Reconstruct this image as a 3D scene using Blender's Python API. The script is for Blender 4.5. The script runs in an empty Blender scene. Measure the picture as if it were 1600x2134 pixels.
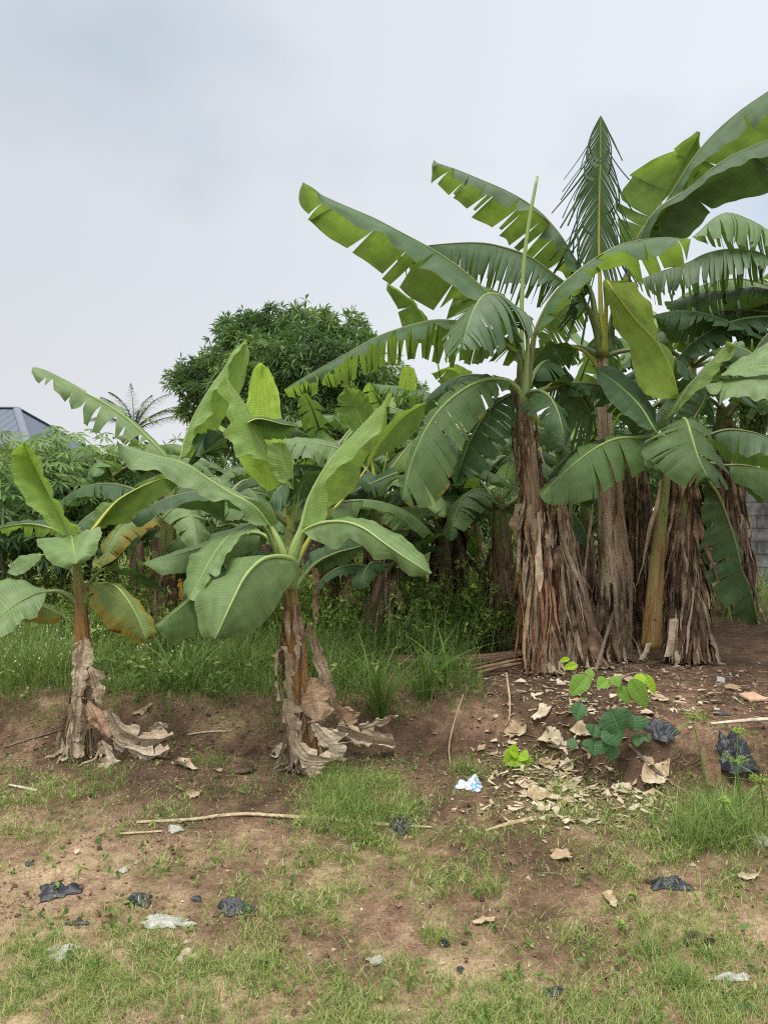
import bpy, math, random
import numpy as np
from mathutils import Vector, noise as mnoise

# ------------------------------------------------------------------ camera, world, sun, exposure
scene = bpy.context.scene
C = scene.collection
F, CX, CY, EYE = 1541.0, 800.0, 1067.0, 1.6
cam_d = bpy.data.cameras.new('camera'); cam = bpy.data.objects.new('camera', cam_d); C.objects.link(cam)
cam.location = (0, 0, EYE); cam.rotation_euler = (math.radians(90), 0, 0)
cam_d.sensor_fit = 'VERTICAL'; cam_d.sensor_height = 36.0; cam_d.lens = 36.0 * F / 2134.0
cam_d.clip_start = 0.05; cam_d.clip_end = 3000
scene.camera = cam

world = bpy.data.worlds.new('World'); scene.world = world; world.use_nodes = True
wt = world.node_tree; wt.nodes.clear()
def wn(t, **k):
    n = wt.nodes.new(t)
    for a, b in k.items(): setattr(n, a, b)
    return n
SUN_EL, SUN_AZ = math.radians(62), math.radians(215)       # azimuth measured from +Y towards +X
sky = wn('ShaderNodeTexSky', sky_type='NISHITA', sun_disc=False, sun_elevation=SUN_EL, sun_rotation=SUN_AZ,
         air_density=1.2, dust_density=2.5)
tc = wn('ShaderNodeTexCoord')
mp = wn('ShaderNodeMapping'); mp.inputs['Scale'].default_value = (1.0, 1.0, 1.6); mp.inputs['Location'].default_value = (0.35, 0.1, 0.2)
nz = wn('ShaderNodeTexNoise'); nz.inputs['Scale'].default_value = 1.5; nz.inputs['Detail'].default_value = 4; nz.inputs['Roughness'].default_value = 0.45
cr = wn('ShaderNodeValToRGB')
cr.color_ramp.elements[0].position = 0.40; cr.color_ramp.elements[0].color = (0.49, 0.565, 0.655, 1)
cr.color_ramp.elements[1].position = 0.56; cr.color_ramp.elements[1].color = (0.70, 0.73, 0.775, 1)
sep = wn('ShaderNodeSeparateXYZ')
# overcast brighter towards the zenith, and a little brighter to the right of the view
mz = wn('ShaderNodeMapRange'); mz.inputs['From Min'].default_value = 0.60; mz.inputs['From Max'].default_value = 1.0
mz.inputs['To Min'].default_value = 7.6; mz.inputs['To Max'].default_value = 33.0
mx = wn('ShaderNodeMapRange'); mx.inputs['From Min'].default_value = -0.55; mx.inputs['From Max'].default_value = 0.45
mx.inputs['To Min'].default_value = 0.90; mx.inputs['To Max'].default_value = 1.14
mul = wn('ShaderNodeMath', operation='MULTIPLY')
sc_ = wn('ShaderNodeVectorMath', operation='SCALE')
mh = wn('ShaderNodeMapRange'); mh.inputs['From Min'].default_value = 0.02; mh.inputs['From Max'].default_value = 0.30
mh.inputs['To Min'].default_value = 0.7; mh.inputs['To Max'].default_value = 0.0
hz = wn('ShaderNodeMixRGB'); hz.inputs[2].default_value = (0.79, 0.79, 0.80, 1)
mix = wn('ShaderNodeMixRGB'); mix.inputs[0].default_value = 0.93
bg = wn('ShaderNodeBackground'); bg.inputs['Strength'].default_value = 0.1
wo = wn('ShaderNodeOutputWorld')
L = wt.links.new
L(tc.outputs['Generated'], mp.inputs['Vector']); L(mp.outputs[0], nz.inputs['Vector']); L(nz.outputs['Fac'], cr.inputs[0])
L(tc.outputs['Generated'], sep.inputs[0]); L(sep.outputs['Z'], mz.inputs['Value']); L(sep.outputs['X'], mx.inputs['Value'])
L(sep.outputs['Z'], mh.inputs['Value']); L(mh.outputs[0], hz.inputs[0]); L(cr.outputs[0], hz.inputs[1])
mw = wn('ShaderNodeMapRange'); mw.inputs['From Min'].default_value = 0.58; mw.inputs['From Max'].default_value = 0.85
warm = wn('ShaderNodeMixRGB'); warm.inputs[2].default_value = (0.74, 0.715, 0.68, 1)   # warm tint added to the unseen zenith cloud, to warm the ground light
L(sep.outputs['Z'], mw.inputs['Value']); L(mw.outputs[0], warm.inputs[0]); L(hz.outputs[0], warm.inputs[1])
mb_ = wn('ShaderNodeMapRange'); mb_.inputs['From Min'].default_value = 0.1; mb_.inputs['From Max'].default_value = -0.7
mb_.inputs['To Min'].default_value = 1.0; mb_.inputs['To Max'].default_value = 1.4                       # unseen sky behind the viewer, brightened to fill camera-facing surfaces
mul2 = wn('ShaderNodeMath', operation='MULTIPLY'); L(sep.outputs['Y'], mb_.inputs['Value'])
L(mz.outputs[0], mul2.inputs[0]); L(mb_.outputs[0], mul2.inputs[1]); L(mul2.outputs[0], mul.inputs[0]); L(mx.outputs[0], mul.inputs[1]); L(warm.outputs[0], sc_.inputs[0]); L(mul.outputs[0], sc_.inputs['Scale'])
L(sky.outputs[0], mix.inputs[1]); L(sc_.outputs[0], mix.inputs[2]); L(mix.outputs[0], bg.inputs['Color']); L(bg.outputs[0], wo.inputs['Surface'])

sun_d = bpy.data.lights.new('sun', 'SUN'); sun = bpy.data.objects.new('sun', sun_d); C.objects.link(sun)
sun_d.energy = 1.35; sun_d.angle = math.radians(12); sun_d.color = (1.0, 0.965, 0.91)
sv = Vector((math.cos(SUN_EL) * math.sin(SUN_AZ), math.cos(SUN_EL) * math.cos(SUN_AZ), math.sin(SUN_EL)))
sun.rotation_euler = sv.to_track_quat('Z', 'Y').to_euler()

scene.view_settings.view_transform = 'Standard'; scene.view_settings.look = 'None'
scene.view_settings.exposure = 0.55; scene.view_settings.gamma = 1.0
scene.render.engine = 'CYCLES'
cy = scene.cycles
cy.max_bounces = 6; cy.diffuse_bounces = 3; cy.glossy_bounces = 2; cy.transmission_bounces = 3; cy.transparent_max_bounces = 4
cy.use_denoising = False; cy.caustics_reflective = False; cy.caustics_refractive = False
cy.use_adaptive_sampling = True; cy.adaptive_threshold = 0.01; scene.cycles.filter_width = 1.15

random.seed(7); rng = np.random.default_rng(7)

# ------------------------------------------------------------------ terrain
def sstep(a, b, x):
    t = np.clip((x - a) / (b - a), 0, 1); return t * t * (3 - 2 * t)
_W = rng.normal(size=(40, 2)) ; _Wp = rng.uniform(0, 6.28, 40)
def wob(x, y, f, k0, k1):
    r = 0
    for i in range(k0, k1): r = r + np.sin((x * _W[i, 0] + y * _W[i, 1]) * f + _Wp[i])
    return r / math.sqrt(k1 - k0)
def H(x, y):
    x = np.asarray(x, float); y = np.asarray(y, float)
    r = sstep(0.7, 1.5, x)
    y0 = 4.72 - 0.02 * x - 0.62 * r + 0.06 * wob(x, y, 2.2, 0, 5)
    w = 0.62 - 0.40 * r
    h = (0.27 + 0.05 * r) * sstep(0, 1, (y - y0) / w)
    near = 1 - sstep(9, 30, np.abs(y))
    h = h + 0.018 * wob(x, y, 1.6, 5, 12) * near + 0.006 * wob(x, y, 7, 12, 20) * near + 0.0025 * wob(x, y, 24, 20, 30) * near
    h = h + 0.012 * r * sstep(0, .5, (y - y0) / w) * (1 - sstep(.5, 1.2, (y - y0) / w)) * wob(x, y * .3, 30, 30, 38)
    return h
def P(px, py, d): return Vector(((px - CX) / F * d, d, EYE + (CY - py) / F * d))
def GP(px, py, dz=0.0):
    """where the ray through a point of the photograph meets the ground"""
    d = np.arange(1.8, 60, 0.01)
    x = (px - CX) / F * d; z = EYE + (CY - py) / F * d
    k = np.nonzero(z <= H(x, d) + dz)[0]
    i = k[0] if len(k) else len(d) - 1
    return Vector((x[i], d[i], float(H(x[i], d[i])) + dz))
def GD(px, py): return GP(px, py).y

# ------------------------------------------------------------------ materials
def mat(name):
    m = bpy.data.materials.new(name); m.use_nodes = True
    nt = m.node_tree; nt.nodes.clear()
    def N(t, ins=None, **k):
        n = nt.nodes.new(t)
        for a, b in k.items(): setattr(n, a, b)
        for a, b in (ins or {}).items():
            if hasattr(b, 'is_output'): nt.links.new(b, n.inputs[a])
            else: n.inputs[a].default_value = b
        return n
    return m, N, nt
def ramp(N, fac, stops, interp='LINEAR'):
    r = N('ShaderNodeValToRGB', {0: fac}); cr = r.color_ramp; cr.interpolation = interp
    while len(cr.elements) < len(stops): cr.elements.new(0.5)
    for e, (p, c) in zip(cr.elements, stops): e.position = p; e.color = (*c, 1)
    return r.outputs[0]
def mixc(N, f, a, b, mode='MIX'):
    n = N('ShaderNodeMixRGB', {0: f}, blend_type=mode)
    for i, v in ((1, a), (2, b)):
        if hasattr(v, 'is_output'): n.id_data.links.new(v, n.inputs[i])
        else: n.inputs[i].default_value = (*v, 1)
    return n.outputs[0]
def out(N, sh): N('ShaderNodeOutputMaterial', {'Surface': sh})
def uvscale(N, sx, sy):
    uv = N('ShaderNodeUVMap').outputs[0]
    return N('ShaderNodeMapping', {'Vector': uv, 'Scale': (sx, sy, 1)}).outputs[0]

def leaf_material(name, top, under, trans, tf=0.32, rough=0.50, brown=0.0, yellow=0.0, spec=0.30):
    m, N, nt = mat(name)
    uv = N('ShaderNodeUVMap').outputs[0]
    rnd = N('ShaderNodeObjectInfo').outputs['Random']
    sp = N('ShaderNodeSeparateXYZ', {0: uv})
    # fine parallel lateral veins (u runs along the rib in metres, v from rib to edge)
    wv = N('ShaderNodeTexNoise', {'Vector': uvscale(N, 90, 1.6), 'Scale': 1.0, 'Detail': 5.0, 'Roughness': 0.7}).outputs['Fac']
    wv2 = N('ShaderNodeTexWave', {'Vector': uvscale(N, 1, 0.03), 'Scale': 21.0, 'Distortion': 7.0, 'Detail': 3.0, 'Detail Scale': 1.2},
            wave_type='BANDS', bands_direction='X').outputs['Fac']
    blotch = N('ShaderNodeTexNoise', {'Vector': uvscale(N, 3, 1.5), 'Scale': 2.0, 'Detail': 5.0}).outputs['Fac']
    f = N('ShaderNodeMath', {0: wv, 1: N('ShaderNodeMath', {0: wv2, 1: 0.40, 2: 0.30}, operation='MULTIPLY_ADD').outputs[0]}, operation='ADD').outputs[0]
    f = N('ShaderNodeMapRange', {'Value': f, 'From Min': 0.5, 'From Max': 1.5, 'To Min': -0.26, 'To Max': 0.26}).outputs[0]
    f2 = N('ShaderNodeMapRange', {'Value': blotch, 'From Min': 0.3, 'From Max': 0.7, 'To Min': -0.20, 'To Max': 0.20}).outputs[0]
    f3 = N('ShaderNodeMapRange', {'Value': rnd, 'To Min': 0.86, 'To Max': 1.14}).outputs[0]
    s = N('ShaderNodeMath', {0: N('ShaderNodeMath', {0: f, 1: f2}, operation='ADD').outputs[0], 1: f3}, operation='ADD').outputs[0]
    back = N('ShaderNodeNewGeometry').outputs['Backfacing']
    col = mixc(N, back, top, under)
    colv = N('ShaderNodeVectorMath', {0: col, 'Scale': s}, operation='SCALE').outputs[0]
    trv = N('ShaderNodeVectorMath', {0: (*trans,), 'Scale': s}, operation='SCALE').outputs[0]
    # pale line close to the rib
    ribf = N('ShaderNodeMapRange', {'Value': sp.outputs['Y'], 'From Min': 0.0, 'From Max': 0.05, 'To Min': 0.55, 'To Max': 0.0}).outputs[0]
    colv = mixc(N, ribf, colv, (0.24, 0.34, 0.10))
    # dust, scars and dry specks
    dn = N('ShaderNodeTexNoise', {'Vector': N('ShaderNodeTexCoord').outputs['Object'], 'Scale': 55.0, 'Detail': 4.0, 'Roughness': .7}).outputs['Fac']
    dm = N('ShaderNodeTexNoise', {'Vector': N('ShaderNodeTexCoord').outputs['Object'], 'Scale': 4.0, 'Detail': 3.0}).outputs['Fac']
    sf = N('ShaderNodeMapRange', {'Value': N('ShaderNodeMath', {0: dn, 1: N('ShaderNodeMath', {0: dm, 1: .25}, operation='MULTIPLY').outputs[0]}, operation='ADD').outputs[0], 'From Min': 0.80, 'From Max': 0.86, 'To Min': 0, 'To Max': .8}).outputs[0]
    colv = mixc(N, sf, colv, (0.16, 0.11, 0.04)); trv = mixc(N, sf, trv, (0.12, 0.08, 0.02))
    en = N('ShaderNodeTexNoise', {'Vector': uvscale(N, 14, 3), 'Scale': 1.0, 'Detail': 4.0}).outputs['Fac']
    ef = N('ShaderNodeMapRange', {'Value': N('ShaderNodeMath', {0: sp.outputs['Y'], 1: N('ShaderNodeMath', {0: en, 1: .16}, operation='MULTIPLY').outputs[0]}, operation='ADD').outputs[0], 'From Min': 1.06, 'From Max': 1.08, 'To Min': 0, 'To Max': .75}).outputs[0]
    colv = mixc(N, ef, colv, (0.17, 0.11, 0.05)); trv = mixc(N, ef, trv, (0.20, 0.12, 0.03))
    if brown or yellow:
        n = N('ShaderNodeTexNoise', {'Vector': uvscale(N, 9, 1.2), 'Scale': 1.0, 'Detail': 4.0, 'Roughness': .65}).outputs['Fac']
        a = N('ShaderNodeMath', {0: n, 1: N('ShaderNodeMath', {0: sp.outputs['Y'], 1: 0.30}, operation='MULTIPLY').outputs[0]}, operation='ADD').outputs[0]
        lo = 0.90 - 0.12 * yellow
        fy = N('ShaderNodeMapRange', {'Value': a, 'From Min': lo - 0.14, 'From Max': lo}).outputs[0]
        fb = N('ShaderNodeMapRange', {'Value': a, 'From Min': lo + 0.01, 'From Max': lo + 0.05}).outputs[0]
        colv = mixc(N, fy, colv, (0.30, 0.24, 0.035)); trv = mixc(N, fy, trv, (0.5, 0.3, 0.03))
        colv = mixc(N, fb, colv, (0.13, 0.055, 0.02)); trv = mixc(N, fb, trv, (0.10, 0.04, 0.01))
    bh = N('ShaderNodeMath', {0: wv2, 1: N('ShaderNodeMath', {0: wv, 1: 0.6}, operation='MULTIPLY').outputs[0]}, operation='ADD').outputs[0]
    bmp = N('ShaderNodeBump', {'Height': bh, 'Strength': 0.30, 'Distance': 0.003}).outputs[0]
    rr = N('ShaderNodeMapRange', {'Value': back, 'To Min': rough, 'To Max': 0.62}).outputs[0]
    ss = N('ShaderNodeMapRange', {'Value': back, 'To Min': spec, 'To Max': 0.25}).outputs[0]
    b = N('ShaderNodeBsdfPrincipled', {'Base Color': colv, 'Roughness': rr, 'Specular IOR Level': ss, 'Normal': bmp}).outputs[0]
    t = N('ShaderNodeBsdfTranslucent', {'Color': trv, 'Normal': bmp}).outputs[0]
    out(N, N('ShaderNodeMixShader', {0: tf, 1: b, 2: t}).outputs[0])
    return m
M = {}
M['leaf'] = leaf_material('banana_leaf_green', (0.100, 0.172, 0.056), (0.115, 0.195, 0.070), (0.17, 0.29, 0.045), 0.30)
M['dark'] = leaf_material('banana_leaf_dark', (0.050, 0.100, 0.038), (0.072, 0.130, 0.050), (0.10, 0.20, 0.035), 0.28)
M['grey'] = leaf_material('banana_leaf_bluish', (0.160, 0.248, 0.088), (0.14, 0.215, 0.10), (0.17, 0.29, 0.055), 0.28, rough=0.46, spec=.36)
M['bluish'] = leaf_material('banana_leaf_bluish_dark', (0.080, 0.142, 0.060), (0.10, 0.165, 0.065), (0.15, 0.26, 0.045), 0.28, rough=0.45, spec=.45)
M['light'] = leaf_material('banana_leaf_light', (0.205, 0.320, 0.085), (0.20, 0.31, 0.08), (0.31, 0.47, 0.06), 0.38)
M['yellow'] = leaf_material('banana_leaf_young', (0.34, 0.49, 0.065), (0.34, 0.49, 0.07), (0.58, 0.82, 0.10), 0.48)
M['under'] = leaf_material('banana_leaf_backlit', (0.078, 0.140, 0.066), (0.135, 0.215, 0.055), (0.21, 0.33, 0.045), 0.42)
M['olive'] = leaf_material('banana_leaf_hanging', (0.13, 0.20, 0.040), (0.18, 0.26, 0.035), (0.38, 0.50, 0.03), 0.42)
M['old'] = leaf_material('banana_leaf_old', (0.17, 0.235, 0.070), (0.18, 0.24, 0.06), (0.26, 0.34, 0.05), 0.32, brown=1, yellow=0.85)
M['worn'] = leaf_material('banana_leaf_worn', (0.105, 0.180, 0.060), (0.12, 0.19, 0.06), (0.18, 0.29, 0.045), 0.30, brown=1, yellow=-0.3)

def rib_material(name, c1, c2):
    m, N, nt = mat(name)
    n = N('ShaderNodeTexNoise', {'Vector': N('ShaderNodeTexCoord').outputs['Object'], 'Scale': 14.0, 'Detail': 3.0}).outputs['Fac']
    b = N('ShaderNodeBsdfPrincipled', {'Base Color': mixc(N, n, c1, c2), 'Roughness': 0.42, 'Specular IOR Level': 0.4}).outputs[0]
    t = N('ShaderNodeBsdfTranslucent', {'Color': (*c2, 1)}).outputs[0]
    out(N, N('ShaderNodeMixShader', {0: 0.12, 1: b, 2: t}).outputs[0]); return m
M['rib'] = rib_material('midrib_pale', (0.20, 0.30, 0.085), (0.34, 0.42, 0.14))
M['rib_dark'] = rib_material('midrib_green', (0.13, 0.17, 0.06), (0.20, 0.24, 0.08))
M['rib_yellow'] = rib_material('midrib_yellow', (0.34, 0.36, 0.05), (0.42, 0.42, 0.08))

def trunk_material(name, stops, scale=1.0, green=None):
    m, N, nt = mat(name)
    uv = uvscale(N, 7 * scale, 1.1)
    n1 = N('ShaderNodeTexNoise', {'Vector': uv, 'Scale': 2.2, 'Detail': 8.0, 'Roughness': 0.68, 'Distortion': 0.4}).outputs['Fac']
    col = ramp(N, n1, stops)
    n2 = N('ShaderNodeTexNoise', {'Vector': uvscale(N, 45, 2), 'Scale': 2.0, 'Detail': 5.0, 'Roughness': .7}).outputs['Fac']
    d = N('ShaderNodeMapRange', {'Value': n2, 'From Min': 0.35, 'From Max': 0.7, 'To Min': 0.6, 'To Max': 1.2}).outputs[0]
    col = N('ShaderNodeVectorMath', {0: col, 'Scale': d}, operation='SCALE').outputs[0]
    if green:   # living green shows at the top of the stem
        v = N('ShaderNodeSeparateXYZ', {0: N('ShaderNodeUVMap').outputs[0]}).outputs['Y']
        a = N('ShaderNodeMath', {0: v, 1: N('ShaderNodeMath', {0: n1, 1: 0.8}, operation='MULTIPLY').outputs[0]}, operation='ADD').outputs[0]
        g = N('ShaderNodeMapRange', {'Value': a, 'From Min': green, 'From Max': green + 0.35}).outputs[0]
        gc = mixc(N, n2, (0.13, 0.16, 0.045), (0.24, 0.27, 0.09))
        col = mixc(N, g, col, gc)
    sp = N('ShaderNodeTexNoise', {'Vector': N('ShaderNodeTexCoord').outputs['Object'], 'Scale': 38.0, 'Detail': 3.0}).outputs['Fac']
    spf = N('ShaderNodeMapRange', {'Value': sp, 'From Min': 0.62, 'From Max': 0.70}).outputs[0]
    col = mixc(N, N('ShaderNodeMath', {0: spf, 1: .7}, operation='MULTIPLY').outputs[0], col, (0.025, 0.015, 0.01))
    bmp = N('ShaderNodeBump', {'Height': n2, 'Strength': 0.7, 'Distance': 0.01}).outputs[0]
    out(N, N('ShaderNodeBsdfPrincipled', {'Base Color': col, 'Roughness': 0.62, 'Specular IOR Level': 0.3, 'Normal': bmp}).outputs[0])
    return m
M['trunk'] = trunk_material('banana_stem_brown', [(0.25, (0.03, 0.02, 0.016)), (0.42, (0.12, 0.07, 0.045)), (0.56, (0.25, 0.16, 0.10)), (0.68, (0.30, 0.24, 0.14)), (0.8, (0.14, 0.15, 0.06))], 1, 1.35)
M['trunk_tan'] = trunk_material('banana_stem_tan', [(0.28, (0.045, 0.03, 0.025)), (0.42, (0.24, 0.16, 0.10)), (0.52, (0.50, 0.38, 0.25)), (0.62, (0.58, 0.47, 0.33)), (0.74, (0.20, 0.12, 0.10))])
M['trunk_peeling'] = trunk_material('banana_stem_peeling', [(0.30, (0.035, 0.022, 0.017)), (0.42, (0.14, 0.08, 0.05)), (0.52, (0.30, 0.20, 0.12)), (0.62, (0.40, 0.30, 0.19)), (0.72, (0.16, 0.17, 0.07)), (0.82, (0.22, 0.10, 0.06))], 1, 2.9)
M['trunk_young'] = trunk_material('banana_stem_young', [(0.28, (0.06, 0.03, 0.018)), (0.42, (0.20, 0.09, 0.035)), (0.54, (0.24, 0.17, 0.055)), (0.66, (0.17, 0.18, 0.06)), (0.8, (0.13, 0.16, 0.05))], 1, 1.2)
M['trunk_orange'] = trunk_material('banana_stem_orange', [(0.30, (0.05, 0.025, 0.018)), (0.43, (0.24, 0.11, 0.045)), (0.55, (0.42, 0.24, 0.08)), (0.7, (0.24, 0.12, 0.05)), (0.82, (0.13, 0.16, 0.05))], 1, 1.35)

def dry_material(name, stops, tf=0.12):
    m, N, nt = mat(name)
    at = N('ShaderNodeAttribute', attribute_name='rnd').outputs['Fac']
    uv = uvscale(N, 75, 1.5)
    n = N('ShaderNodeTexNoise', {'Vector': uv, 'Scale': 1.0, 'Detail': 7.0, 'Roughness': 0.65}).outputs['Fac']
    n3 = N('ShaderNodeTexNoise', {'Vector': N('ShaderNodeTexCoord').outputs['Object'], 'Scale': 9.0, 'Detail': 4.0}).outputs['Fac']
    f = N('ShaderNodeMath', {0: at, 1: N('ShaderNodeMapRange', {'Value': n3, 'From Min': .3, 'From Max': .7, 'To Min': -.25, 'To Max': .25}).outputs[0]}, operation='ADD').outputs[0]
    col = ramp(N, f, stops)
    d = N('ShaderNodeMapRange', {'Value': n, 'From Min': 0.3, 'From Max': 0.7, 'To Min': 0.62, 'To Max': 1.25}).outputs[0]
    col = N('ShaderNodeVectorMath', {0: col, 'Scale': d}, operation='SCALE').outputs[0]
    bmp = N('ShaderNodeBump', {'Height': n, 'Strength': 0.9, 'Distance': 0.008}).outputs[0]
    b = N('ShaderNodeBsdfPrincipled', {'Base Color': col, 'Roughness': 0.75, 'Specular IOR Level': 0.2, 'Normal': bmp}).outputs[0]
    t = N('ShaderNodeBsdfTranslucent', {'Color': col}).outputs[0]
    out(N, N('ShaderNodeMixShader', {0: tf, 1: b, 2: t}).outputs[0]); return m
M['dry'] = dry_material('dry_banana_leaf', [(0.0, (0.040, 0.025, 0.015)), (0.3, (0.16, 0.10, 0.062)), (0.6, (0.33, 0.23, 0.145)), (0.9, (0.52, 0.42, 0.29))])
M['dry_red'] = dry_material('dry_banana_leaf_red', [(0.0, (0.06, 0.03, 0.02)), (0.3, (0.20, 0.085, 0.045)), (0.6, (0.34, 0.17, 0.09)), (0.9, (0.42, 0.28, 0.17))])
M['drypale'] = dry_material('dry_banana_leaf_pale', [(0.0, (0.28, 0.20, 0.13)), (0.4, (0.50, 0.39, 0.27)), (0.7, (0.62, 0.52, 0.38)), (1.0, (0.70, 0.62, 0.49))], 0.2)
M['drytan'] = dry_material('dry_banana_leaf_tan', [(0.0, (0.24, 0.14, 0.085)), (0.4, (0.42, 0.275, 0.17)), (0.7, (0.50, 0.36, 0.24)), (1.0, (0.58, 0.45, 0.32))], 0.2)
M['litter'] = dry_material('fallen_leaf_bits', [(0.0, (0.06, 0.035, 0.022)), (0.3, (0.20, 0.13, 0.08)), (0.65, (0.42, 0.31, 0.19)), (1.0, (0.62, 0.54, 0.40))])

M['crumb'] = dry_material('soil_crumb', [(0.0, (0.06, 0.035, 0.022)), (0.4, (0.16, 0.09, 0.055)), (0.75, (0.30, 0.19, 0.12)), (1.0, (0.45, 0.36, 0.27))], 0.0)

def grass_material(name, stops, tf=0.3, tcol=(0.35, 0.5, 0.06)):
    m, N, nt = mat(name)
    at = N('ShaderNodeAttribute', attribute_name='rnd').outputs['Fac']
    col = ramp(N, at, stops)
    b = N('ShaderNodeBsdfPrincipled', {'Base Color': col, 'Roughness': 0.5, 'Specular IOR Level': 0.3}).outputs[0]
    t = N('ShaderNodeBsdfTranslucent', {'Color': mixc(N, 0.6, col, tcol)}).outputs[0]
    out(N, N('ShaderNodeMixShader', {0: tf, 1: b, 2: t}).outputs[0]); return m
M['grass'] = grass_material('short_grass', [(0.0, (0.07, 0.14, 0.03)), (0.35, (0.17, 0.26, 0.055)), (0.62, (0.28, 0.36, 0.09)), (0.8, (0.42, 0.41, 0.18)), (1.0, (0.55, 0.48, 0.30))])
M['lush'] = grass_material('lush_grass', [(0.0, (0.050, 0.105, 0.028)), (0.4, (0.11, 0.19, 0.048)), (0.8, (0.195, 0.285, 0.075)), (1.0, (0.36, 0.37, 0.15))])
M['far'] = grass_material('far_grass', [(0.0, (0.12, 0.21, 0.045)), (0.5, (0.24, 0.36, 0.08)), (1.0, (0.42, 0.48, 0.16))])
M['mango'] = grass_material('mango_leaves', [(0.0, (0.06, 0.115, 0.045)), (0.4, (0.125, 0.215, 0.07)), (0.75, (0.20, 0.31, 0.10)), (1.0, (0.30, 0.40, 0.13))], 0.25, (0.12, 0.22, 0.03))
M['cassava'] = grass_material('cassava_leaves', [(0.0, (0.06, 0.13, 0.045)), (0.5, (0.11, 0.20, 0.06)), (1.0, (0.20, 0.30, 0.08))], 0.28, (0.2, 0.35, 0.05))
M['bush'] = grass_material('bush_leaves', [(0.0, (0.04, 0.09, 0.028)), (0.5, (0.08, 0.16, 0.04)), (1.0, (0.16, 0.25, 0.06))], 0.2, (0.12, 0.25, 0.03))
M['sedge'] = grass_material('sedge_green', [(0.0, (0.10, 0.22, 0.04)), (0.5, (0.17, 0.30, 0.06)), (1.0, (0.32, 0.44, 0.09))])

def simple(name, c1, c2, rough=0.7, scale=20.0, bump=0.3, spec=0.3, detail=5.0, trans=None, coord='Object'):
    m, N, nt = mat(name)
    n = N('ShaderNodeTexNoise', {'Vector': N('ShaderNodeTexCoord').outputs[coord], 'Scale': scale, 'Detail': detail, 'Roughness': .6}).outputs['Fac']
    f = N('ShaderNodeMapRange', {'Value': n, 'From Min': .35, 'From Max': .65}).outputs[0]
    bmp = N('ShaderNodeBump', {'Height': n, 'Strength': bump, 'Distance': 0.01}).outputs[0]
    col = mixc(N, f, c1, c2)
    b = N('ShaderNodeBsdfPrincipled', {'Base Color': col, 'Roughness': rough, 'Specular IOR Level': spec, 'Normal': bmp}).outputs[0]
    if trans:
        b = N('ShaderNodeMixShader', {0: trans, 1: b, 2: N('ShaderNodeBsdfTranslucent', {'Color': col}).outputs[0]}).outputs[0]
    out(N, b); return m
M['bark'] = simple('tree_bark', (0.05, 0.035, 0.025), (0.13, 0.10, 0.075), .85, 12, .8)
M['palmstem'] = simple('stem_green_grey', (0.13, 0.14, 0.07), (0.20, 0.19, 0.11), .6, 12, .4)
M['blackbag'] = simple('black_polythene', (0.010, 0.012, 0.016), (0.028, 0.032, 0.04), .33, 60, .7, .6)
M['whitebag'] = simple('clear_dirty_polythene', (0.34, 0.34, 0.29), (0.58, 0.58, 0.52), .4, 40, .6, .5, trans=.25)
M['paper'] = simple('dirty_paper', (0.40, 0.35, 0.26), (0.62, 0.57, 0.46), .7, 30, .4)
M['stone'] = simple('pale_stone', (0.30, 0.24, 0.17), (0.48, 0.40, 0.30), .85, 25, .6)
M['tile'] = simple('terracotta_tile', (0.40, 0.24, 0.15), (0.55, 0.36, 0.24), .7, 30, .3)
M['greytile'] = simple('grey_tile', (0.27, 0.29, 0.27), (0.40, 0.42, 0.39), .5, 40, .2)
M['straw'] = simple('dry_cane', (0.30, 0.22, 0.13), (0.50, 0.41, 0.27), .6, 30, .3)
M['twig'] = simple('brown_twig', (0.10, 0.065, 0.045), (0.22, 0.16, 0.12), .7, 40, .4)
M['bleached'] = simple('bleached_stalk', (0.34, 0.29, 0.20), (0.56, 0.51, 0.38), .6, 30, .3)
M['shrubleaf'] = leaf_material('round_shrub_leaf', (0.045, 0.115, 0.04), (0.09, 0.17, 0.06), (0.15, 0.32, 0.04), 0.25)
M['shrubleaf2'] = leaf_material('young_shrub_leaf', (0.14, 0.27, 0.035), (0.18, 0.3, 0.05), (0.40, 0.62, 0.04), 0.4)
M['limeleaf'] = leaf_material('lime_leaf', (0.26, 0.42, 0.02), (0.3, 0.45, 0.03), (0.55, 0.80, 0.03), 0.4)
M['wall_plaster'] = simple('house_plaster', (0.45, 0.42, 0.36), (0.55, 0.52, 0.45), .85, 5, .1)
M['fruit'] = simple('green_bananas', (0.07, 0.13, 0.03), (0.14, 0.20, 0.05), .5, 15, .2)
M['petal'] = simple('white_petals', (0.55, 0.54, 0.36), (0.72, 0.70, 0.55), .6, 15, .1)
M['peel'] = simple('brown_peel', (0.04, 0.025, 0.018), (0.11, 0.07, 0.045), .55, 40, .5)
def wrapper_mat():
    m, N, nt = mat('blue_white_wrapper')
    n = N('ShaderNodeTexNoise', {'Vector': N('ShaderNodeTexCoord').outputs['Object'], 'Scale': 24.0, 'Detail': 2.0}).outputs['Fac']
    c = ramp(N, n, [(0.0, (0.62, 0.64, 0.66)), (0.50, (0.68, 0.70, 0.72)), (0.53, (0.06, 0.25, 0.50)), (0.62, (0.10, 0.36, 0.60)), (0.65, (0.66, 0.68, 0.70))])
    out(N, N('ShaderNodeBsdfPrincipled', {'Base Color': c, 'Roughness': 0.35}).outputs[0]); return m
M['wrapper'] = wrapper_mat()

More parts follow.
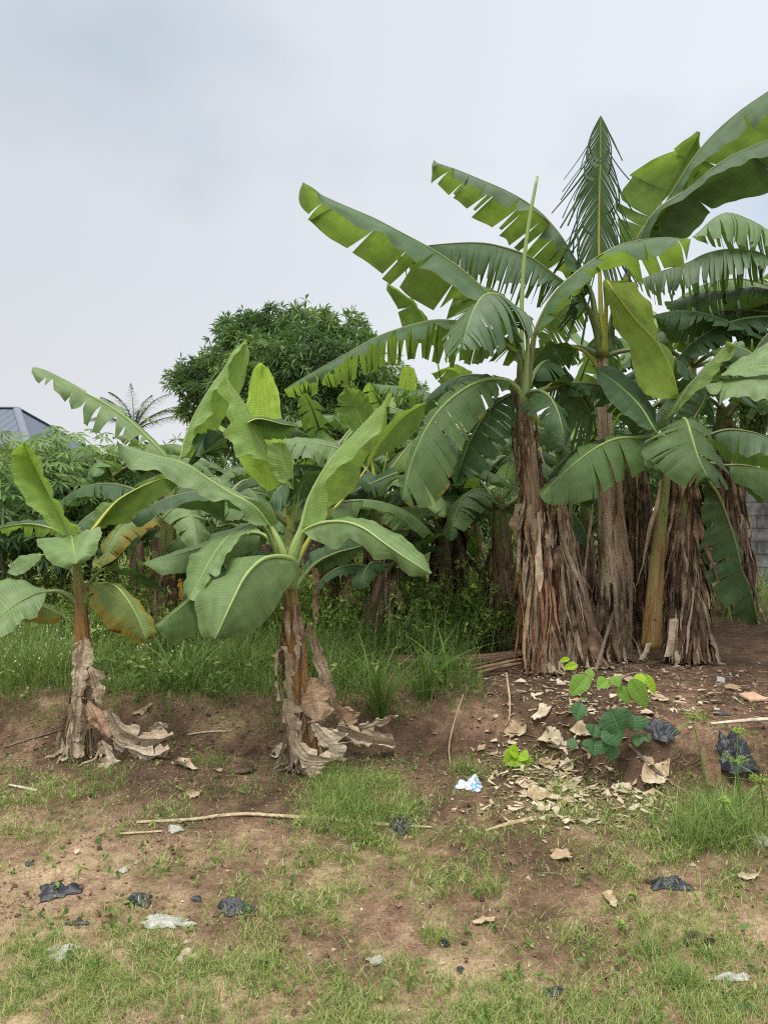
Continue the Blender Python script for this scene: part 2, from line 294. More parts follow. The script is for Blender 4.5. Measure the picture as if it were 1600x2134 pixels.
def soil_mat():
    m, N, nt = mat('red_brown_soil')
    o = N('ShaderNodeTexCoord').outputs['Object']
    big = N('ShaderNodeTexNoise', {'Vector': o, 'Scale': 1.1, 'Detail': 6.0, 'Roughness': .6}).outputs['Fac']
    med = N('ShaderNodeTexNoise', {'Vector': o, 'Scale': 9.0, 'Detail': 8.0, 'Roughness': .7}).outputs['Fac']
    fin = N('ShaderNodeTexNoise', {'Vector': o, 'Scale': 75.0, 'Detail': 6.0, 'Roughness': .75}).outputs['Fac']
    gr = N('ShaderNodeTexVoronoi', {'Vector': o, 'Scale': 130.0}).outputs['Distance']
    sy = N('ShaderNodeSeparateXYZ', {0: o})
    # sandy soil on the trodden strip near the viewer, darker crumbly earth on the bank
    a = N('ShaderNodeMapRange', {'Value': sy.outputs['Y'], 'From Min': 2.4, 'From Max': 4.6, 'To Min': 0.10, 'To Max': -0.09}).outputs[0]
    xx = N('ShaderNodeMapRange', {'Value': sy.outputs['X'], 'From Min': -2.0, 'From Max': 1.5, 'To Min': 0.05, 'To Max': -0.04}).outputs[0]
    f = N('ShaderNodeMath', {0: N('ShaderNodeMath', {0: big, 1: a}, operation='ADD').outputs[0], 1: xx}, operation='ADD').outputs[0]
    f = N('ShaderNodeMath', {0: f, 1: N('ShaderNodeMapRange', {'Value': med, 'From Min': .3, 'From Max': .7, 'To Min': -.14, 'To Max': .14}).outputs[0]}, operation='ADD').outputs[0]
    col = ramp(N, f, [(0.26, (0.070, 0.044, 0.030)), (0.42, (0.130, 0.080, 0.051)), (0.54, (0.225, 0.142, 0.092)), (0.66, (0.355, 0.245, 0.157)), (0.8, (0.48, 0.345, 0.22))])
    d = N('ShaderNodeMapRange', {'Value': fin, 'From Min': .3, 'From Max': .7, 'To Min': .52, 'To Max': 1.38}).outputs[0]
    col = N('ShaderNodeVectorMath', {0: col, 'Scale': d}, operation='SCALE').outputs[0]
    pf = N('ShaderNodeMapRange', {'Value': gr, 'From Min': 0.10, 'From Max': 0.16, 'To Min': 1.0, 'To Max': 0.0}).outputs[0]
    pm = N('ShaderNodeMapRange', {'Value': med, 'From Min': .52, 'From Max': .6}).outputs[0]
    col = mixc(N, N('ShaderNodeMath', {0: pf, 1: pm}, operation='MULTIPLY').outputs[0], col, (0.42, 0.33, 0.23))
    hsum = N('ShaderNodeMath', {0: fin, 1: N('ShaderNodeMath', {0: med, 1: 2.0}, operation='MULTIPLY').outputs[0]}, operation='ADD').outputs[0]
    bmp = N('ShaderNodeBump', {'Height': hsum, 'Strength': .8, 'Distance': .014}).outputs[0]
    out(N, N('ShaderNodeBsdfPrincipled', {'Base Color': col, 'Roughness': .92, 'Specular IOR Level': .15, 'Normal': bmp}).outputs[0]); return m
M['soil'] = soil_mat()

# ------------------------------------------------------------------ mesh helpers
class MB:
    def __init__(s): s.v = []; s.f = []; s.uv = []; s.r = []; s.n = 0
    def add(s, V, Fc, UV=None, r=0.5):
        V = np.asarray(V, float).reshape(-1, 3); k = len(V)
        s.v.append(V); s.f += [tuple(int(i) + s.n for i in f) for f in Fc]
        s.uv.append(np.zeros((k, 2)) if UV is None else np.asarray(UV, float).reshape(-1, 2))
        s.r.append(np.full(k, float(r)) if np.isscalar(r) else np.asarray(r, float)); s.n += k
    def build(s, name, m, parent=None, smooth=True, loc=None):
        me = bpy.data.meshes.new(name)
        V = np.concatenate(s.v) if s.v else np.zeros((0, 3))
        if loc is None: loc = np.array(parent['_o']) if parent is not None and '_o' in parent else np.zeros(3)
        V = V - np.asarray(loc, float)
        me.from_pydata(V.tolist(), [], s.f)
        uv = np.concatenate(s.uv); li = np.empty(len(me.loops), np.int32); me.loops.foreach_get('vertex_index', li)
        ul = me.uv_layers.new(name='UVMap'); ul.data.foreach_set('uv', uv[li].astype(np.float32).ravel())
        at = me.attributes.new('rnd', 'FLOAT', 'POINT'); at.data.foreach_set('value', np.concatenate(s.r).astype(np.float32))
        if smooth: me.polygons.foreach_set('use_smooth', np.ones(len(me.polygons), bool))
        me.materials.append(m); me.update()
        o = bpy.data.objects.new(name, me); C.objects.link(o)
        if parent is not None:
            o.parent = parent
            if '_o' not in parent and parent.type == 'MESH': pass
        else: o.location = loc
        return o
def tag(o, label=None, cat=None, group=None, kind=None):
    if label: o['label'] = label
    if cat: o['category'] = cat
    if group: o['group'] = group
    if kind: o['kind'] = kind
    return o
def empty(name, loc, label, cat, group=None):
    o = bpy.data.objects.new(name, None); C.objects.link(o); o.location = loc; o.empty_display_size = .1
    o['_o'] = [float(c) for c in loc]
    return tag(o, label, cat, group)
def sub(mb, name, m, part, root, smooth=True):
    """a sub-part: same origin as its part (both are stored relative to the thing's origin)"""
    return mb.build(name, m, part, smooth, loc=np.array(root['_o']))

def catmull(Pt, n):
    Pt = [np.array(p, float) for p in Pt]
    if len(Pt) == 2: Pt = [Pt[0], (Pt[0] + Pt[1]) / 2, Pt[1]]
    Q = [2 * Pt[0] - Pt[1]] + Pt + [2 * Pt[-1] - Pt[-2]]
    o = []
    for i in range(1, len(Q) - 2):
        p0, p1, p2, p3 = Q[i - 1:i + 3]
        for t in np.linspace(0, 1, 12, endpoint=False):
            o.append(.5 * (2 * p1 + (p2 - p0) * t + (2 * p0 - 5 * p1 + 4 * p2 - p3) * t * t + (3 * p1 - p0 - 3 * p2 + p3) * t ** 3))
    o.append(Pt[-1]); return resamp(np.array(o), n)
def resamp(A, n):
    A = np.asarray(A, float); s = np.r_[0, np.cumsum(np.linalg.norm(np.diff(A, axis=0), axis=1))]
    if s[-1] < 1e-9: return np.repeat(A[:1], n, 0)
    t = np.linspace(0, s[-1], n)
    return np.stack([np.interp(t, s, A[:, k]) for k in range(3)], 1)
def smooth_line(A, k=2):
    A = A.copy()
    for _ in range(k): A[1:-1] = (A[:-2] + 2 * A[1:-1] + A[2:]) / 4
    return A
def nrm(v): return v / (np.linalg.norm(v, axis=-1, keepdims=True) + 1e-12)

def tube(mb, Pt, R, seg=8, caps=True, rnd=.5, rough=0.0, flat=1.0, n=None, ridges=None, smoothp=True):
    """tapered tube through points; R = list of radii along it"""
    n = n or max(4, len(Pt) * 4)
    A = catmull(Pt, n) if smoothp else resamp(Pt, n)
    R = np.interp(np.linspace(0, 1, n), np.linspace(0, 1, len(R)), R)
    T = nrm(np.gradient(A, axis=0)); ref = np.array([0, 0, 1.]) if abs(T[:, 2]).mean() < .8 else np.array([1., 0, 0])
    X = nrm(np.cross(T, ref)); Y = np.cross(X, T)
    a = np.linspace(0, 2 * math.pi, seg + 1)
    V = np.zeros((n, seg + 1, 3)); UV = np.zeros((n, seg + 1, 2))
    Ls = np.r_[0, np.cumsum(np.linalg.norm(np.diff(A, axis=0), axis=1))]
    rad = np.ones((n, seg + 1))
    if ridges is not None:
        rad += ridges(np.linspace(0, 1, n)[:, None], a[None, :])
        rad[:, -1] = rad[:, 0]
    if rough:
        w = 1 + rough * rng.normal(size=(n, seg + 1)); w[:, -1] = w[:, 0]; rad *= w
    for j in range(seg + 1):
        V[:, j] = A + (X * math.cos(a[j]) + Y * math.sin(a[j]) * flat) * (R * rad[:, j])[:, None]
        UV[:, j, 0] = j / seg; UV[:, j, 1] = Ls
    S = seg + 1
    Fc = [(i * S + j, (i + 1) * S + j, (i + 1) * S + j + 1, i * S + j + 1) for i in range(n - 1) for j in range(seg)]
    if caps: Fc += [tuple(range(seg)), tuple(reversed([(n - 1) * S + j for j in range(seg)]))]
    mb.add(V, Fc, UV, rnd)
    return A

# one side (blade half) of a leaf, torn into strips
def lamina(mb, Mid, Edge, flip, tears=0, tdepth=0.3, bulge=0.08, ripple=0.03, nt=7, gap=0.14, droop=0.0, curl=0.05, rnd=.5, crumple=0.0, rag=0.05, total=60, rfreq=None, gapm=.014, even=False):
    n = 120
    Md = resamp(Mid, n); Ed = resamp(Edge, n); Ed = smooth_line(Ed, 3)
    Lm = float(np.linalg.norm(np.diff(Md, axis=0), axis=1).sum())
    T = nrm(np.gradient(Md, axis=0)); D = Ed - Md; W = np.linalg.norm(D, axis=1)
    Nn = np.cross(T, D); wk = W[:, None]; Nn = nrm(smooth_line(nrm(Nn) * np.minimum(wk, .1), 4))
    Wm = max(W.max(), 1e-3)
    xs = np.linspace(0, 1, n)
    if tears > 0:
        cuts = .02 + .96 * (np.arange(tears) + .5 + rng.uniform(-.62, .62, tears) * (.7 if even else 1)) / tears; cuts = np.r_[0, np.sort(np.clip(cuts, .015, .985)), 1]
    else: cuts = np.array([0., 1.])
    tds = np.clip(rng.normal(tdepth, .16, len(cuts)), 0.03, 0.92)
    ph1, ph2, ph3 = rng.uniform(0, 6.28, 3); fr = rfreq or rng.uniform(2.5, 5.0)
    sgn = -1 if flip else 1
    pk = rng.uniform(5, 9)
    for k in range(len(cuts) - 1):
        a, b = cuts[k], cuts[k + 1]
        ns = max(3, int(round((b - a) * total)) + 2)
        tt = np.linspace(0, 1, nt)
        S = np.zeros((ns, nt))
        dr = droop * rng.uniform(.3, 1.6) if tears else droop
        cu = curl * float(np.clip(rng.normal(), -1.3, 1.3)) if tears else 0; sh = rng.normal() * .012 if tears else 0
        tw = rng.normal() * .10 if tears else 0
        ex = 1 + rag * rng.normal() if tears else 1
        for j, t in enumerate(tt):
            ga = min(gap * (b - a), gapm / Lm) * max(0, t - tds[k]) / (1 - tds[k]) if k > 0 else 0
            gb = min(gap * (b - a), gapm / Lm) * max(0, t - tds[k + 1]) / (1 - tds[k + 1]) if k < len(cuts) - 2 else 0
            S[:, j] = np.linspace(a + ga, b - gb, ns) + sh * t * t
        S = np.clip(S, 0, 1)
        def at(A): return np.stack([np.interp(S.ravel(), xs, A[:, c]) for c in range(3)], 1).reshape(ns, nt, 3)
        p = at(Md); e = at(Ed); nn = at(Nn); w = np.linalg.norm(e - p, axis=2); t = tt[None, :]
        loc = np.linspace(-1, 1, ns)[:, None] * (b - a) * Lm
        rip = ripple * Wm * t ** 2 * (np.sin(2 * math.pi * fr * S + ph1) + .5 * np.sin(2 * math.pi * fr * 2.3 * S + ph2))
        off = bulge * w * np.sin(math.pi * t * .9) + rip + cu * w * np.maximum(0, t - .35) ** 2 * 3 + tw * loc * t
        if tears: off = off + .012 * Wm * np.cos(np.linspace(-1, 1, ns)[:, None] * math.pi) * t
        q = p + (e - p) * (t * (1 + (ex - 1) * t))[..., None] + nn * (sgn * off)[..., None]
        q[..., 2] -= dr * w * np.maximum(0, t - .25) ** 2
        if crumple:
            for i in range(ns):
                for j in range(nt):
                    c = q[i, j]; nv = mnoise.noise_vector(Vector(c * 9.0)); nv2 = mnoise.noise_vector(Vector(c * 24.0)); nv3 = mnoise.noise_vector(Vector(c * 60.0))
                    pl = math.sin(tt[j] * pk + 2.5 * nv[0] + ph1) + .5 * math.sin(tt[j] * pk * 2.3 + 2 * nv[1] + ph2)
                    q[i, j] += (np.array(nv) * .8 + .25 * np.array(nv2) + .12 * np.array(nv3)) * crumple + nn[i, j] * pl * crumple * .55 * min(1, 3 * tt[j])
        UV = np.stack([S * Lm, np.broadcast_to(t, (ns, nt))], 2)
        Fc = []
        for i in range(ns - 1):
            for j in range(nt - 1):
                f = (i * nt + j, (i + 1) * nt + j, (i + 1) * nt + j + 1, i * nt + j + 1)
                Fc.append(f if not flip else f[::-1])
        mb.add(q, Fc, UV, rnd if np.isscalar(rnd) else rng.uniform(*rnd))

CAMP = np.array([0, 0, EYE])
def px3(pts, d, dd0=0.0, dd1=None):
    """photo points + distance -> 3-D points; a third value is an offset in metres away from the viewer"""
    n = len(pts); o = []
    for i, q in enumerate(pts):
        e = q[2] if len(q) > 2 else dd0 + ((dd1 if dd1 is not None else dd0) - dd0) * (i / max(1, n - 1))
        o.append(np.array(P(q[0], q[1], d + e)))
    return np.array(o)
def hero_leaf(root, d, mid, sides, pet=None, dd=(0, 0), m='leaf', rib='rib', rw=0.011, label=None, name='leaf', crumple=0.0, rnd=.5):
    """sides = [(face 'top'|'under', edge points, depth (start,end), options)]"""
    A = catmull(px3(mid, d, *dd), 120)
    mb = MB()
    for face, edge, ed, opt in sides:
        E = px3(edge, d, *ed)
        Er = resamp(E, 120); c = nrm(np.cross(nrm(np.gradient(A, axis=0)), Er - A))
        w = np.linalg.norm(Er - A, axis=1)
        tocam = (CAMP - (A + Er) / 2); s = float((np.einsum('ij,ij->i', c, nrm(tocam)) * w).sum())
        flip = (s < 0) if face == 'top' else (s > 0)   # flip=False means the face normal is T x D
        lamina(mb, A, E, not flip if False else flip, rnd=rnd, crumple=crumple, **opt)
    lf = mb.build(name, M[m], root)
    if label: lf['label'] = label
    if rw > 0:
        rb = MB(); k = len(A)
        full = A
        R = [rw, rw * .8, rw * .5, rw * .28, rw * .12]
        if pet is not None:
            pp = px3(pet[0], d, *pet[1]); pc = catmull(list(pp) + [A[0]], 14)
            full = np.r_[pc[:-1], A[::4]]; R = [rw * 3.0, rw * 2.0, rw * 1.4] + R[0:]
            ln = np.linalg.norm(np.diff(pc, axis=0), axis=1).sum()
        tube(rb, full[::2] if pet is not None else full[::6], R, 7, n=36)
        sub(rb, 'midrib', M[rib], lf, root)
    return lf

def gen_leaf(root, base, az, length, elev, droop, width, fold=(.5, .5), tears=(6, 6), m='leaf', rib='rib_dark', petl=.2, rw=.012, tdepth=.35, total=40, name='leaf', crumple=0, rnd=.5, side=0.0, dropt=0.15):
    n = 60; th = elev; p = np.array(base, float); A = [p.copy()]; step = length / (n - 1)
    for i in range(1, n):
        s = i / (n - 1); th = elev - droop * s ** 1.25; az2 = az + side * s
        p = p + step * np.array([math.cos(th) * math.sin(az2), math.cos(th) * math.cos(az2), math.sin(th)]); A.append(p.copy())
    A = np.array(A)
    k0 = int(n * petl); B = resamp(A[k0:], 60); T = nrm(np.gradient(B, axis=0))
    S = np.zeros_like(T); S[:, 0] = math.cos(az); S[:, 1] = -math.sin(az)
    S = nrm(S - T * np.einsum('ij,ij->i', S, T)[:, None]); U = np.cross(S, T)
    s = np.linspace(0, 1, 60); W = width * np.minimum(1, (s / .10) ** .6) * (1 - s ** 5) ** .6 * (1 - .25 * s) + .002
    mb = MB()
    for sg, fo, te in ((1, fold[0], tears[0]), (-1, fold[1], tears[1])):
        D = S * sg * math.cos(fo) - U * math.sin(fo)
        E = B + D * W[:, None]
        # normal T x D : for the right-hand side (sg=+1) T x S = -U -> needs a flip to face up
        lamina(mb, B, E, sg > 0, tears=te, tdepth=tdepth, total=total, nt=5, bulge=.10, ripple=.05, droop=dropt, rnd=rnd, crumple=crumple)
    lf = mb.build(name, M[m], root)
    rb = MB(); tube(rb, np.r_[A[:k0:3], B[::5]], [rw * 2.6, rw * 1.7, rw * 1.2, rw * .75, rw * .45, rw * .2], 6, n=22)
    sub(rb, 'midrib', M[rib], lf, root)
    return lf

def sheath(k1, k2, amp=.08):
    p = rng.uniform(0, 6.28, 6)
    def f(s, a):
        r = amp * np.sin(2 * a + p[0] + 2.0 * s) + amp * .7 * np.sin(3 * a + p[1] - 3 * s)
        r = r + amp * .9 * ((((a / 6.283 * k1 + s * 1.4 + p[2]) % 1.0)) - .5)
        r = r + .05 * ((s * k2 + a / 6.283 * 1.0) % 1.0 - .5)
        return r
    return f
def stem(root, d, pts, R, m='trunk', label=None, dd=None, n=40):
    mb = MB(); A = tube(mb, px3(pts, d), R, 26, n=n, ridges=sheath(5, 5), rough=.01)
    o = mb.build('trunk', M[m], root)
    if label: o['label'] = label
    return A

def ribbon(mb, start, out_dir, length, width, rnd, stiff=.25, nseg=9, lie=None, swirl=.02, vfold=.35):
    """a hanging strip of dead leaf; lie = stop at the ground and run out along it"""
    p = np.array(start, float); dirv = nrm(np.array([out_dir[0] * stiff, out_dir[1] * stiff, -1.0]))
    hz_ = nrm(np.array([out_dir[0], out_dir[1], 0.])); st = length / nseg
    side = np.cross(hz_, [0, 0, 1.]); side = nrm(side + rng.normal(size=3) * .35)
    V = []; UV = []; ph = rng.uniform(0, 6.28); fr = rng.uniform(.5, 1.6)
    for i in range(nseg + 1):
        s = i / nseg
        w = width * (.45 + .75 * math.sin(math.pi * min(1, s * .85 + .1))) * (1 - .5 * max(0, s - .8) / .2)
        ang = math.sin(ph + s * 6.28 * fr) * .6
        sd = side * math.cos(ang) + hz_ * math.sin(ang)
        o_ = hz_ * vfold * w
        V += [p - sd * w / 2, p + o_ + np.array([0, 0, .0]), p + sd * w / 2]; UV += [(s * .2 + ph, 0), (s * .2 + ph, .5), (s * .2 + ph, 1)]
        dirv = nrm(dirv + rng.normal(size=3) * (.10, .10, .05) + np.array([0, 0, -.22]))
        q = p + dirv * st
        g = float(H(q[0], q[1])) + .012
        if q[2] < g:
            q[2] = g + rng.uniform(0, .02); dirv = nrm(hz_ + rng.normal(size=3) * .3 + np.array([0, 0, .05]))
        p = q
    Fc = []
    for i in range(nseg):
        a = i * 3; Fc += [(a, a + 3, a + 4, a + 1), (a + 1, a + 4, a + 5, a + 2)]
    mb.add(np.array(V), Fc, UV, rnd)

def skirt(root, A, rad, count, s0=0.1, s1=.95, length=(.3, .9), width=(.02, .06), m='dry', spread=1.0, stiff=.25, name='dry_skirt', rr=(.05, .8)):
    """dead leaves packed round a stem; A = stem path, bottom first"""
    mb = MB(); n = len(A)
    for i in range(count):
        s = s0 + (s1 - s0) * rng.random() ** .8; k = s * (n - 1); p = A[int(k)]
        a = rng.uniform(0, 6.283); o = np.array([math.cos(a), math.sin(a), 0.])
        r = rad * (1.08 - .22 * s) * rng.uniform(.80, 1.22) * spread
        L_ = rng.uniform(*length); L_ = min(L_, max(.12, p[2] - float(H(p[0], p[1])) + .12 * rng.random()))
        ribbon(mb, p + o * r, o, L_, rng.uniform(*width), rng.uniform(*rr), stiff=stiff * rng.uniform(.1, 1.6), nseg=8)
    o = mb.build(name, M[m], root); o['kind'] = 'stuff'
    return o
def stalks(mb, base, n): pass

# ------------------------------------------------------------------ ground sheet
def grid_lines(lo, hi, fine, a, b, growth=1.18):
    c = list(np.arange(a, b, fine)); s = fine; x = c[-1]
    while x < hi: s *= growth; x += s; c.append(min(x, hi))
    s = fine; x = c[0]; pre = []
    while x > lo: s *= growth; x -= s; pre.append(max(x, lo))
    return np.array(pre[::-1] + c)
gx = grid_lines(-900, 900, .028, -3.4, 3.4); gy = grid_lines(-60, 1500, .028, 1.9, 6.6)
X, Y = np.meshgrid(gx, gy); Z = H(X, Y)
V = np.stack([X, Y, Z], 2).reshape(-1, 3); nx = len(gx)
idx = np.arange(len(V)).reshape(len(gy), nx)
q = np.stack([idx[:-1, :-1], idx[:-1, 1:], idx[1:, 1:], idx[1:, :-1]], 2).reshape(-1, 4)
def fast_mesh(name, V, Q, m, rnd=None, smooth=False, parent=None, uv=None):
    me = bpy.data.meshes.new(name); k = Q.shape[1]
    me.vertices.add(len(V)); me.vertices.foreach_set('co', np.ascontiguousarray(V, np.float32).ravel())
    me.loops.add(Q.size); me.loops.foreach_set('vertex_index', np.ascontiguousarray(Q, np.int32).ravel())
    me.polygons.add(len(Q)); me.polygons.foreach_set('loop_start', np.arange(0, Q.size, k, dtype=np.int32))
    me.polygons.foreach_set('use_smooth', np.full(len(Q), smooth))
    if rnd is not None:
        at = me.attributes.new('rnd', 'FLOAT', 'POINT'); at.data.foreach_set('value', np.ascontiguousarray(rnd, np.float32))
    me.update(calc_edges=True); me.materials.append(m)
    o = bpy.data.objects.new(name, me); C.objects.link(o)
    if parent is not None: o.parent = parent
    return o
tag(fast_mesh('ground', V, q, M['soil'], smooth=True), kind='structure')

# ------------------------------------------------------------------ house far left, block wall right
hs = empty('house', (-20, 35.5, 0), 'distant house with blue grey metal hip roof behind the cassava bushes', 'house')
ez, az_ = 4.45, 6.58
def rmesh(quads, uvs):
    mb = MB()
    for qd, uv in zip(quads, uvs): mb.add(qd, [tuple(range(len(qd)))], uv)
    return mb
Fc_, R_, Ap = (-14.9, 31, ez), (-14.9, 40, ez), (-17.6, 35.5, az_)
FL, BL, ApL = (-28, 31, ez), (-28, 40, ez), (-25.3, 35.5, az_)
mb = rmesh([[FL, Fc_, Ap, ApL], [Fc_, R_, Ap], [R_, BL, ApL, Ap], [BL, FL, ApL]],
           [[(0, 0), (13, 0), (10.3, 5), (2.7, 5)], [(0, 0), (9, 0), (4.5, 5)], [(0, 0), (13, 0), (10.3, 5), (2.7, 5)], [(0, 0), (9, 0), (4.5, 5)]])
def roof_mat():
    m, N, nt = mat('blue_grey_sheet_roof')
    w = N('ShaderNodeTexWave', {'Vector': N('ShaderNodeUVMap').outputs[0], 'Scale': 0.72}, wave_type='BANDS', bands_direction='X', wave_profile='SIN').outputs['Fac']
    f = N('ShaderNodeMapRange', {'Value': w, 'From Min': .0, 'From Max': .12, 'To Min': 1, 'To Max': 0}).outputs[0]
    c = mixc(N, f, (0.085, 0.105, 0.145), (0.035, 0.045, 0.07))
    bmp = N('ShaderNodeBump', {'Height': w, 'Strength': .6, 'Distance': .05}).outputs[0]
    out(N, N('ShaderNodeBsdfPrincipled', {'Base Color': c, 'Roughness': .55, 'Normal': bmp}).outputs[0]); return m
M['roof'] = roof_mat()
rf = mb.build('roof', M['roof'], hs, smooth=False)
M['ridge'] = simple('ridge_cap_metal', (0.12, 0.14, 0.18), (0.15, 0.17, 0.21), .45, 4, .05)
rc = MB()
for a, b in ((Ap, Fc_), (Ap, R_), (Ap, ApL), (ApL, FL)):
    tube(rc, [np.array(a) + (0, 0, .02), np.array(b) + (0, 0, .02)], [.17, .17], 6, n=2, flat=.35, smoothp=False)
sub(rc, 'ridge_cap', M['ridge'], rf, hs, smooth=False)
def box(mb, x0, x1, y0, y1, z0, z1, r=.5):
    v = [(x, y, z) for x in (x0, x1) for y in (y0, y1) for z in (z0, z1)]
    mb.add(v, [(0, 1, 3, 2), (4, 6, 7, 5), (0, 4, 5, 1), (2, 3, 7, 6), (0, 2, 6, 4), (1, 5, 7, 3)], None, r)
wb = MB(); box(wb, -27.5, -15.4, 31.5, 39.5, 0, ez - .05); wb.build('wall', M['wall_plaster'], hs, smooth=False)
fb = MB(); box(fb, -28.05, -14.85, 30.9, 30.98, ez - .22, ez + .0); box(fb, -14.87, -14.79, 30.9, 40.1, ez - .22, ez + .0); fb.build('fascia', M['ridge'], hs, smooth=False)
M['pane'] = simple('dark_window_glass', (0.02, 0.03, 0.04), (0.04, 0.05, 0.06), .1, 3, 0)
M['frame'] = simple('white_frame', (0.6, 0.6, 0.58), (0.7, 0.7, 0.68), .5, 3, 0)
for wx, wy in ((-18.2, 31.45), (-22.5, 31.45)):
    w1 = MB(); box(w1, wx - .75, wx + .75, wy - .03, wy + .02, 1.6, 3.0); w = w1.build('window', M['frame'], hs, smooth=False)
    w2 = MB(); box(w2, wx - .67, wx + .67, wy - .045, wy - .034, 1.68, 2.92); sub(w2, 'pane', M['pane'], w, hs, smooth=False)

def block_mat():
    m, N, nt = mat('mouldy_concrete_block')
    o = N('ShaderNodeTexCoord').outputs['Object']
    ma = N('ShaderNodeMapping', {'Vector': o, 'Rotation': (math.radians(90), 0, 0)}).outputs[0]
    br = N('ShaderNodeTexBrick', {'Vector': ma, 'Color1': (0.34, 0.33, 0.31, 1), 'Color2': (0.24, 0.235, 0.22, 1), 'Mortar': (0.12, 0.12, 0.11, 1), 'Scale': 1.0,
                                  'Mortar Size': .012, 'Brick Width': .45, 'Row Height': .22})
    n = N('ShaderNodeTexNoise', {'Vector': o, 'Scale': 2.2, 'Detail': 8.0, 'Roughness': .7}).outputs['Fac']
    f = N('ShaderNodeMapRange', {'Value': n, 'From Min': .42, 'From Max': .62}).outputs[0]
    c = mixc(N, N('ShaderNodeMath', {0: f, 1: .75}, operation='MULTIPLY').outputs[0], br.outputs['Color'], (0.028, 0.03, 0.028))
    bmp = N('ShaderNodeBump', {'Height': br.outputs['Fac'], 'Strength': .7, 'Distance': -.02}).outputs[0]
    out(N, N('ShaderNodeBsdfPrincipled', {'Base Color': c, 'Roughness': .9, 'Normal': bmp}).outputs[0]); return m
M['block'] = block_mat()
wx0, wx1 = P(1490, 0, 12.5).x, P(2100, 0, 12.5).x
wl = MB(); box(wl, wx0, wx1, 12.5, 12.72, 0, 2.35)
tag(wl.build('block_wall', M['block'], None, smooth=False), 'bare grey concrete block boundary wall with black mould at right', 'wall', kind='thing')

# ------------------------------------------------------------------ banana plants seen closest
def plant(name_label, px, py, d, cat='banana plant', group='banana plants'):
    p = P(px, py, d); z = float(H(p.x, d))
    return empty('banana_plant', (p.x, d, z), name_label, cat, group)
O = dict
# ---- A: young plant, front left
dA = 4.78
A_ = plant('young front left banana plant with one upright light leaf and grey papery base', 168, 1575, dA)
SA = stem(A_, dA, [(168, 1590), (172, 1450), (172, 1330), (166, 1230), (160, 1150), (158, 1120)], [.062, .058, .050, .043, .03, .018], 'trunk_orange')
hero_leaf(A_, dA, [(150, 1117), (120, 1062), (82, 992), (50, 924)], [
    ('top', [(128, 1118), (95, 1085), (55, 1047), (32, 1010), (21, 975), (22, 947), (38, 930), (50, 924)], (-.12, -.1), O(ripple=.03, bulge=.05)),
    ('top', [(174, 1107), (150, 1088), (129, 1062), (129, 1048), (115, 1035), (104, 1007), (88, 968), (77, 940), (62, 926), (50, 924)], (-.12, -.1), O(ripple=.03, bulge=.05))],
    dd=(0, .15), m='light', rw=.010, pet=([(158, 1160), (154, 1140)], (0, 0)))
hero_leaf(A_, dA, [(150, 1117), (153, 1135), (156, 1155), (159, 1175)], [
    ('top', [(140, 1116), (78, 1128), (80, 1140), (90, 1146), (98, 1166), (115, 1180), (140, 1187), (159, 1175)], (.0, -.45), O(ripple=.04, bulge=.1)),
    ('top', [(160, 1115), (190, 1105), (212, 1100), (213, 1115), (204, 1145), (190, 1165), (172, 1173), (159, 1175)], (.0, -.45), O(ripple=.04, bulge=.1))],
    dd=(-.05, -.5), m='grey', rw=.009)
hero_leaf(A_, dA, [(195, 1103), (222, 1068), (250, 1040), (300, 1012), (342, 998), (371, 1009)], [
    ('under', [(186, 1098), (186, 1074), (208, 1052), (250, 1037), (264, 1034), (272, 1020), (310, 1003), (342, 988), (371, 1009)], (.1, .2), O(ripple=.06)),
    ('under', [(200, 1103), (235, 1096), (267, 1090), (300, 1062), (337, 1036), (355, 1028), (371, 1009)], (.1, .25), O(ripple=.06))],
    dd=(-.1, .3), m='under', rib='rib_yellow', rw=.009, pet=([(165, 1165), (172, 1130)], (0, -.05)))
hero_leaf(A_, dA, [(217, 1186), (250, 1182), (290, 1193), (320, 1212), (346, 1232)], [
    ('top', [(217, 1184), (250, 1176), (290, 1187), (307, 1192), (325, 1208), (346, 1232)], (-.1, -.1), O(ripple=.1)),
    ('under', [(225, 1188), (245, 1194), (272, 1204), (285, 1217), (315, 1226), (346, 1232)], (.1, .1), O(ripple=.08))],
    dd=(0, .1), m='dark', rib='rib_dark', rw=.009, pet=([(175, 1260), (182, 1225), (200, 1198)], (0, 0)))
hero_leaf(A_, dA, [(213, 1216), (240, 1220), (265, 1248), (288, 1288), (306, 1336)], [
    ('top', [(205, 1216), (188, 1228), (188, 1250), (205, 1272), (215, 1290), (236, 1316), (270, 1335), (300, 1340), (306, 1336)], (0, -.25), O(ripple=.05, tears=2, tdepth=.1, gap=.35)),
    ('top', [(220, 1213), (250, 1216), (292, 1256), (320, 1292), (328, 1320), (306, 1336)], (-.1, -.3), O(ripple=.05))],
    dd=(-.05, -.35), m='old', rw=.008, label='yellowing leaf with scorched brown edge', pet=([(176, 1262), (185, 1235), (198, 1220)], (0, 0)))
hero_leaf(A_, dA, [(98, 1234), (70, 1240), (30, 1262), (0, 1288), (-28, 1318)], [
    ('top', [(100, 1230), (62, 1217), (20, 1206), (-5, 1210), (-35, 1240), (-28, 1318)], (.1, -.1), O(ripple=.04)),
    ('top', [(98, 1240), (78, 1288), (52, 1291), (20, 1320), (-5, 1338), (-28, 1318)], (-.15, -.4), O(ripple=.05))],
    dd=(-.05, -.3), m='grey', rib='rib_dark', rw=.010, pet=([(168, 1265), (150, 1245), (122, 1232)], (0, -.03)))
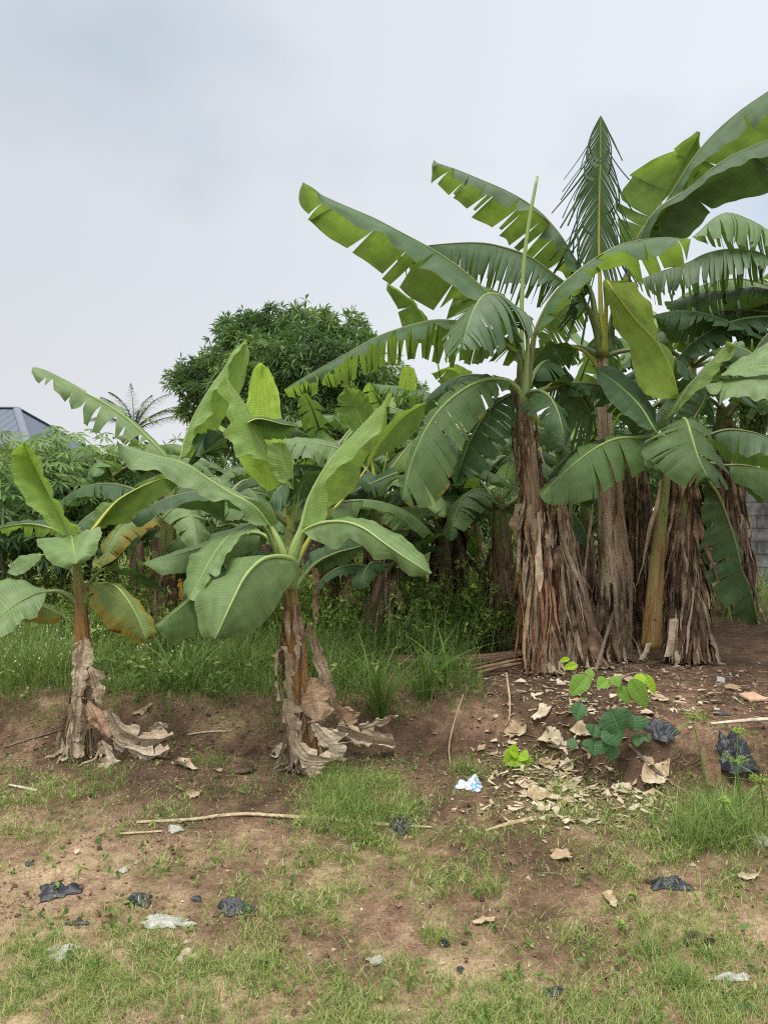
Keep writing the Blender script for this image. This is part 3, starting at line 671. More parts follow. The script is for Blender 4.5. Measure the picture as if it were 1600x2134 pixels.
hero_leaf(A_, dA, [(86, 1156), (60, 1168), (38, 1182), (17, 1195)], [
    ('top', [(86, 1152), (60, 1156), (40, 1159), (25, 1176), (17, 1195)], (.2, .2), O()),
    ('top', [(88, 1161), (70, 1181), (50, 1196), (34, 1200), (17, 1195)], (.1, .1), O())], dd=(.15, .15), m='grey', rw=.007, pet=([(160, 1200), (130, 1160)], (.05, .15)))
hero_leaf(A_, dA, [(128, 1108), (90, 1096), (50, 1092), (0, 1100), (-30, 1108)], [
    ('top', [(128, 1104), (90, 1084), (45, 1084), (15, 1090), (-30, 1106)], (.4, .4), O(ripple=.05)),
    ('under', [(128, 1112), (100, 1112), (50, 1116), (10, 1114), (-30, 1110)], (.5, .5), O(ripple=.08, tears=4))], dd=(.3, .4), m='under', rw=.008, pet=([(160, 1170), (145, 1130)], (.05, .2)))
# ---- A0: plant just left of the frame
A0 = plant('banana plant mostly off the left edge, its leaf tip with an orange stripe reaching in', -130, 1560, 4.9)
stem(A0, 4.9, [(-130, 1580), (-125, 1350), (-118, 1180), (-110, 1100)], [.07, .06, .05, .03], 'trunk_young')
hero_leaf(A0, 4.9, [(-60, 1215), (0, 1234), (45, 1246), (90, 1263), (132, 1283)], [
    ('top', [(-60, 1230), (0, 1270), (50, 1290), (90, 1301), (120, 1300), (132, 1283)], (.1, .1), O(ripple=.03)),
    ('top', [(-60, 1210), (0, 1230), (45, 1242), (90, 1260), (132, 1283)], (.3, .3), O())], dd=(.05, .1), m='old', rw=.008, pet=([(-112, 1160), (-90, 1190)], (0, 0)))
hero_leaf(A0, 4.9, [(-60, 1110), (-35, 1070), (-20, 1030), (-12, 990)], [
    ('top', [(-70, 1090), (-50, 1040), (-35, 1000), (-12, 990)], (0, 0), O()),
    ('top', [(-50, 1110), (-10, 1070), (4, 1035), (3, 1000), (-12, 990)], (0, 0), O())], dd=(0, .1), m='light', rw=.008, pet=([(-112, 1150), (-90, 1130)], (0, 0)))
# ---- B: young plant, front centre
dB = 4.62
B_ = plant('young banana plant at the front centre with orange stem and wide smooth leaves', 640, 1595, dB)
SB = stem(B_, dB, [(642, 1605), (630, 1480), (618, 1350), (607, 1240), (602, 1170), (600, 1140)], [.075, .072, .062, .055, .04, .02], 'trunk_orange')
hero_leaf(B_, dB, [(564, 1097), (530, 1056), (481, 1029), (424, 992), (381, 966), (306, 946), (243, 927)], [
    ('top', [(582, 1089), (572, 1062), (560, 1046), (520, 1036), (500, 1030), (424, 985), (381, 961), (306, 943), (243, 927)], (-.1, .1), O(ripple=.03, bulge=.05)),
    ('top', [(545, 1098), (521, 1094), (512, 1072), (472, 1046), (437, 1041), (381, 1019), (341, 989), (280, 980), (250, 958), (243, 927)], (-.15, -.35), O(ripple=.05, bulge=.08))],
    dd=(0, -.1), m='grey', rw=.012, pet=([(600, 1200), (588, 1145)], (-.02, -.04)))
hero_leaf(B_, dB, [(535, 1090), (495, 1105), (465, 1130), (440, 1165), (418, 1205), (394, 1248)], [
    ('top', [(530, 1088), (480, 1100), (440, 1120), (400, 1160), (386, 1198), (385, 1245), (394, 1248)], (.05, -.3), O(ripple=.05)),
    ('top', [(540, 1094), (515, 1120), (499, 1133), (485, 1147), (466, 1180), (452, 1203), (419, 1240), (394, 1248)], (-.15, -.5), O(ripple=.06, tears=2, tdepth=.5))],
    dd=(0, -.45), m='grey', rw=.010, pet=([(600, 1215), (580, 1160), (555, 1105)], (.05, .05)))
hero_leaf(B_, dB, [(615, 1170), (585, 1160), (548, 1166), (512, 1200), (484, 1254), (468, 1288), (449, 1331)], [
    ('top', [(610, 1163), (540, 1163), (482, 1167), (463, 1201), (419, 1222), (413, 1240), (408, 1264), (411, 1302), (420, 1327), (440, 1332), (449, 1331)], (-.1, -.75), O(ripple=.03, bulge=.06)),
    ('top', [(628, 1161), (615, 1200), (590, 1240), (548, 1302), (510, 1327), (482, 1329), (449, 1331)], (-.1, -.75), O(ripple=.03, bulge=.06))],
    dd=(-.12, -.9), m='grey', rib='rib', rw=.012, pet=([(606, 1225), (615, 1195)], (-.05, -.08)))
hero_leaf(B_, dB, [(575, 1185), (500, 1195), (416, 1238), (370, 1271), (326, 1307)], [
    ('top', [(580, 1200), (520, 1290), (440, 1312), (411, 1318), (380, 1335), (359, 1341), (336, 1324), (326, 1307)], (-.1, -.4), O(ripple=.03)),
    ('top', [(570, 1180), (490, 1185), (416, 1231), (370, 1265), (326, 1307)], (.1, -.2), O())], dd=(0, -.35), m='leaf', rw=.010, pet=([(606, 1240), (595, 1200)], (0, 0)))
hero_leaf(B_, dB, [(545, 1110), (505, 1112), (463, 1124), (419, 1140), (331, 1167), (290, 1182)], [
    ('top', [(540, 1140), (475, 1172), (430, 1188), (389, 1190), (342, 1204), (323, 1193), (290, 1182)], (.15, .05), O(ripple=.06, tears=1, tdepth=.3)),
    ('top', [(535, 1104), (463, 1117), (419, 1134), (331, 1163), (290, 1182)], (.3, .3), O())], dd=(.15, .15), m='grey', rw=.009, pet=([(600, 1200), (575, 1140)], (.05, .1)))
hero_leaf(B_, dB, [(628, 1102), (646, 1035), (685, 965), (735, 908), (778, 862), (816, 823)], [
    ('top', [(681, 1086), (684, 1045), (683, 1008), (706, 974), (745, 948), (765, 925), (790, 906), (802, 870), (816, 823)], (-.15, -.1), O(ripple=.04, bulge=.10)),
    ('under', [(678, 1092), (690, 1055), (742, 1022), (750, 990), (758, 967), (778, 930), (803, 890), (816, 823)], (.15, .2), O(ripple=.04))],
    dd=(0, .1), m='light', rw=.011, pet=([(604, 1190), (612, 1140)], (-.03, -.03)))
hero_leaf(B_, dB, [(765, 975), (800, 915), (845, 866), (887, 840)], [
    ('under', [(757, 968), (800, 946), (841, 924), (870, 896), (883, 870), (887, 840)], (.3, .3), O(ripple=.05)),
    ('under', [(772, 950), (790, 905), (825, 864), (862, 847), (887, 840)], (.2, .2), O(ripple=.05))], dd=(.3, .3), m='under', rib='rib_yellow', rw=.008, pet=([(608, 1190), (660, 1100), (715, 1040)], (.05, .2)))
hero_leaf(B_, dB, [(633, 1108), (665, 1092), (710, 1087), (754, 1099), (797, 1129), (841, 1160), (898, 1196)], [
    ('top', [(633, 1101), (690, 1084), (730, 1078), (754, 1079), (785, 1091), (832, 1116), (863, 1138), (885, 1163), (898, 1196)], (-.1, -.55), O(ripple=.03, bulge=.07)),
    ('top', [(636, 1112), (650, 1124), (676, 1134), (700, 1148), (727, 1120), (758, 1139), (780, 1168), (815, 1164), (838, 1187), (856, 1201), (880, 1202), (898, 1196)], (-.2, -.7), O(ripple=.04, bulge=.07))],
    dd=(-.1, -.7), m='grey', rw=.011, pet=([(607, 1185), (620, 1145)], (-.05, -.08)))
hero_leaf(B_, dB, [(628, 1205), (660, 1172), (700, 1152), (745, 1140), (772, 1128)], [
    ('under', [(628, 1180), (655, 1145), (700, 1122), (740, 1112), (772, 1128)], (.3, .3), O(ripple=.05)),
    ('under', [(640, 1200), (690, 1186), (727, 1174), (750, 1150), (772, 1128)], (.3, .3), O(ripple=.05))], dd=(.1, .3), m='dark', rib='rib', rw=.009, pet=([(608, 1245), (615, 1225)], (0, .05)))
# ---- N: bright young leaves behind B
dN = 5.7
N_ = plant('banana plant behind the front centre one, with upright glowing yellow green young leaves', 612, 1500, dN)
SN = stem(N_, dN, [(612, 1530), (608, 1300), (604, 1150), (603, 1090)], [.08, .07, .05, .03], 'trunk')
hero_leaf(N_, dN, [(592, 1015), (563, 955), (552, 915), (548, 872), (546, 815), (546, 757)], [
    ('top', [(556, 1023), (520, 990), (500, 962), (486, 930), (481, 905), (503, 862), (519, 827), (519, 795), (526, 770), (536, 757), (546, 757)], (0, .2), O(ripple=.05, bulge=.06)),
    ('top', [(610, 1010), (604, 965), (596, 930), (597, 905), (587, 865), (584, 840), (581, 815), (572, 790), (560, 768), (546, 757)], (0, .2), O(ripple=.04, bulge=.06))],
    dd=(-.05, .25), m='yellow', rib='rib_yellow', rw=.010, pet=([(604, 1110), (600, 1060)], (0, -.03)))
hero_leaf(N_, dN, [(608, 1010), (575, 975), (552, 942), (520, 880), (492, 828), (472, 787)], [
    ('top', [(590, 1010), (560, 960), (515, 946), (490, 957), (487, 925), (462, 903), (482, 882), (469, 866), (480, 840), (450, 814), (466, 790), (472, 787)], (-.25, -.15), O(ripple=.08, bulge=.08)),
    ('top', [(612, 1000), (585, 970), (560, 935), (534, 880), (503, 830), (472, 787)], (-.1, -.1), O())], dd=(-.15, -.15), m='light', rw=.010, pet=([(604, 1110), (610, 1060)], (0, -.05)))
hero_leaf(N_, dN, [(590, 925), (596, 950), (606, 985), (612, 1020)], [
    ('top', [(588, 921), (555, 925), (560, 965), (575, 1000), (612, 1020)], (-.25, -.25), O(ripple=.04)),
    ('top', [(592, 922), (605, 940), (611, 965), (612, 1020)], (-.25, -.25), O())], dd=(-.22, -.22), m='light', rw=.006)
hero_leaf(N_, dN, [(515, 881), (535, 873), (560, 876), (590, 884), (622, 888)], [
    ('under', [(517, 884), (527, 897), (542, 915), (575, 918), (600, 912), (606, 902), (622, 888)], (0, 0), O(ripple=.03)),
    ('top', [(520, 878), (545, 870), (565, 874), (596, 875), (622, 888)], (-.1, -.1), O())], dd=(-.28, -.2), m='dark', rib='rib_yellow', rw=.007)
hero_leaf(N_, dN, [(600, 1060), (592, 1030), (605, 1006), (590, 1010), (575, 1025), (562, 1046)], [
    ('top', [(625, 1005), (615, 994), (592, 1004), (572, 1020), (562, 1046)], (-.2, -.3), O()),
    ('top', [(616, 1030), (600, 1048), (585, 1070), (570, 1063), (562, 1046)], (-.35, -.4), O(ripple=.06))], dd=(-.1, -.35), m='dark', rw=.008, pet=([(604, 1110), (602, 1080)], (0, 0)))
hero_leaf(N_, dN, [(618, 1060), (626, 1015), (650, 992), (685, 990), (722, 1018)], [
    ('top', [(620, 1005), (640, 985), (665, 980), (700, 990), (722, 1018)], (-.1, -.1), O(ripple=.05)),
    ('under', [(640, 1030), (660, 1046), (690, 1042), (722, 1018)], (.1, .1), O(ripple=.06))], dd=(0, 0), m='dark', rw=.009, pet=([(606, 1110), (612, 1085)], (0, 0)))
gen_leaf(N_, P(604, 1095, dN), math.radians(-110), 1.3, .7, 1.5, .17, (.6, .5), (2, 2), 'dark')
gen_leaf(N_, P(604, 1095, dN), math.radians(75), 1.3, .6, 1.5, .17, (.6, .5), (2, 2), 'leaf')
gen_leaf(N_, P(604, 1095, dN), math.radians(20), 1.2, .9, 1.3, .17, (.6, .5), (2, 2), 'dark')
# ---- K: tall plant behind A and B, long torn leaf into the sky
dK = 6.9
K_ = plant('banana plant behind the two front ones, long torn leaf reaching into left sky', 352, 1300, dK)
SK = stem(K_, dK, [(352, 1400), (350, 1280), (350, 1160), (352, 1080), (356, 1020)], [.13, .12, .10, .08, .05], 'trunk')
hero_leaf(K_, dK, [(366, 1005), (352, 965), (332, 937), (300, 905), (262, 870), (220, 842), (175, 817), (125, 792), (97, 776), (67, 769)], [
    ('top', [(378, 985), (345, 965), (312, 938), (275, 914), (250, 892), (222, 898), (195, 880), (175, 866), (152, 858), (140, 830), (112, 815), (84, 792), (73, 785), (67, 769)], (-.2, -.1), O(ripple=.05, tears=11, tdepth=.35, gap=.4, gapm=.05, droop=.35, curl=.2)),
    ('top', [(385, 985), (360, 950), (325, 918), (290, 888), (262, 866), (220, 838), (175, 813), (125, 788), (67, 769)], (.2, .2), O(tears=5))],
    dd=(0, 0), m='grey', rw=.014, pet=([(353, 1070), (360, 1035)], (0, 0)))
hero_leaf(K_, dK, [(378, 955), (384, 922), (405, 868), (436, 812), (465, 770), (490, 730), (515, 715)], [
    ('top', [(394, 952), (400, 925), (404, 900), (430, 879), (442, 862), (442, 838), (447, 818), (475, 797), (482, 770), (483, 745), (500, 729), (515, 715)], (-.3, -.2), O(ripple=.05, bulge=.08)),
    ('top', [(408, 950), (422, 925), (452, 893), (476, 860), (495, 835), (503, 812), (511, 790), (516, 765), (521, 738), (515, 715)], (.05, .1), O(ripple=.04, bulge=.08))],
    dd=(-.2, .1), m='light', rw=.011, pet=([(355, 1070), (362, 1010)], (0, -.1)))
hero_leaf(K_, dK, [(380, 985), (430, 905), (412, 912), (400, 924)], [
    ('top', [(470, 905), (442, 896), (418, 905), (400, 924)], (-.1, -.1), O(ripple=.05)),
    ('top', [(478, 915), (462, 942), (440, 963), (417, 953), (400, 924)], (-.3, -.3), O(ripple=.08))], dd=(-.2, -.2), m='dark', rw=.008, pet=([(354, 1075), (362, 1030)], (0, -.1)))
for az, L_, el, dr, mm in ((-80, 1.5, .8, 1.9, 'dark'), (-140, 1.2, .5, 1.7, 'dark'), (60, 1.4, .7, 1.9, 'leaf'), (150, 1.2, .5, 1.8, 'grey'), (100, 1.5, .4, 1.5, 'leaf'), (200, 1.1, .3, 1.6, 'old')):
    gen_leaf(K_, P(353, 1075, dK), math.radians(az), L_, el, dr, .2, (.6, .6), (7, 7), mm)
skirt(K_, SK, .13, 60, .0, .7, (.2, .5), (.03, .07), 'dry')
# ---- C: tall leaning plant left of the clump
dC = 5.9
C_ = plant('tall leaning banana plant with shaggy reddish dead leaves, left edge of the big clump', 1130, 1415, dC)
SC = stem(C_, dC, [(1140, 1425), (1128, 1250), (1115, 1080), (1098, 930), (1090, 840), (1090, 760)], [.115, .108, .095, .082, .07, .05], 'trunk_peeling')
hero_leaf(C_, dC, [(1080, 740), (1040, 700), (1000, 682), (929, 669), (880, 673), (805, 695), (764, 714), (690, 755), (655, 774), (592, 811)], [
    ('top', [(1075, 760), (1000, 722), (945, 700), (900, 688), (850, 692), (800, 712), (770, 727), (735, 747), (690, 777), (655, 789), (625, 804), (592, 811)], (-.35, -.1), O(tears=20, tdepth=.45, gap=.3, ripple=.04, curl=.2)),
    ('under', [(1060, 762), (1041, 752), (992, 757), (917, 762), (880, 748), (812, 760), (767, 782), (730, 801), (690, 812), (655, 820), (617, 831), (600, 826)], (.2, .1), O(tears=42, tdepth=.3, gap=.10, rag=.05, ripple=.02))],
    dd=(-.05, -.1), m='under', rib='rib_dark', rw=.014, pet=([(1092, 840), (1088, 780)], (-.03, -.05)))
hero_leaf(C_, dC, [(1100, 705), (1080, 650), (1045, 618), (1011, 614), (987, 645), (971, 690), (962, 724)], [
    ('top', [(1085, 690), (1000, 630), (960, 640), (929, 668), (920, 705), (928, 745), (962, 728)], (-.3, -.8), O(tears=14, tdepth=.25, gap=.25, droop=.2)),
    ('top', [(1100, 690), (1104, 655), (1113, 688), (1072, 690), (1050, 712), (1030, 730), (1012, 727), (962, 726)], (-.4, -.85), O(tears=14, tdepth=.2, gap=.28, droop=.25))],
    dd=(-.1, -.8), m='bluish', rib='rib', rw=.012, pet=([(1092, 840), (1096, 770)], (-.05, -.08)))
hero_leaf(C_, dC, [(1082, 722), (1040, 640), (960, 562), (884, 511), (842, 489), (779, 455), (692, 417), (629, 385)], [
    ('top', [(1075, 740), (1020, 660), (930, 580), (860, 525), (842, 512), (820, 505), (797, 486), (745, 478), (722, 452), (692, 445), (663, 430), (655, 407), (629, 385)], (-.25, -.2), O(ripple=.04, tears=2, tdepth=.5, bulge=.1)),
    ('under', [(1060, 740), (1000, 650), (940, 622), (910, 651), (850, 617), (822, 590), (805, 576), (771, 553), (734, 520), (692, 497), (625, 440), (618, 425), (622, 400), (629, 385)], (.2, .2), O(tears=9, tdepth=.2, gap=.12, ripple=.03))],
    dd=(.1, -.1), m='under', rib='rib_dark', rw=.014, pet=([(1092, 840), (1090, 780)], (.03, .08)))
hero_leaf(C_, dC, [(1112, 700), (1135, 645), (1165, 600), (1220, 553), (1281, 515), (1340, 499), (1400, 495), (1436, 503)], [
    ('top', [(1135, 690), (1175, 630), (1215, 590), (1262, 548), (1300, 520), (1330, 533), (1375, 537), (1396, 520), (1424, 500), (1436, 503)], (-.4, -.4), O(ripple=.05, tears=6, tdepth=.45, gap=.15)),
    ('under', [(1105, 690), (1125, 690), (1190, 625), (1225, 605), (1260, 575), (1307, 556), (1322, 582), (1341, 575), (1362, 570), (1392, 562), (1432, 545), (1436, 510)], (.1, .1), O(ripple=.03, tears=7, tdepth=.3, gap=.2))],
    dd=(-.1, -.3), m='under', rib='rib_dark', rw=.014, pet=([(1092, 840), (1104, 760)], (0, -.05)))
hero_leaf(C_, dC, [(1058, 792), (1015, 790), (965, 812), (915, 855), (882, 905), (858, 960), (846, 1005), (840, 1042)], [
    ('top', [(1062, 806), (1042, 820), (1020, 856), (990, 890), (972, 916), (953, 967), (926, 1013), (894, 1054), (863, 1060), (840, 1042)], (-.2, -.5), O(tears=12, tdepth=.3, gap=.10, ripple=.04, rag=.05)),
    ('top', [(1050, 782), (1005, 782), (948, 803), (898, 850), (866, 905), (843, 962), (835, 1010), (840, 1042)], (-.1, -.3), O(tears=16, tdepth=.3, gap=.2, rag=.15))],
    dd=(-.1, -.5), m='worn', rib='rib', rw=.011, label='hanging torn leaf with burnt brown tip', pet=([(1096, 855), (1082, 815)], (-.05, -.05)))
hero_leaf(C_, dC, [(1060, 822), (1020, 850), (988, 900), (966, 950), (950, 1012)], [
    ('top', [(1085, 830), (1072, 900), (1042, 932), (1020, 978), (990, 992), (950, 1014)], (0, -.2), O(tears=16, tdepth=.3, gap=.14, droop=.1)),
    ('top', [(1030, 830), (988, 868), (965, 915), (950, 960), (942, 1005)], (0, -.2), O(tears=10, tdepth=.3, gap=.2))],
    dd=(.1, -.1), m='dark', rw=.010, pet=([(1096, 860), (1085, 830)], (0, .05)))
hero_leaf(C_, dC, [(1142, 804), (1165, 794), (1198, 812), (1225, 850), (1241, 892)], [
    ('top', [(1150, 795), (1180, 785), (1218, 810), (1242, 850), (1243, 890)], (-.1, -.1), O(tears=5)),
    ('under', [(1140, 825), (1152, 880), (1178, 932), (1210, 938), (1235, 925), (1241, 895)], (.2, .1), O(tears=16, tdepth=.2, gap=.2))],
    dd=(.05, .05), m='dark', rib='rib_yellow', rw=.010, pet=([(1104, 870), (1118, 825)], (0, .02)))
hero_leaf(C_, dC, [(1085, 715), (1060, 640), (1005, 603), (955, 590)], [
    ('under', [(1070, 700), (1010, 650), (965, 652), (928, 668), (945, 620), (955, 590)], (.3, .3), O(tears=3)),
    ('under', [(1080, 680), (1050, 612), (1005, 595), (955, 590)], (.3, .3), O())], dd=(.2, .3), m='under', rw=.009, pet=([(1092, 835), (1090, 780)], (.05, .1)))
rl = MB(); tube(rl, px3([(1090, 770), (1086, 660), (1092, 540), (1104, 450), (1119, 368)], dC, .05), [.02, .018, .017, .016, .012], 10, n=24)
rl.build('rolled_leaf', M['rib'], C_)
for az, L_, el, dr, mm in ((30, 1.5, .9, 1.6, 'dark'), (80, 1.5, .5, 1.9, 'dark'), (170, 1.0, .2, 1.6, 'dark'), (-40, 1.6, .7, 1.8, 'dark')):
    gen_leaf(C_, P(1092, 830, dC), math.radians(az), L_, el, dr, .2, (.8, .8), (14, 14), mm)
skirt(C_, SC, .088, 420, .0, .60, (.12, .6), (.010, .040), 'dry', 1.0, .05, rr=(.0, .95))
skirt(C_, SC, .12, 60, .1, .55, (.3, .8), (.012, .03), 'dry_red', 1.0, .1, name='dry_sheaths')
skirt(C_, SC, .085, 75, .55, .93, (.12, .45), (.010, .035), 'dry', 1.0, .03, name='dry_sheaths', rr=(.2, .9))
skirt(C_, SC, .115, 22, .03, .6, (.15, .4), (.05, .11), 'dry', 1.0, .12, name='dry_leaf_flaps', rr=(.3, .9))
skirt(C_, SC, .11, 40, .02, .10, (.15, .35), (.012, .05), 'dry', 1.0, 1.1, name='splayed_dry_leaves', rr=(.1, .9))
# ---- C2: stump wrapped in dead leaves, right of C
d2 = 6.15
S_ = plant('leafless banana stump in a wide skirt of dead leaves, right of the leaning plant', 1215, 1390, d2, 'banana stump', 'banana stumps')
S2 = stem(S_, d2, [(1215, 1400), (1195, 1280), (1172, 1150), (1155, 1060), (1150, 1020)], [.17, .15, .13, .11, .09], 'trunk')
skirt(S_, S2, .112, 760, .0, .98, (.2, .9), (.010, .045), 'dry', .95, .16, rr=(.0, 1.0))
# ---- D: tallest plant
dD = 6.5
D_ = plant('tallest banana plant with pale bare tan stem and frilled upright leaf on top', 1285, 1370, dD)
SD = stem(D_, dD, [(1288, 1385), (1275, 1200), (1268, 1050), (1262, 950), (1256, 850), (1254, 760), (1254, 710)], [.15, .125, .118, .10, .078, .065, .04], 'trunk_tan')
hero_leaf(D_, dD, [(1232, 610), (1184, 520), (1161, 485), (1124, 443), (1075, 409), (1037, 390), (1000, 374), (950, 353), (902, 337)], [
    ('top', [(1215, 625), (1170, 530), (1160, 500), (1130, 475), (1105, 452), (1085, 455), (1060, 425), (1030, 412), (1000, 398), (975, 382), (945, 372), (920, 357), (902, 337)], (-.3, -.25), O(ripple=.05, tears=8, tdepth=.5, gap=.2, curl=.1)),
    ('under', [(1200, 625), (1165, 567), (1142, 562), (1086, 527), (1064, 516), (1058, 496), (1037, 486), (1015, 467), (996, 456), (977, 441), (942, 415), (927, 403), (899, 377), (902, 337)], (.2, .15), O(tears=15, tdepth=.3, gap=.22, ripple=.03, curl=.15))],
    dd=(0, -.1), m='under', rib='rib_dark', rw=.014, pet=([(1252, 740), (1242, 670)], (-.02, -.02)))
hero_leaf(D_, dD, [(1225, 640), (1195, 605), (1161, 580), (1105, 537), (1030, 511), (974, 506), (899, 511), (861, 519), (836, 535)], [
    ('top', [(1205, 650), (1175, 612), (1142, 595), (1105, 600), (1064, 592), (992, 573), (917, 563), (880, 553), (850, 552), (832, 548)], (-.3, -.3), O(tears=34, tdepth=.3, gap=.12, ripple=.02)),
    ('under', [(1200, 670), (1150, 640), (1110, 640), (1067, 632), (1022, 618), (981, 608), (917, 595), (872, 580), (845, 572), (835, 560)], (.2, .2), O(tears=48, tdepth=.12, gap=.45, ripple=.02, rag=.15))],
    dd=(-.1, -.4), m='bluish', rib='rib_dark', rw=.013, pet=([(1252, 745), (1242, 690)], (-.03, -.05)))
hero_leaf(D_, dD, [(1248, 545), (1247, 500), (1248, 440), (1249, 380), (1251, 310), (1251, 240)], [
    ('under', [(1238, 690), (1208, 650), (1187, 585), (1182, 530), (1190, 470), (1188, 430), (1193, 385), (1210, 345), (1226, 312)], (-.25, -.1), O(tears=36, tdepth=.22, gap=.30, gapm=.018, rag=.07, ripple=.02, curl=.22, droop=.2, even=True)),
    ('under', [(1260, 690), (1292, 650), (1308, 580), (1307, 520), (1298, 475), (1300, 425), (1289, 382), (1280, 345), (1273, 308)], (-.25, -.1), O(tears=34, tdepth=.24, gap=.30, gapm=.018, rag=.07, ripple=.02, curl=.22, droop=.22, even=True))],
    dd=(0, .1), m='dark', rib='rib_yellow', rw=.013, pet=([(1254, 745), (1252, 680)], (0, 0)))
hero_leaf(D_, dD, [(1315, 545), (1330, 490), (1365, 440), (1402, 378), (1435, 318), (1458, 276)], [
    ('under', [(1295, 530), (1287, 450), (1298, 395), (1326, 362), (1360, 336), (1394, 316), (1432, 291), (1458, 276)], (.1, .1), O(ripple=.03, tears=4, tdepth=.3, gap=.2)),
    ('under', [(1340, 520), (1368, 470), (1385, 405), (1412, 392), (1446, 364), (1460, 334), (1458, 276)], (.1, .1), O(ripple=.03, tears=3, tdepth=.3, gap=.2))],
    dd=(.15, .3), m='under', rib='rib_dark', rw=.012, pet=([(1256, 745), (1285, 620)], (.03, .1)))
hero_leaf(D_, dD, [(1325, 530), (1336, 491), (1367, 438), (1442, 388), (1469, 362), (1525, 324), (1600, 292), (1700, 262)], [
    ('top', [(1345, 500), (1378, 442), (1402, 434), (1431, 405), (1460, 386), (1475, 368), (1510, 367), (1522, 352), (1550, 344), (1562, 331), (1600, 322), (1700, 270)], (-.3, -.6), O(ripple=.06, bulge=.1)),
    ('under', [(1345, 525), (1390, 512), (1442, 499), (1468, 482), (1490, 449), (1555, 421), (1600, 398), (1700, 330), (1702, 275)], (.2, -.1), O(ripple=.03, tears=3, tdepth=.5))],
    dd=(-.05, -.4), m='dark', rib='rib_dark', rw=.014, pet=([(1256, 745), (1290, 620)], (-.02, -.05)))
hero_leaf(D_, dD, [(1350, 490), (1400, 400), (1459, 310), (1525, 244), (1600, 190), (1690, 135)], [
    ('top', [(1370, 490), (1425, 400), (1461, 337), (1500, 320), (1530, 301), (1562, 263), (1600, 234), (1690, 160)], (-.2, -.3), O(ripple=.05, bulge=.1, tears=2, tdepth=.5)),
    ('under', [(1380, 500), (1430, 430), (1480, 372), (1530, 340), (1590, 305), (1640, 265), (1695, 190), (1690, 140)], (.2, .1), O(ripple=.03, tears=3))],
    dd=(.1, -.2), m='under', rib='rib_dark', rw=.013, pet=([(1256, 745), (1300, 600)], (0, .05)))
hero_leaf(D_, dD, [(1262, 582), (1288, 622), (1328, 672), (1366, 712), (1388, 748), (1404, 785), (1412, 830)], [
    ('under', [(1255, 590), (1270, 637), (1277, 675), (1311, 720), (1319, 769), (1327, 800), (1346, 822), (1375, 832), (1412, 830)], (-.5, -.75), O(ripple=.03, bulge=.1)),
    ('under', [(1310, 580), (1322, 615), (1350, 638), (1366, 675), (1380, 705), (1416, 742), (1419, 790), (1412, 830)], (-.2, -.6), O(ripple=.04, bulge=.1, tears=2, tdepth=.5))],
    dd=(-.35, -.8), m='olive', rib='rib_yellow', rw=.010, pet=([(1258, 740), (1262, 640), (1258, 592)], (-.05, -.25)))
hero_leaf(D_, dD, [(1222, 640), (1195, 640), (1165, 665), (1143, 700), (1124, 726)], [
    ('under', [(1220, 622), (1180, 620), (1135, 650), (1118, 690), (1124, 726)], (.3, .3), O(tears=8)),
    ('under', [(1228, 660), (1212, 692), (1195, 702), (1165, 722), (1124, 726)], (.3, .3), O(tears=14, gap=.25))], dd=(.2, .3), m='under', rw=.010, pet=([(1252, 760), (1240, 690)], (.02, .1)))
hero_leaf(D_, dD, [(1192, 722), (1150, 718), (1122, 735), (1106, 770), (1100, 802)], [
    ('top', [(1190, 716), (1145, 711), (1112, 728), (1098, 765), (1100, 802)], (-.1, -.2), O(ripple=.05)),
    ('under', [(1196, 738), (1186, 780), (1165, 806), (1130, 816), (1100, 802)], (.1, 0), O(ripple=.04, tears=3))], dd=(0, 0), m='dark', rib='rib_yellow', rw=.012, pet=([(1254, 800), (1244, 765), (1220, 735)], (0, 0)))
for az, L_, el, dr, mm in ((20, 1.8, .8, 1.7, 'dark'), (70, 1.6, .4, 1.8, 'dark'), (-30, 1.6, .6, 1.9, 'leaf')):
    gen_leaf(D_, P(1254, 745, dD), math.radians(az), L_, el, dr, .22, (.8, .8), (14, 14), mm)
skirt(D_, SD, .13, 90, .0, .30, (.15, .5), (.02, .05), 'dry', 1.1)
dd_ = MB()
ribbon(dd_, P(1290, 1000, dD - .1), (1, -.3), 1.3, .05, .6, .05, 22, vfold=.6); ribbon(dd_, P(1235, 1050, dD - .1), (-1, -.3), .8, .04, .7, .05, 14)
dd_.build('dry_leaf', M['drytan'], D_)
# ---- D2: dark stump behind
skirt(S_, S2, .14, 30, .03, .8, (.15, .45), (.05, .12), 'dry', 1.0, .15, name='dry_leaf_flaps', rr=(.3, 1.0))
skirt(S_, S2, .15, 110, .02, .16, (.25, .75), (.012, .055), 'dry', 1.0, 1.5, name='splayed_dry_leaves', rr=(.1, .95))
skirt(D_, SD, .13, 70, .02, .12, (.25, .6), (.012, .05), 'dry', 1.0, 1.4, name='splayed_dry_leaves', rr=(.1, .9))
q_ = plant('dark dead leaf covered banana stump behind the tallest plant and the green stem', 1325, 1330, 7.1, 'banana stump', 'banana stumps')
s_ = stem(q_, 7.1, [(1330, 1340), (1322, 1180), (1315, 1000), (1312, 930)], [.15, .14, .12, .1], 'trunk')
skirt(q_, s_, .14, 360, 0, .98, (.3, .9), (.012, .035), 'dry', 1.0, .15, rr=(0, .55))
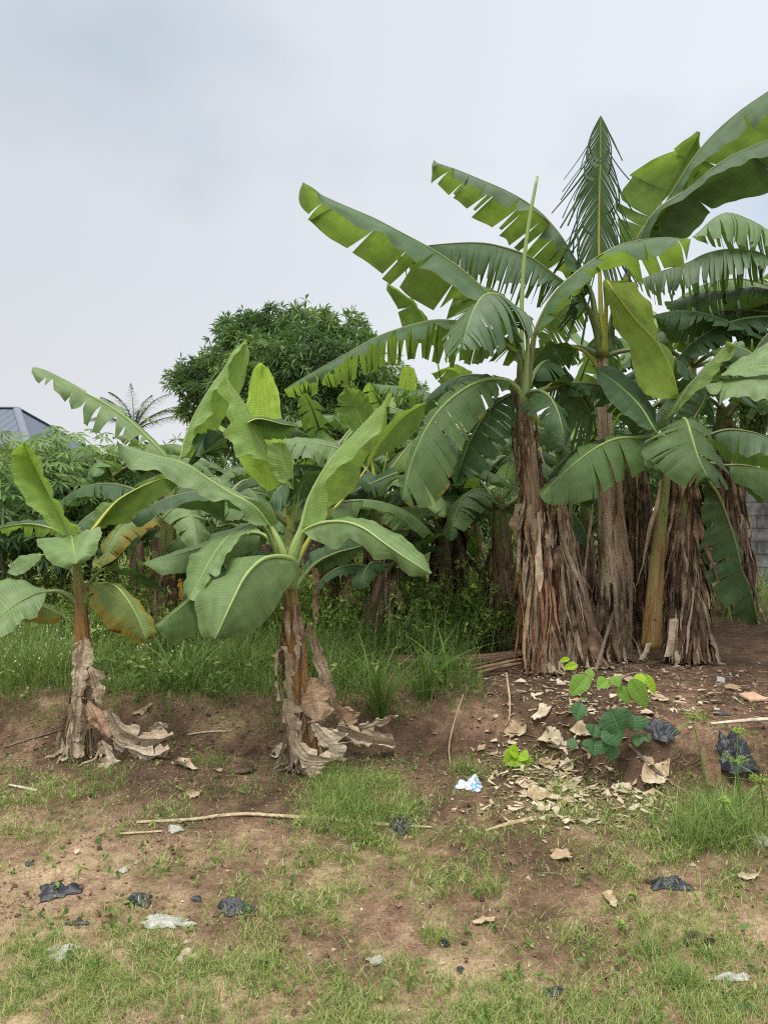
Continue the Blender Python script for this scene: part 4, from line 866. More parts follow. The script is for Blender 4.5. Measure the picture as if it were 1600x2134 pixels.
# ---- E: green stem in the clump
dE = 6.0
E_ = plant('younger banana plant in the clump with slim green and orange stem and broad fresh leaves', 1360, 1345, dE)
SE = stem(E_, dE, [(1356, 1352), (1364, 1230), (1374, 1100), (1386, 990), (1398, 920), (1404, 890)], [.070, .064, .054, .048, .040, .028], 'trunk_young')
hero_leaf(E_, dE, [(1372, 906), (1337, 911), (1285, 914), (1240, 934), (1195, 967), (1157, 1001), (1125, 1033)], [
    ('top', [(1380, 935), (1355, 974), (1334, 980), (1311, 998), (1281, 1010), (1240, 1036), (1187, 1051), (1150, 1052), (1131, 1046), (1125, 1033)], (-.2, -.5), O(tears=9, tdepth=.45, gap=.12, ripple=.03, rag=.03)),
    ('top', [(1368, 898), (1335, 903), (1280, 907), (1228, 926), (1183, 960), (1147, 998), (1125, 1033)], (0, -.3), O(tears=5))],
    dd=(-.1, -.45), m='leaf', rib='rib', rw=.011, pet=([(1392, 960), (1395, 920)], (0, -.05)))
hero_leaf(E_, dE, [(1410, 888), (1426, 872), (1440, 908), (1453, 950), (1474, 996)], [
    ('top', [(1405, 882), (1364, 906), (1344, 923), (1340, 941), (1353, 966), (1376, 985), (1412, 1009), (1437, 1020), (1474, 998)], (-.2, -.7), O(tears=9, tdepth=.3, gap=.12, ripple=.03)),
    ('top', [(1432, 868), (1446, 872), (1470, 889), (1491, 926), (1508, 963), (1513, 991), (1511, 1021), (1495, 1018), (1474, 998)], (-.2, -.7), O(tears=4, tdepth=.5, gap=.1, ripple=.03))],
    dd=(-.1, -.75), m='leaf', rib='rib', rw=.012, pet=([(1396, 960), (1402, 905)], (-.03, -.05)))
hero_leaf(E_, dE, [(1391, 874), (1429, 812), (1469, 766), (1516, 713)], [
    ('top', [(1382, 880), (1381, 858), (1398, 845), (1429, 806), (1469, 762), (1516, 713)], (.15, .1), O()),
    ('top', [(1396, 876), (1412, 854), (1467, 808), (1483, 788), (1499, 776), (1505, 757), (1528, 740), (1534, 722), (1516, 713)], (-.1, -.1), O(ripple=.06))],
    dd=(0, .1), m='light', rib='rib', rw=.009, pet=([(1397, 950), (1392, 905)], (-.03, 0)))
hero_leaf(E_, dE, [(1438, 884), (1450, 862), (1464, 838), (1472, 812)], [
    ('top', [(1398, 882), (1412, 855), (1436, 828), (1458, 809), (1472, 812)], (-.25, -.15), O()),
    ('under', [(1447, 878), (1462, 858), (1472, 838), (1472, 812)], (-.1, -.1), O())], dd=(-.15, -.1), m='dark', rib='rib_yellow', rw=.008, pet=([(1398, 950), (1420, 905)], (-.03, -.1)))
hero_leaf(E_, dE, [(1362, 895), (1332, 846), (1291, 805), (1258, 780), (1239, 769)], [
    ('top', [(1350, 898), (1322, 881), (1278, 848), (1252, 812), (1239, 769)], (-.3, -.2), O(ripple=.03)),
    ('top', [(1367, 888), (1359, 848), (1342, 823), (1306, 782), (1278, 766), (1254, 763), (1239, 769)], (.0, .1), O(ripple=.03))],
    dd=(-.2, 0), m='dark', rib='rib', rw=.012, pet=([(1390, 985), (1378, 930)], (0, -.1)))
gen_leaf(E_, P(1398, 930, dE), math.radians(40), 1.2, .7, 1.6, .18, (.5, .5), (6, 6), 'leaf')
gen_leaf(E_, P(1398, 940, dE), math.radians(-60), 1.2, .5, 1.6, .18, (.5, .5), (4, 4), 'dark')
df = MB()
ribbon(df, P(1375, 1000, dE - .07), (1, -1), .9, .04, .5, .03, 14)
df.build('dry_leaf', M['drypale'], E_)
for (x0, y0, x1, y1, w) in ((1395, 1290, 1383, 1368, 17), (1345, 1340, 1330, 1375, 14)):
    sm = MB(); a = px3([(x0, y0), ((x0 + x1) / 2 + 3, (y0 + y1) / 2), (x1, y1)], dE - .18)
    lamina(sm, a, a + np.array([w / F * dE, .03, 0]), False, rnd=.6, crumple=.006, nt=5, total=16); sm.build('dry_leaf', M['drypale'], E_)
# ---- F: thick shaggy trunk right of E
dF = 6.3
F_ = plant('thick banana plant clothed in dead leaves, right of the slim green stem', 1435, 1350, dF)
SF = stem(F_, dF, [(1438, 1355), (1432, 1220), (1425, 1090), (1420, 1000), (1420, 930)], [.17, .16, .14, .12, .09], 'trunk')
skirt(F_, SF, .128, 760, .0, .98, (.25, .9), (.010, .045), 'dry', 1.0, .06, rr=(.0, .9))
skirt(F_, SF, .16, 26, .03, .9, (.15, .45), (.05, .11), 'dry', 1.0, .1, name='dry_leaf_flaps', rr=(.2, .8))
skirt(F_, SF, .14, 40, .02, .10, (.15, .3), (.012, .05), 'dry', 1.0, 1.0, name='splayed_dry_leaves', rr=(.1, .8))
hero_leaf(F_, dF, [(1474, 1000), (1498, 1036), (1527, 1116), (1545, 1187), (1564, 1233), (1578, 1300)], [
    ('under', [(1459, 1005), (1461, 1069), (1467, 1116), (1449, 1150), (1470, 1185), (1474, 1215), (1485, 1238), (1505, 1260), (1525, 1285), (1555, 1303), (1578, 1304)], (-.2, -.2), O(tears=11, tdepth=.25, gap=.08, ripple=.05, rag=.06)),
    ('under', [(1480, 998), (1505, 1036), (1533, 1116), (1551, 1187), (1570, 1233), (1578, 1300)], (.1, .1), O(tears=3))],
    dd=(-.3, -.3), m='dark', rib='rib_dark', rw=.011, label='long dark leaf hanging down to the soil', pet=([(1420, 950), (1440, 935), (1462, 965)], (0, -.25)))
hero_leaf(F_, dF, [(1477, 906), (1497, 899), (1523, 895), (1567, 901), (1600, 912), (1665, 945)], [
    ('top', [(1480, 908), (1500, 925), (1527, 944), (1554, 955), (1578, 946), (1600, 952), (1660, 985)], (-.3, -.4), O(ripple=.05, tears=2, tdepth=.4)),
    ('under', [(1480, 912), (1490, 930), (1512, 967), (1545, 972), (1600, 984), (1650, 1000), (1665, 950)], (.1, 0), O(ripple=.04))],
    dd=(-.3, -.3), m='bluish', rib='rib_dark', rw=.011, pet=([(1420, 960), (1445, 920)], (0, -.2)))
hero_leaf(F_, dF, [(1515, 970), (1545, 969), (1600, 980), (1670, 1005)], [
    ('top', [(1518, 975), (1523, 1003), (1556, 1017), (1578, 1033), (1600, 1045), (1665, 1060), (1670, 1010)], (-.35, -.5), O(ripple=.05)),
    ('under', [(1520, 972), (1535, 1010), (1560, 1034), (1600, 1052), (1670, 1060)], (0, 0), O(ripple=.05))],
    dd=(-.35, -.4), m='leaf', rib='rib_dark', rw=.010, pet=([(1420, 975), (1470, 965)], (0, -.25)))
# ---- G: back right trunk with fruit
dG = 9.3
G_ = plant('fruiting banana plant at the right near the block wall, green bunch hanging', 1550, 1200, dG)
SG = stem(G_, dG, [(1545, 1225), (1532, 1130), (1518, 1020), (1510, 920), (1508, 850)], [.17, .15, .13, .12, .08], 'trunk')
skirt(G_, SG, .13, 300, .0, .95, (.3, .9), (.015, .05), 'dry', 1.0, .15, rr=(0, .75))
fb = MB()
for k in range(9):
    cy_ = 850 + k * 11
    for j in range(9):
        a = -1.5 + j * .38 + (k % 2) * .2; r = .17 - .006 * k
        c = np.array(P(1568 + rng.normal() * 2, cy_, dG - .25)); o = np.array([math.sin(a), -abs(math.cos(a)), 0.])
        tube(fb, [c + o * .05, c + o * (r * .8) + (0, 0, .01), c + o * r + (0, 0, .08), c + o * (r * .95) + (0, 0, .17)], [.008, .022, .022, .007], 6, n=7)
fr_ = fb.build('fruit_bunch', M['fruit'], G_)
st_ = MB(); tube(st_, px3([(1515, 870), (1535, 845), (1562, 845), (1568, 900), (1568, 960)], dG - .2), [.03, .03, .025, .02, .015], 8, n=20); sub(st_, 'fruit_stalk', M['palmstem'], fr_, G_)
for az, L_, el, dr, mm in ((-60, 2.0, .9, 1.8, 'dark'), (60, 2.0, .8, 1.9, 'dark'), (0, 2., .9, 1.6, 'leaf'), (150, 1.6, .4, 1.8, 'worn'), (-120, 1.6, .6, 1.8, 'dark'), (100, 1.8, .5, 1.6, 'dark')):
    gen_leaf(G_, P(1510, 860, dG), math.radians(az), L_, el, dr, .26, (.8, .8), (16, 16), mm)
# ---- H: crown off the right edge
dH = 7.6
H_ = plant('tall banana plant mostly off the right edge with finely shredded bluish leaves', 1740, 1330, dH)
SH = stem(H_, dH, [(1740, 1340), (1730, 1100), (1715, 850), (1705, 640)], [.16, .14, .12, .06], 'trunk')
skirt(H_, SH, .16, 120, 0, .9, (.4, 1.0), (.03, .06), 'dry')
HP = ([(1708, 720), (1700, 640)], (0, 0))
hero_leaf(H_, dH, [(1685, 600), (1600, 538), (1562, 523), (1516, 520), (1469, 529), (1431, 548), (1366, 569), (1324, 587)], [
    ('top', [(1680, 630), (1600, 560), (1568, 567), (1544, 573), (1519, 578), (1497, 588), (1471, 594), (1444, 598), (1416, 609), (1366, 611), (1340, 600), (1324, 587)], (-.4, -.3), O(tears=34, tdepth=.35, gap=.15, ripple=.03)),
    ('under', [(1680, 650), (1600, 592), (1544, 606), (1502, 612), (1465, 608), (1430, 622), (1394, 628), (1360, 622), (1330, 600)], (.2, .2), O(tears=40, tdepth=.15, gap=.4, rag=.12))],
    dd=(0, -.3), m='bluish', rib='rib_dark', rw=.013, pet=HP)
hero_leaf(H_, dH, [(1690, 560), (1600, 482), (1553, 455), (1516, 443), (1490, 452), (1463, 475), (1446, 497)], [
    ('top', [(1700, 590), (1600, 508), (1559, 508), (1538, 499), (1506, 501), (1487, 502), (1460, 501), (1446, 497)], (-.3, -.3), O(tears=16, tdepth=.3, gap=.18)),
    ('under', [(1700, 620), (1600, 545), (1560, 532), (1530, 522), (1500, 518), (1470, 508), (1450, 500)], (.2, .2), O(tears=24, tdepth=.2, gap=.3))],
    dd=(.1, .1), m='leaf', rib='rib_dark', rw=.012, pet=HP)
hero_leaf(H_, dH, [(1690, 770), (1600, 709), (1572, 695), (1534, 678), (1497, 662), (1459, 651), (1422, 648), (1394, 649), (1357, 658)], [
    ('top', [(1690, 800), (1600, 716), (1572, 704), (1534, 690), (1497, 675), (1459, 668), (1431, 684), (1403, 690), (1378, 673), (1357, 658)], (-.3, -.3), O(tears=22, tdepth=.35, gap=.15)),
    ('under', [(1690, 830), (1600, 742), (1572, 738), (1544, 712), (1500, 705), (1469, 703), (1430, 715), (1403, 720), (1384, 700), (1360, 665)], (.2, .1), O(tears=20, tdepth=.2, gap=.14))],
    dd=(0, -.3), m='dark', rib='rib_dark', rw=.013, pet=HP)
hero_leaf(H_, dH, [(1690, 625), (1600, 604), (1562, 600), (1516, 606), (1450, 610), (1431, 617), (1384, 633)], [
    ('top', [(1690, 640), (1600, 618), (1562, 620), (1514, 622), (1469, 643), (1412, 647), (1384, 633)], (-.2, -.1), O(tears=12, tdepth=.3, gap=.3)),
    ('under', [(1690, 690), (1600, 665), (1572, 678), (1544, 654), (1497, 662), (1430, 655), (1390, 645)], (.3, .3), O(tears=16, tdepth=.2, gap=.25))],
    dd=(.2, .2), m='dark', rib='rib_dark', rw=.012, pet=HP)
for az, L_, el, dr, mm in ((-95, 1.9, .3, 1.4, 'dark'), (-70, 2.2, .5, 1.5, 'dark'), (-50, 2., .8, 1.6, 'leaf'), (-120, 1.7, .1, 1.5, 'dark'), (-30, 2.2, 1.0, 1.5, 'leaf')):
    gen_leaf(H_, P(1705, 680, dH), math.radians(az), L_, el, dr, .25, (.9, .9), (22, 22), mm)
# ---- I: nearer crown at right edge
dI = 5.3
I_ = plant('banana plant off the right edge at mid height with two smooth bluish leaves', 1760, 1450, dI)
stem(I_, dI, [(1760, 1460), (1750, 1200), (1735, 1000), (1720, 860)], [.09, .08, .07, .04], 'trunk_young')
hero_leaf(I_, dI, [(1700, 755), (1650, 758), (1600, 762), (1556, 768), (1502, 781)], [
    ('top', [(1700, 715), (1650, 698), (1600, 715), (1545, 746), (1520, 765), (1502, 781)], (.2, .1), O(ripple=.03)),
    ('top', [(1700, 785), (1650, 784), (1600, 782), (1567, 785), (1530, 785), (1502, 781)], (-.1, -.1), O(ripple=.03))], dd=(0, 0), m='grey', rib='rib', rw=.008, pet=([(1722, 870), (1715, 790)], (0, 0)))
hero_leaf(I_, dI, [(1690, 815), (1630, 793), (1567, 789), (1520, 798), (1470, 808)], [
    ('top', [(1690, 860), (1640, 852), (1600, 850), (1582, 846), (1566, 853), (1545, 836), (1530, 824), (1503, 826), (1499, 843), (1478, 830), (1470, 808)], (-.3, -.3), O(ripple=.04, tears=2, tdepth=.5)),
    ('top', [(1690, 800), (1630, 783), (1567, 783), (1520, 792), (1470, 808)], (.1, .1), O())], dd=(-.05, -.1), m='grey', rib='rib_dark', rw=.009, pet=([(1722, 880), (1712, 840)], (0, 0)))
# ---- M: plant behind B to the right
dM = 7.0
M_ = plant('banana plant behind the gap between centre plant and clump, pale stalks fanned out', 790, 1290, dM)
SM = stem(M_, dM, [(800, 1345), (795, 1200), (788, 1090), (785, 1010)], [.11, .10, .08, .05], 'trunk')
PM = ([(786, 1040), (780, 1000)], (0, 0))
hero_leaf(M_, dM, [(745, 960), (702, 934), (640, 922), (588, 921)], [
    ('top', [(735, 985), (700, 962), (672, 968), (640, 950), (610, 952), (595, 945), (588, 921)], (-.2, -.2), O(tears=8, tdepth=.3, gap=.2, droop=.2)),
    ('top', [(745, 950), (700, 926), (640, 915), (588, 921)], (.3, .3), O())], dd=(0, -.1), m='grey', rw=.010, pet=PM)
hero_leaf(M_, dM, [(770, 920), (754, 880), (738, 842), (722, 808)], [
    ('under', [(740, 905), (712, 890), (700, 850), (705, 825), (722, 808)], (0, 0), O(ripple=.05, tears=2)),
    ('under', [(790, 890), (775, 850), (765, 822), (745, 812), (722, 808)], (0, 0), O(ripple=.05))], dd=(.1, .1), m='under', rib='rib_yellow', rw=.011, pet=PM)
hero_leaf(M_, dM, [(835, 830), (845, 795), (850, 762)], [
    ('under', [(828, 820), (832, 790), (838, 768), (850, 762)], (.3, .3), O()), ('under', [(868, 812), (868, 785), (863, 768), (850, 762)], (.3, .3), O())], dd=(.3, .3), m='yellow', rib='rib_yellow', rw=.007, pet=([(788, 1040), (810, 930)], (0, .2)))
hero_leaf(M_, dM, [(925, 835), (890, 818), (850, 808), (810, 803), (775, 801)], [
    ('top', [(920, 850), (880, 830), (850, 825), (810, 822), (785, 818), (775, 801)], (.2, .2), O(tears=14, tdepth=.3, gap=.25)),
    ('under', [(920, 870), (880, 850), (840, 845), (800, 840), (780, 812)], (.6, .6), O(tears=16, tdepth=.2, gap=.25))], dd=(.4, .4), m='leaf', rib='rib_dark', rw=.009)
hero_leaf(M_, dM, [(830, 985), (815, 990), (780, 1005), (745, 1020), (690, 1050)], [
    ('top', [(820, 975), (780, 992), (740, 1005), (690, 1050)], (0, -.1), O(tears=3)), ('top', [(830, 1000), (800, 1030), (740, 1050), (690, 1050)], (-.2, -.2), O(tears=5))], dd=(-.1, -.2), m='dark', rw=.010, pet=PM)
hero_leaf(M_, dM, [(800, 1075), (850, 1062), (900, 1060), (870, 1090)], [
    ('top', [(790, 1065), (850, 1055), (910, 1062), (870, 1090)], (-.3, -.3), O()), ('top', [(790, 1085), (820, 1105), (850, 1105), (870, 1090)], (-.3, -.3), O())], dd=(-.3, -.3), m='grey', rw=.008, pet=([(790, 1120), (790, 1090)], (0, -.2)))
for az, L_, el, dr, mm in ((90, 1.5, .7, 1.5, 'leaf'), (-90, 1.6, .7, 1.6, 'dark'), (30, 1.5, 1.0, 1.4, 'leaf'), (-30, 1.6, .9, 1.5, 'grey'), (150, 1.3, .6, 1.7, 'grey'), (210, 1.3, .6, 1.8, 'dark'), (60, 1.4, 1.1, .9, 'light')):
    gen_leaf(M_, P(786, 1035, dM), math.radians(az), L_, el, dr, .2, (.5, .5), (5, 5), mm)
skirt(M_, SM, .12, 60, 0, .8, (.2, .5), (.03, .06), 'dry')
# ---- J: plant left of the clump
dJ = 7.2
J_ = plant('banana plant just left of the leaning one, brown peeling stem and bowed leaf stalks', 1052, 1345, dJ)
SJ = stem(J_, dJ, [(1060, 1350), (1052, 1250), (1045, 1150), (1040, 1080), (1040, 1030)], [.14, .125, .11, .09, .05], 'trunk')
for az, L_, el, dr, mm, te in ((-80, 1.5, .8, 2.1, 'dark', 9), (-110, 1.5, .55, 1.9, 'worn', 7), (-150, 1.4, .7, 2.0, 'leaf', 7), (80, 1.5, .8, 2.0, 'leaf', 7), (140, 1.3, .6, 2.0, 'dark', 7), (20, 1.4, 1.1, 1.3, 'light', 4), (-30, 1.5, 1.0, 1.7, 'leaf', 6)):
    gen_leaf(J_, P(1040, 1070, dJ), math.radians(az), L_, el, dr, .22, (.6, .6), (te, te), mm, petl=.28, rib='rib_dark')
skirt(J_, SJ, .11, 150, 0, .65, (.2, .5), (.015, .05), 'dry', .95, .12)
# ---- behind the clump: small leaf against the sky
dQ = 8.0
Q_ = plant('banana plant behind the leaning one, single folded leaf standing against the sky', 945, 1290, dQ)
SQ = stem(Q_, dQ, [(940, 1300), (940, 1150), (935, 1000), (930, 900)], [.14, .12, .1, .06], 'trunk')
hero_leaf(Q_, dQ, [(905, 720), (872, 645), (835, 608), (807, 590)], [
    ('under', [(870, 715), (840, 682), (826, 640), (804, 602), (807, 590)], (0, 0), O(tears=2, gap=.3)), ('top', [(930, 720), (895, 668), (862, 625), (807, 590)], (-.2, -.2), O())], dd=(0, 0), m='under', rw=.010, pet=([(930, 930), (922, 820)], (0, 0)))
hero_leaf(Q_, dQ, [(950, 830), (962, 790), (935, 770), (898, 778)], [
    ('under', [(940, 820), (935, 812), (912, 795), (898, 778)], (0, 0), O(tears=3, gap=.4)), ('top', [(978, 810), (985, 775), (950, 758), (898, 778)], (-.1, -.1), O())], dd=(0, 0), m='light', rw=.008, pet=([(932, 930), (945, 870)], (0, 0)))
for az, L_, el, dr, mm in ((-70, 1.8, .9, 1.7, 'leaf'), (60, 1.8, .9, 1.7, 'leaf'), (120, 1.6, .6, 1.7, 'leaf'), (-130, 1.6, .7, 1.7, 'leaf'), (180, 1.5, .5, 1.8, 'dark')):
    gen_leaf(Q_, P(930, 930, dQ), math.radians(az), L_, el, dr, .22, (.5, .5), (7, 7), mm)
skirt(Q_, SQ, .14, 80, 0, .7, (.3, .7), (.03, .07), 'dry', rr=(0, .5))

# ---- plants of the back rows (crown px, crown py, distance, leaves, size, labels)
back = [
    (232, 990, 9.0, 9, .95, 'banana plant right of the cassava with small green fruit beside its crown'),
    (120, 1130, 10.5, 5, .6, 'small banana sucker in the weeds under the cassava bushes'),
    (470, 1040, 8.2, 8, .9, 'banana plant behind the gap between the two front plants, crown low'),
    (420, 1150, 7.6, 5, .7, 'short banana plant low behind the front centre plant, leaves drooping left'),
    (680, 960, 8.8, 8, 1.0, 'banana plant straight behind the front centre one, under the mango crown'),
    (730, 1130, 7.6, 5, .65, 'small banana plant with brown collapsed leaf right of the centre stem'),
    (870, 1040, 9.0, 8, 1.0, 'banana plant with dark trunk and yellow dying leaf in the middle row'),
    (985, 1060, 10.5, 7, .9, 'far banana plant seen low between the middle row and the clump'),
    (1130, 960, 9.6, 8, 1.1, 'banana plant directly behind the leaning one, crown at mid height'),
    (1215, 1010, 8.6, 7, 1.0, 'banana plant seen between the stump and the tallest stem'),
    (1330, 880, 9.2, 8, 1.1, 'banana plant behind the slim green stem, bright backlit leaves'),
    (1440, 760, 9.8, 13, 1.2, 'tall banana plant behind the shaggy trunk, under the shredded leaves'),
    (1665, 700, 10.8, 13, 1.35, 'tall far banana plant at right edge above the block wall'),
    (560, 1010, 10.6, 7, 1.0, 'far banana plant behind the glowing young leaves'),
    (330, 985, 11.0, 8, .95, 'far banana plant left of the mango tree with pale torn leaves'),
    (800, 930, 11.5, 8, 1.1, 'far banana plant right below the mango crown'),
    (1040, 930, 12.5, 8, 1.2, 'farthest banana plant left of the clump'),
    (520, 1110, 7.3, 6, .75, 'low banana sucker just left behind the centre plant'),
    (925, 1110, 7.7, 6, .75, 'low banana sucker in weeds between centre plant and clump'),
    (690, 1065, 7.6, 7, .85, 'banana plant filling the gap right behind the centre plant stalks'),
    (1180, 915, 8.1, 7, 1.0, 'banana plant filling the gap between leaning and tallest stems'),
    (290, 1085, 8.5, 6, .8, 'low banana plant behind the scorched yellowing leaf'),
    (480, 1190, 6.9, 5, .5, 'ankle high banana sucker behind and left of the centre plant'),
    (800, 1185, 6.9, 5, .55, 'small banana sucker behind the tall grass clump'),
    (1005, 1190, 8.4, 5, .6, 'small banana sucker between middle row and the clump'),
    (1225, 1110, 8.8, 5, .7, 'banana sucker glimpsed between leaning stump and tallest stem'),
    (840, 1000, 8.2, 7, .95, 'banana plant behind the hanging torn leaf with burnt tip'),
]
fruit_at = {}
for bi, (cx, cyy, d, nl, sz, lab) in enumerate(back):
    rng = np.random.default_rng(500 + bi)
    g = CY + (EYE - .3) / d * F
    r = plant(lab, cx + 6, g, d)
    crown = np.array(P(cx, cyy, d)); gp = np.array(P(cx + rng.uniform(-8, 12), g, d)); gp[2] = float(H(gp[0], d)) - .02
    mb = MB(); rr_ = .098 * (sz ** .6)
    Ab = tube(mb, [gp, gp * .5 + crown * .5 + rng.normal(size=3) * .04, crown + (0, 0, .0)], [rr_ * 1.15, rr_, rr_ * .55], 18, n=24, ridges=sheath(4, 4), rough=.01)
    mb.build('trunk', M['trunk'], r)
    off = rng.uniform(0, 6.28)
    for k in range(nl):
        az = off + k * 2.4 + rng.normal() * .2
        young = k >= nl - 2 and bi not in (0, 14, 2)
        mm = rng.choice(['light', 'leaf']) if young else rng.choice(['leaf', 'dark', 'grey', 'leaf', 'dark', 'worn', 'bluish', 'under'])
        el = rng.uniform(.9, 1.25) if young else rng.uniform(.35, 1.0)
        dr = rng.uniform(.5, 1.0) if young else rng.uniform(1.3, 2.1)
        te = int(rng.integers(1, 4)) if sz < .9 else int(rng.integers(4, 14))
        gen_leaf(r, crown - (0, 0, .05), az, sz * rng.uniform(1.2, 1.65), el, dr, .20 * sz, (rng.uniform(.2, .9), rng.uniform(.2, .9)), (te, te), mm, total=30)
    skirt(r, Ab, rr_ * 1.05, 50 if sz > .8 else 16, 0, .7, (.2, .45), (.012, .035), 'dry', .85, .08, rr=(.1, .85))
# fruit by the plant right of the cassava; yellow dying leaf; collapsed brown leaf
r0 = [o for o in C.objects if o.get('label') == back[0][5]][0]
fb = MB()
for k in range(5):
    for j in range(7):
        a = -1.3 + j * .42; c = np.array(P(188, 1000 + k * 10, 8.8)); o = np.array([math.sin(a), -abs(math.cos(a)), 0.])
        tube(fb, [c + o * .03, c + o * .13, c + o * .16 + (0, 0, .06), c + o * .14 + (0, 0, .14)], [.008, .022, .022, .007], 6, n=7)
fr_ = fb.build('fruit_bunch', M['fruit'], r0)
st_ = MB(); tube(st_, px3([(230, 985), (205, 968), (190, 985), (188, 1050)], 8.9), [.025, .022, .02, .012], 7, n=14); sub(st_, 'fruit_stalk', M['palmstem'], fr_, r0)
r6 = [o for o in C.objects if o.get('label') == back[6][5]][0]
M['yellowdead'] = dry_material('yellow_dead_leaf', [(0.0, (0.30, 0.15, 0.02)), (0.5, (0.50, 0.30, 0.03)), (1, (0.58, 0.40, 0.06))], .3)
def sheet(root, name, mm, mid, e1, e2=None, d=5.0, dd=(0, 0), de=(0, 0), crumple=.012, rnd=.5, label=None, nt=16, total=46, **k):
    mb = MB(); A = catmull(px3(mid, d, *dd), 40)
    for e in (e1, e2):
        if e is None: continue
        E = resamp(px3(e, d, *de), 40); nz_ = smooth_line(np.r_[[[0, 0, 0]], rng.normal(size=(38, 3)), [[0, 0, 0]]], 2); E = E + nz_ * .006
        lamina(mb, A, E, False, rnd=rnd, crumple=crumple, nt=nt, total=total, ripple=.03, tears=3, tdepth=.55, gap=.35, gapm=.035, curl=.12, rag=.06, **k)
    o = mb.build(name, M[mm], root)
    if label: o['label'] = label
    return o
sheet(r6, 'dry_leaf', 'yellowdead', [(925, 1165), (928, 1190), (930, 1215)], [(915, 1168), (912, 1190), (920, 1213)], [(938, 1172), (937, 1200), (932, 1214)], d=8.6, label='bright yellow dying leaf')
r5 = [o for o in C.objects if o.get('label') == back[5][5]][0]
sheet(r5, 'dry_leaf', 'drytan', [(740, 1190), (735, 1215), (715, 1250)], [(758, 1200), (762, 1225), (750, 1262), (725, 1268)], [(710, 1215), (705, 1240), (712, 1262)], d=7.3, label='brown collapsed leaf', rnd=.2)
sheet(K_, 'dry_leaf', 'yellowdead', [(378, 1205), (381, 1225), (382, 1250)], [(370, 1210), (371, 1230), (374, 1250)], None, d=6.6, label='orange dying sheath')

# ------------------------------------------------------------------ dead leaves hanging at the foot of A and B
sh = lambda *a, **k: sheet(*a, **k)
dz = 4.65
sh(A_, 'dry_leaf', 'drypale', [(178, 1330), (172, 1365), (168, 1410), (160, 1450)], [(155, 1345), (150, 1375), (153, 1410), (150, 1450)], [(186, 1332), (188, 1380), (184, 1420), (172, 1450)], d=dz, dd=(.05, 0), crumple=.02, rnd=0.53)
sh(A_, 'dry_leaf', 'drypale', [(188, 1385), (196, 1410), (205, 1440), (212, 1470)], [(215, 1398), (221, 1425), (219, 1455), (214, 1470)], [(182, 1400), (186, 1440), (198, 1465)], d=dz, crumple=.02, rnd=0.50)
sh(A_, 'dry_leaf', 'drytan', [(182, 1458), (200, 1490), (218, 1520), (228, 1536)], [(196, 1466), (220, 1485), (233, 1498), (233, 1534)], [(174, 1485), (178, 1500), (190, 1518), (222, 1541)], d=dz - .05, dd=(0, -.1), crumple=.012, rnd=0.46, label='broad brown sheet of dead leaf')
sh(A_, 'dry_leaf', 'drypale', [(165, 1450), (158, 1500), (155, 1540), (152, 1575)], [(148, 1450), (145, 1500), (143, 1540), (145, 1580)], [(180, 1455), (176, 1510), (172, 1550), (168, 1578)], d=dz, crumple=.02, rnd=0.34)
sh(A_, 'dry_leaf', 'drypale', [(222, 1475), (245, 1510), (285, 1535), (330, 1540), (362, 1530)], [(235, 1480), (262, 1515), (300, 1520), (340, 1523), (362, 1530)], [(215, 1490), (235, 1545), (280, 1556), (320, 1552), (362, 1530)], d=4.75, dd=(0, -.1), crumple=.016, rnd=0.56)
sh(A_, 'dry_leaf', 'drypale', [(230, 1540), (270, 1562), (320, 1575), (355, 1558)], [(250, 1540), (290, 1553), (330, 1552), (355, 1558)], [(240, 1555), (275, 1580), (320, 1585), (355, 1558)], d=4.7, dd=(0, -.1), crumple=.016, rnd=0.65)
sh(A_, 'dry_leaf', 'drypale', [(215, 1540), (224, 1570), (232, 1595), (210, 1615)], [(232, 1555), (240, 1580), (246, 1598), (222, 1622)], [(208, 1545), (208, 1580), (205, 1592), (186, 1608)], d=4.55, dd=(0, -.05), crumple=.014, rnd=0.59)
sh(A_, 'dry_leaf', 'drypale', [(310, 1530), (325, 1512), (345, 1508), (352, 1520)], [(312, 1518), (330, 1505), (350, 1512)], [(320, 1535), (340, 1530), (352, 1522)], d=4.85, crumple=.016, rnd=0.53)
skirt(A_, SA, .058, 150, .0, .42, (.10, .32), (.010, .032), 'drypale', 1.0, .10, rr=(-.2, .75))
dz = 4.5
sh(B_, 'dry_leaf', 'drytan', [(650, 1412), (658, 1445), (665, 1475), (662, 1504)], [(644, 1412), (632, 1445), (627, 1473), (642, 1506)], [(662, 1412), (680, 1425), (692, 1455), (701, 1480), (676, 1502)], d=dz, dd=(0, -.05), crumple=.008, rnd=0.50, label='smooth tan sheet of dead leaf')
sh(B_, 'dry_leaf', 'drytan', [(695, 1468), (712, 1485), (725, 1500), (730, 1510)], [(710, 1462), (735, 1480), (755, 1482), (742, 1508)], [(690, 1480), (700, 1500), (715, 1512)], d=dz + .1, crumple=.008, rnd=0.37)
sh(B_, 'dry_leaf', 'drypale', [(652, 1506), (672, 1535), (690, 1560), (700, 1578)], [(668, 1510), (705, 1522), (722, 1526), (733, 1546), (716, 1576)], [(648, 1512), (660, 1545), (678, 1570), (692, 1580)], d=dz - .05, crumple=.01, rnd=0.59)
sh(B_, 'dry_leaf', 'drypale', [(600, 1455), (602, 1485), (606, 1510), (612, 1540)], [(584, 1458), (588, 1490), (596, 1520), (600, 1545)], [(625, 1465), (634, 1480), (628, 1510), (620, 1540)], d=dz, crumple=.014, rnd=0.40)
sh(B_, 'dry_leaf', 'drypale', [(604, 1522), (620, 1560), (640, 1580), (690, 1583)], [(620, 1540), (650, 1560), (675, 1562), (692, 1578)], [(602, 1550), (607, 1590), (640, 1600), (675, 1594), (692, 1585)], d=dz - .1, crumple=.01, rnd=0.46)
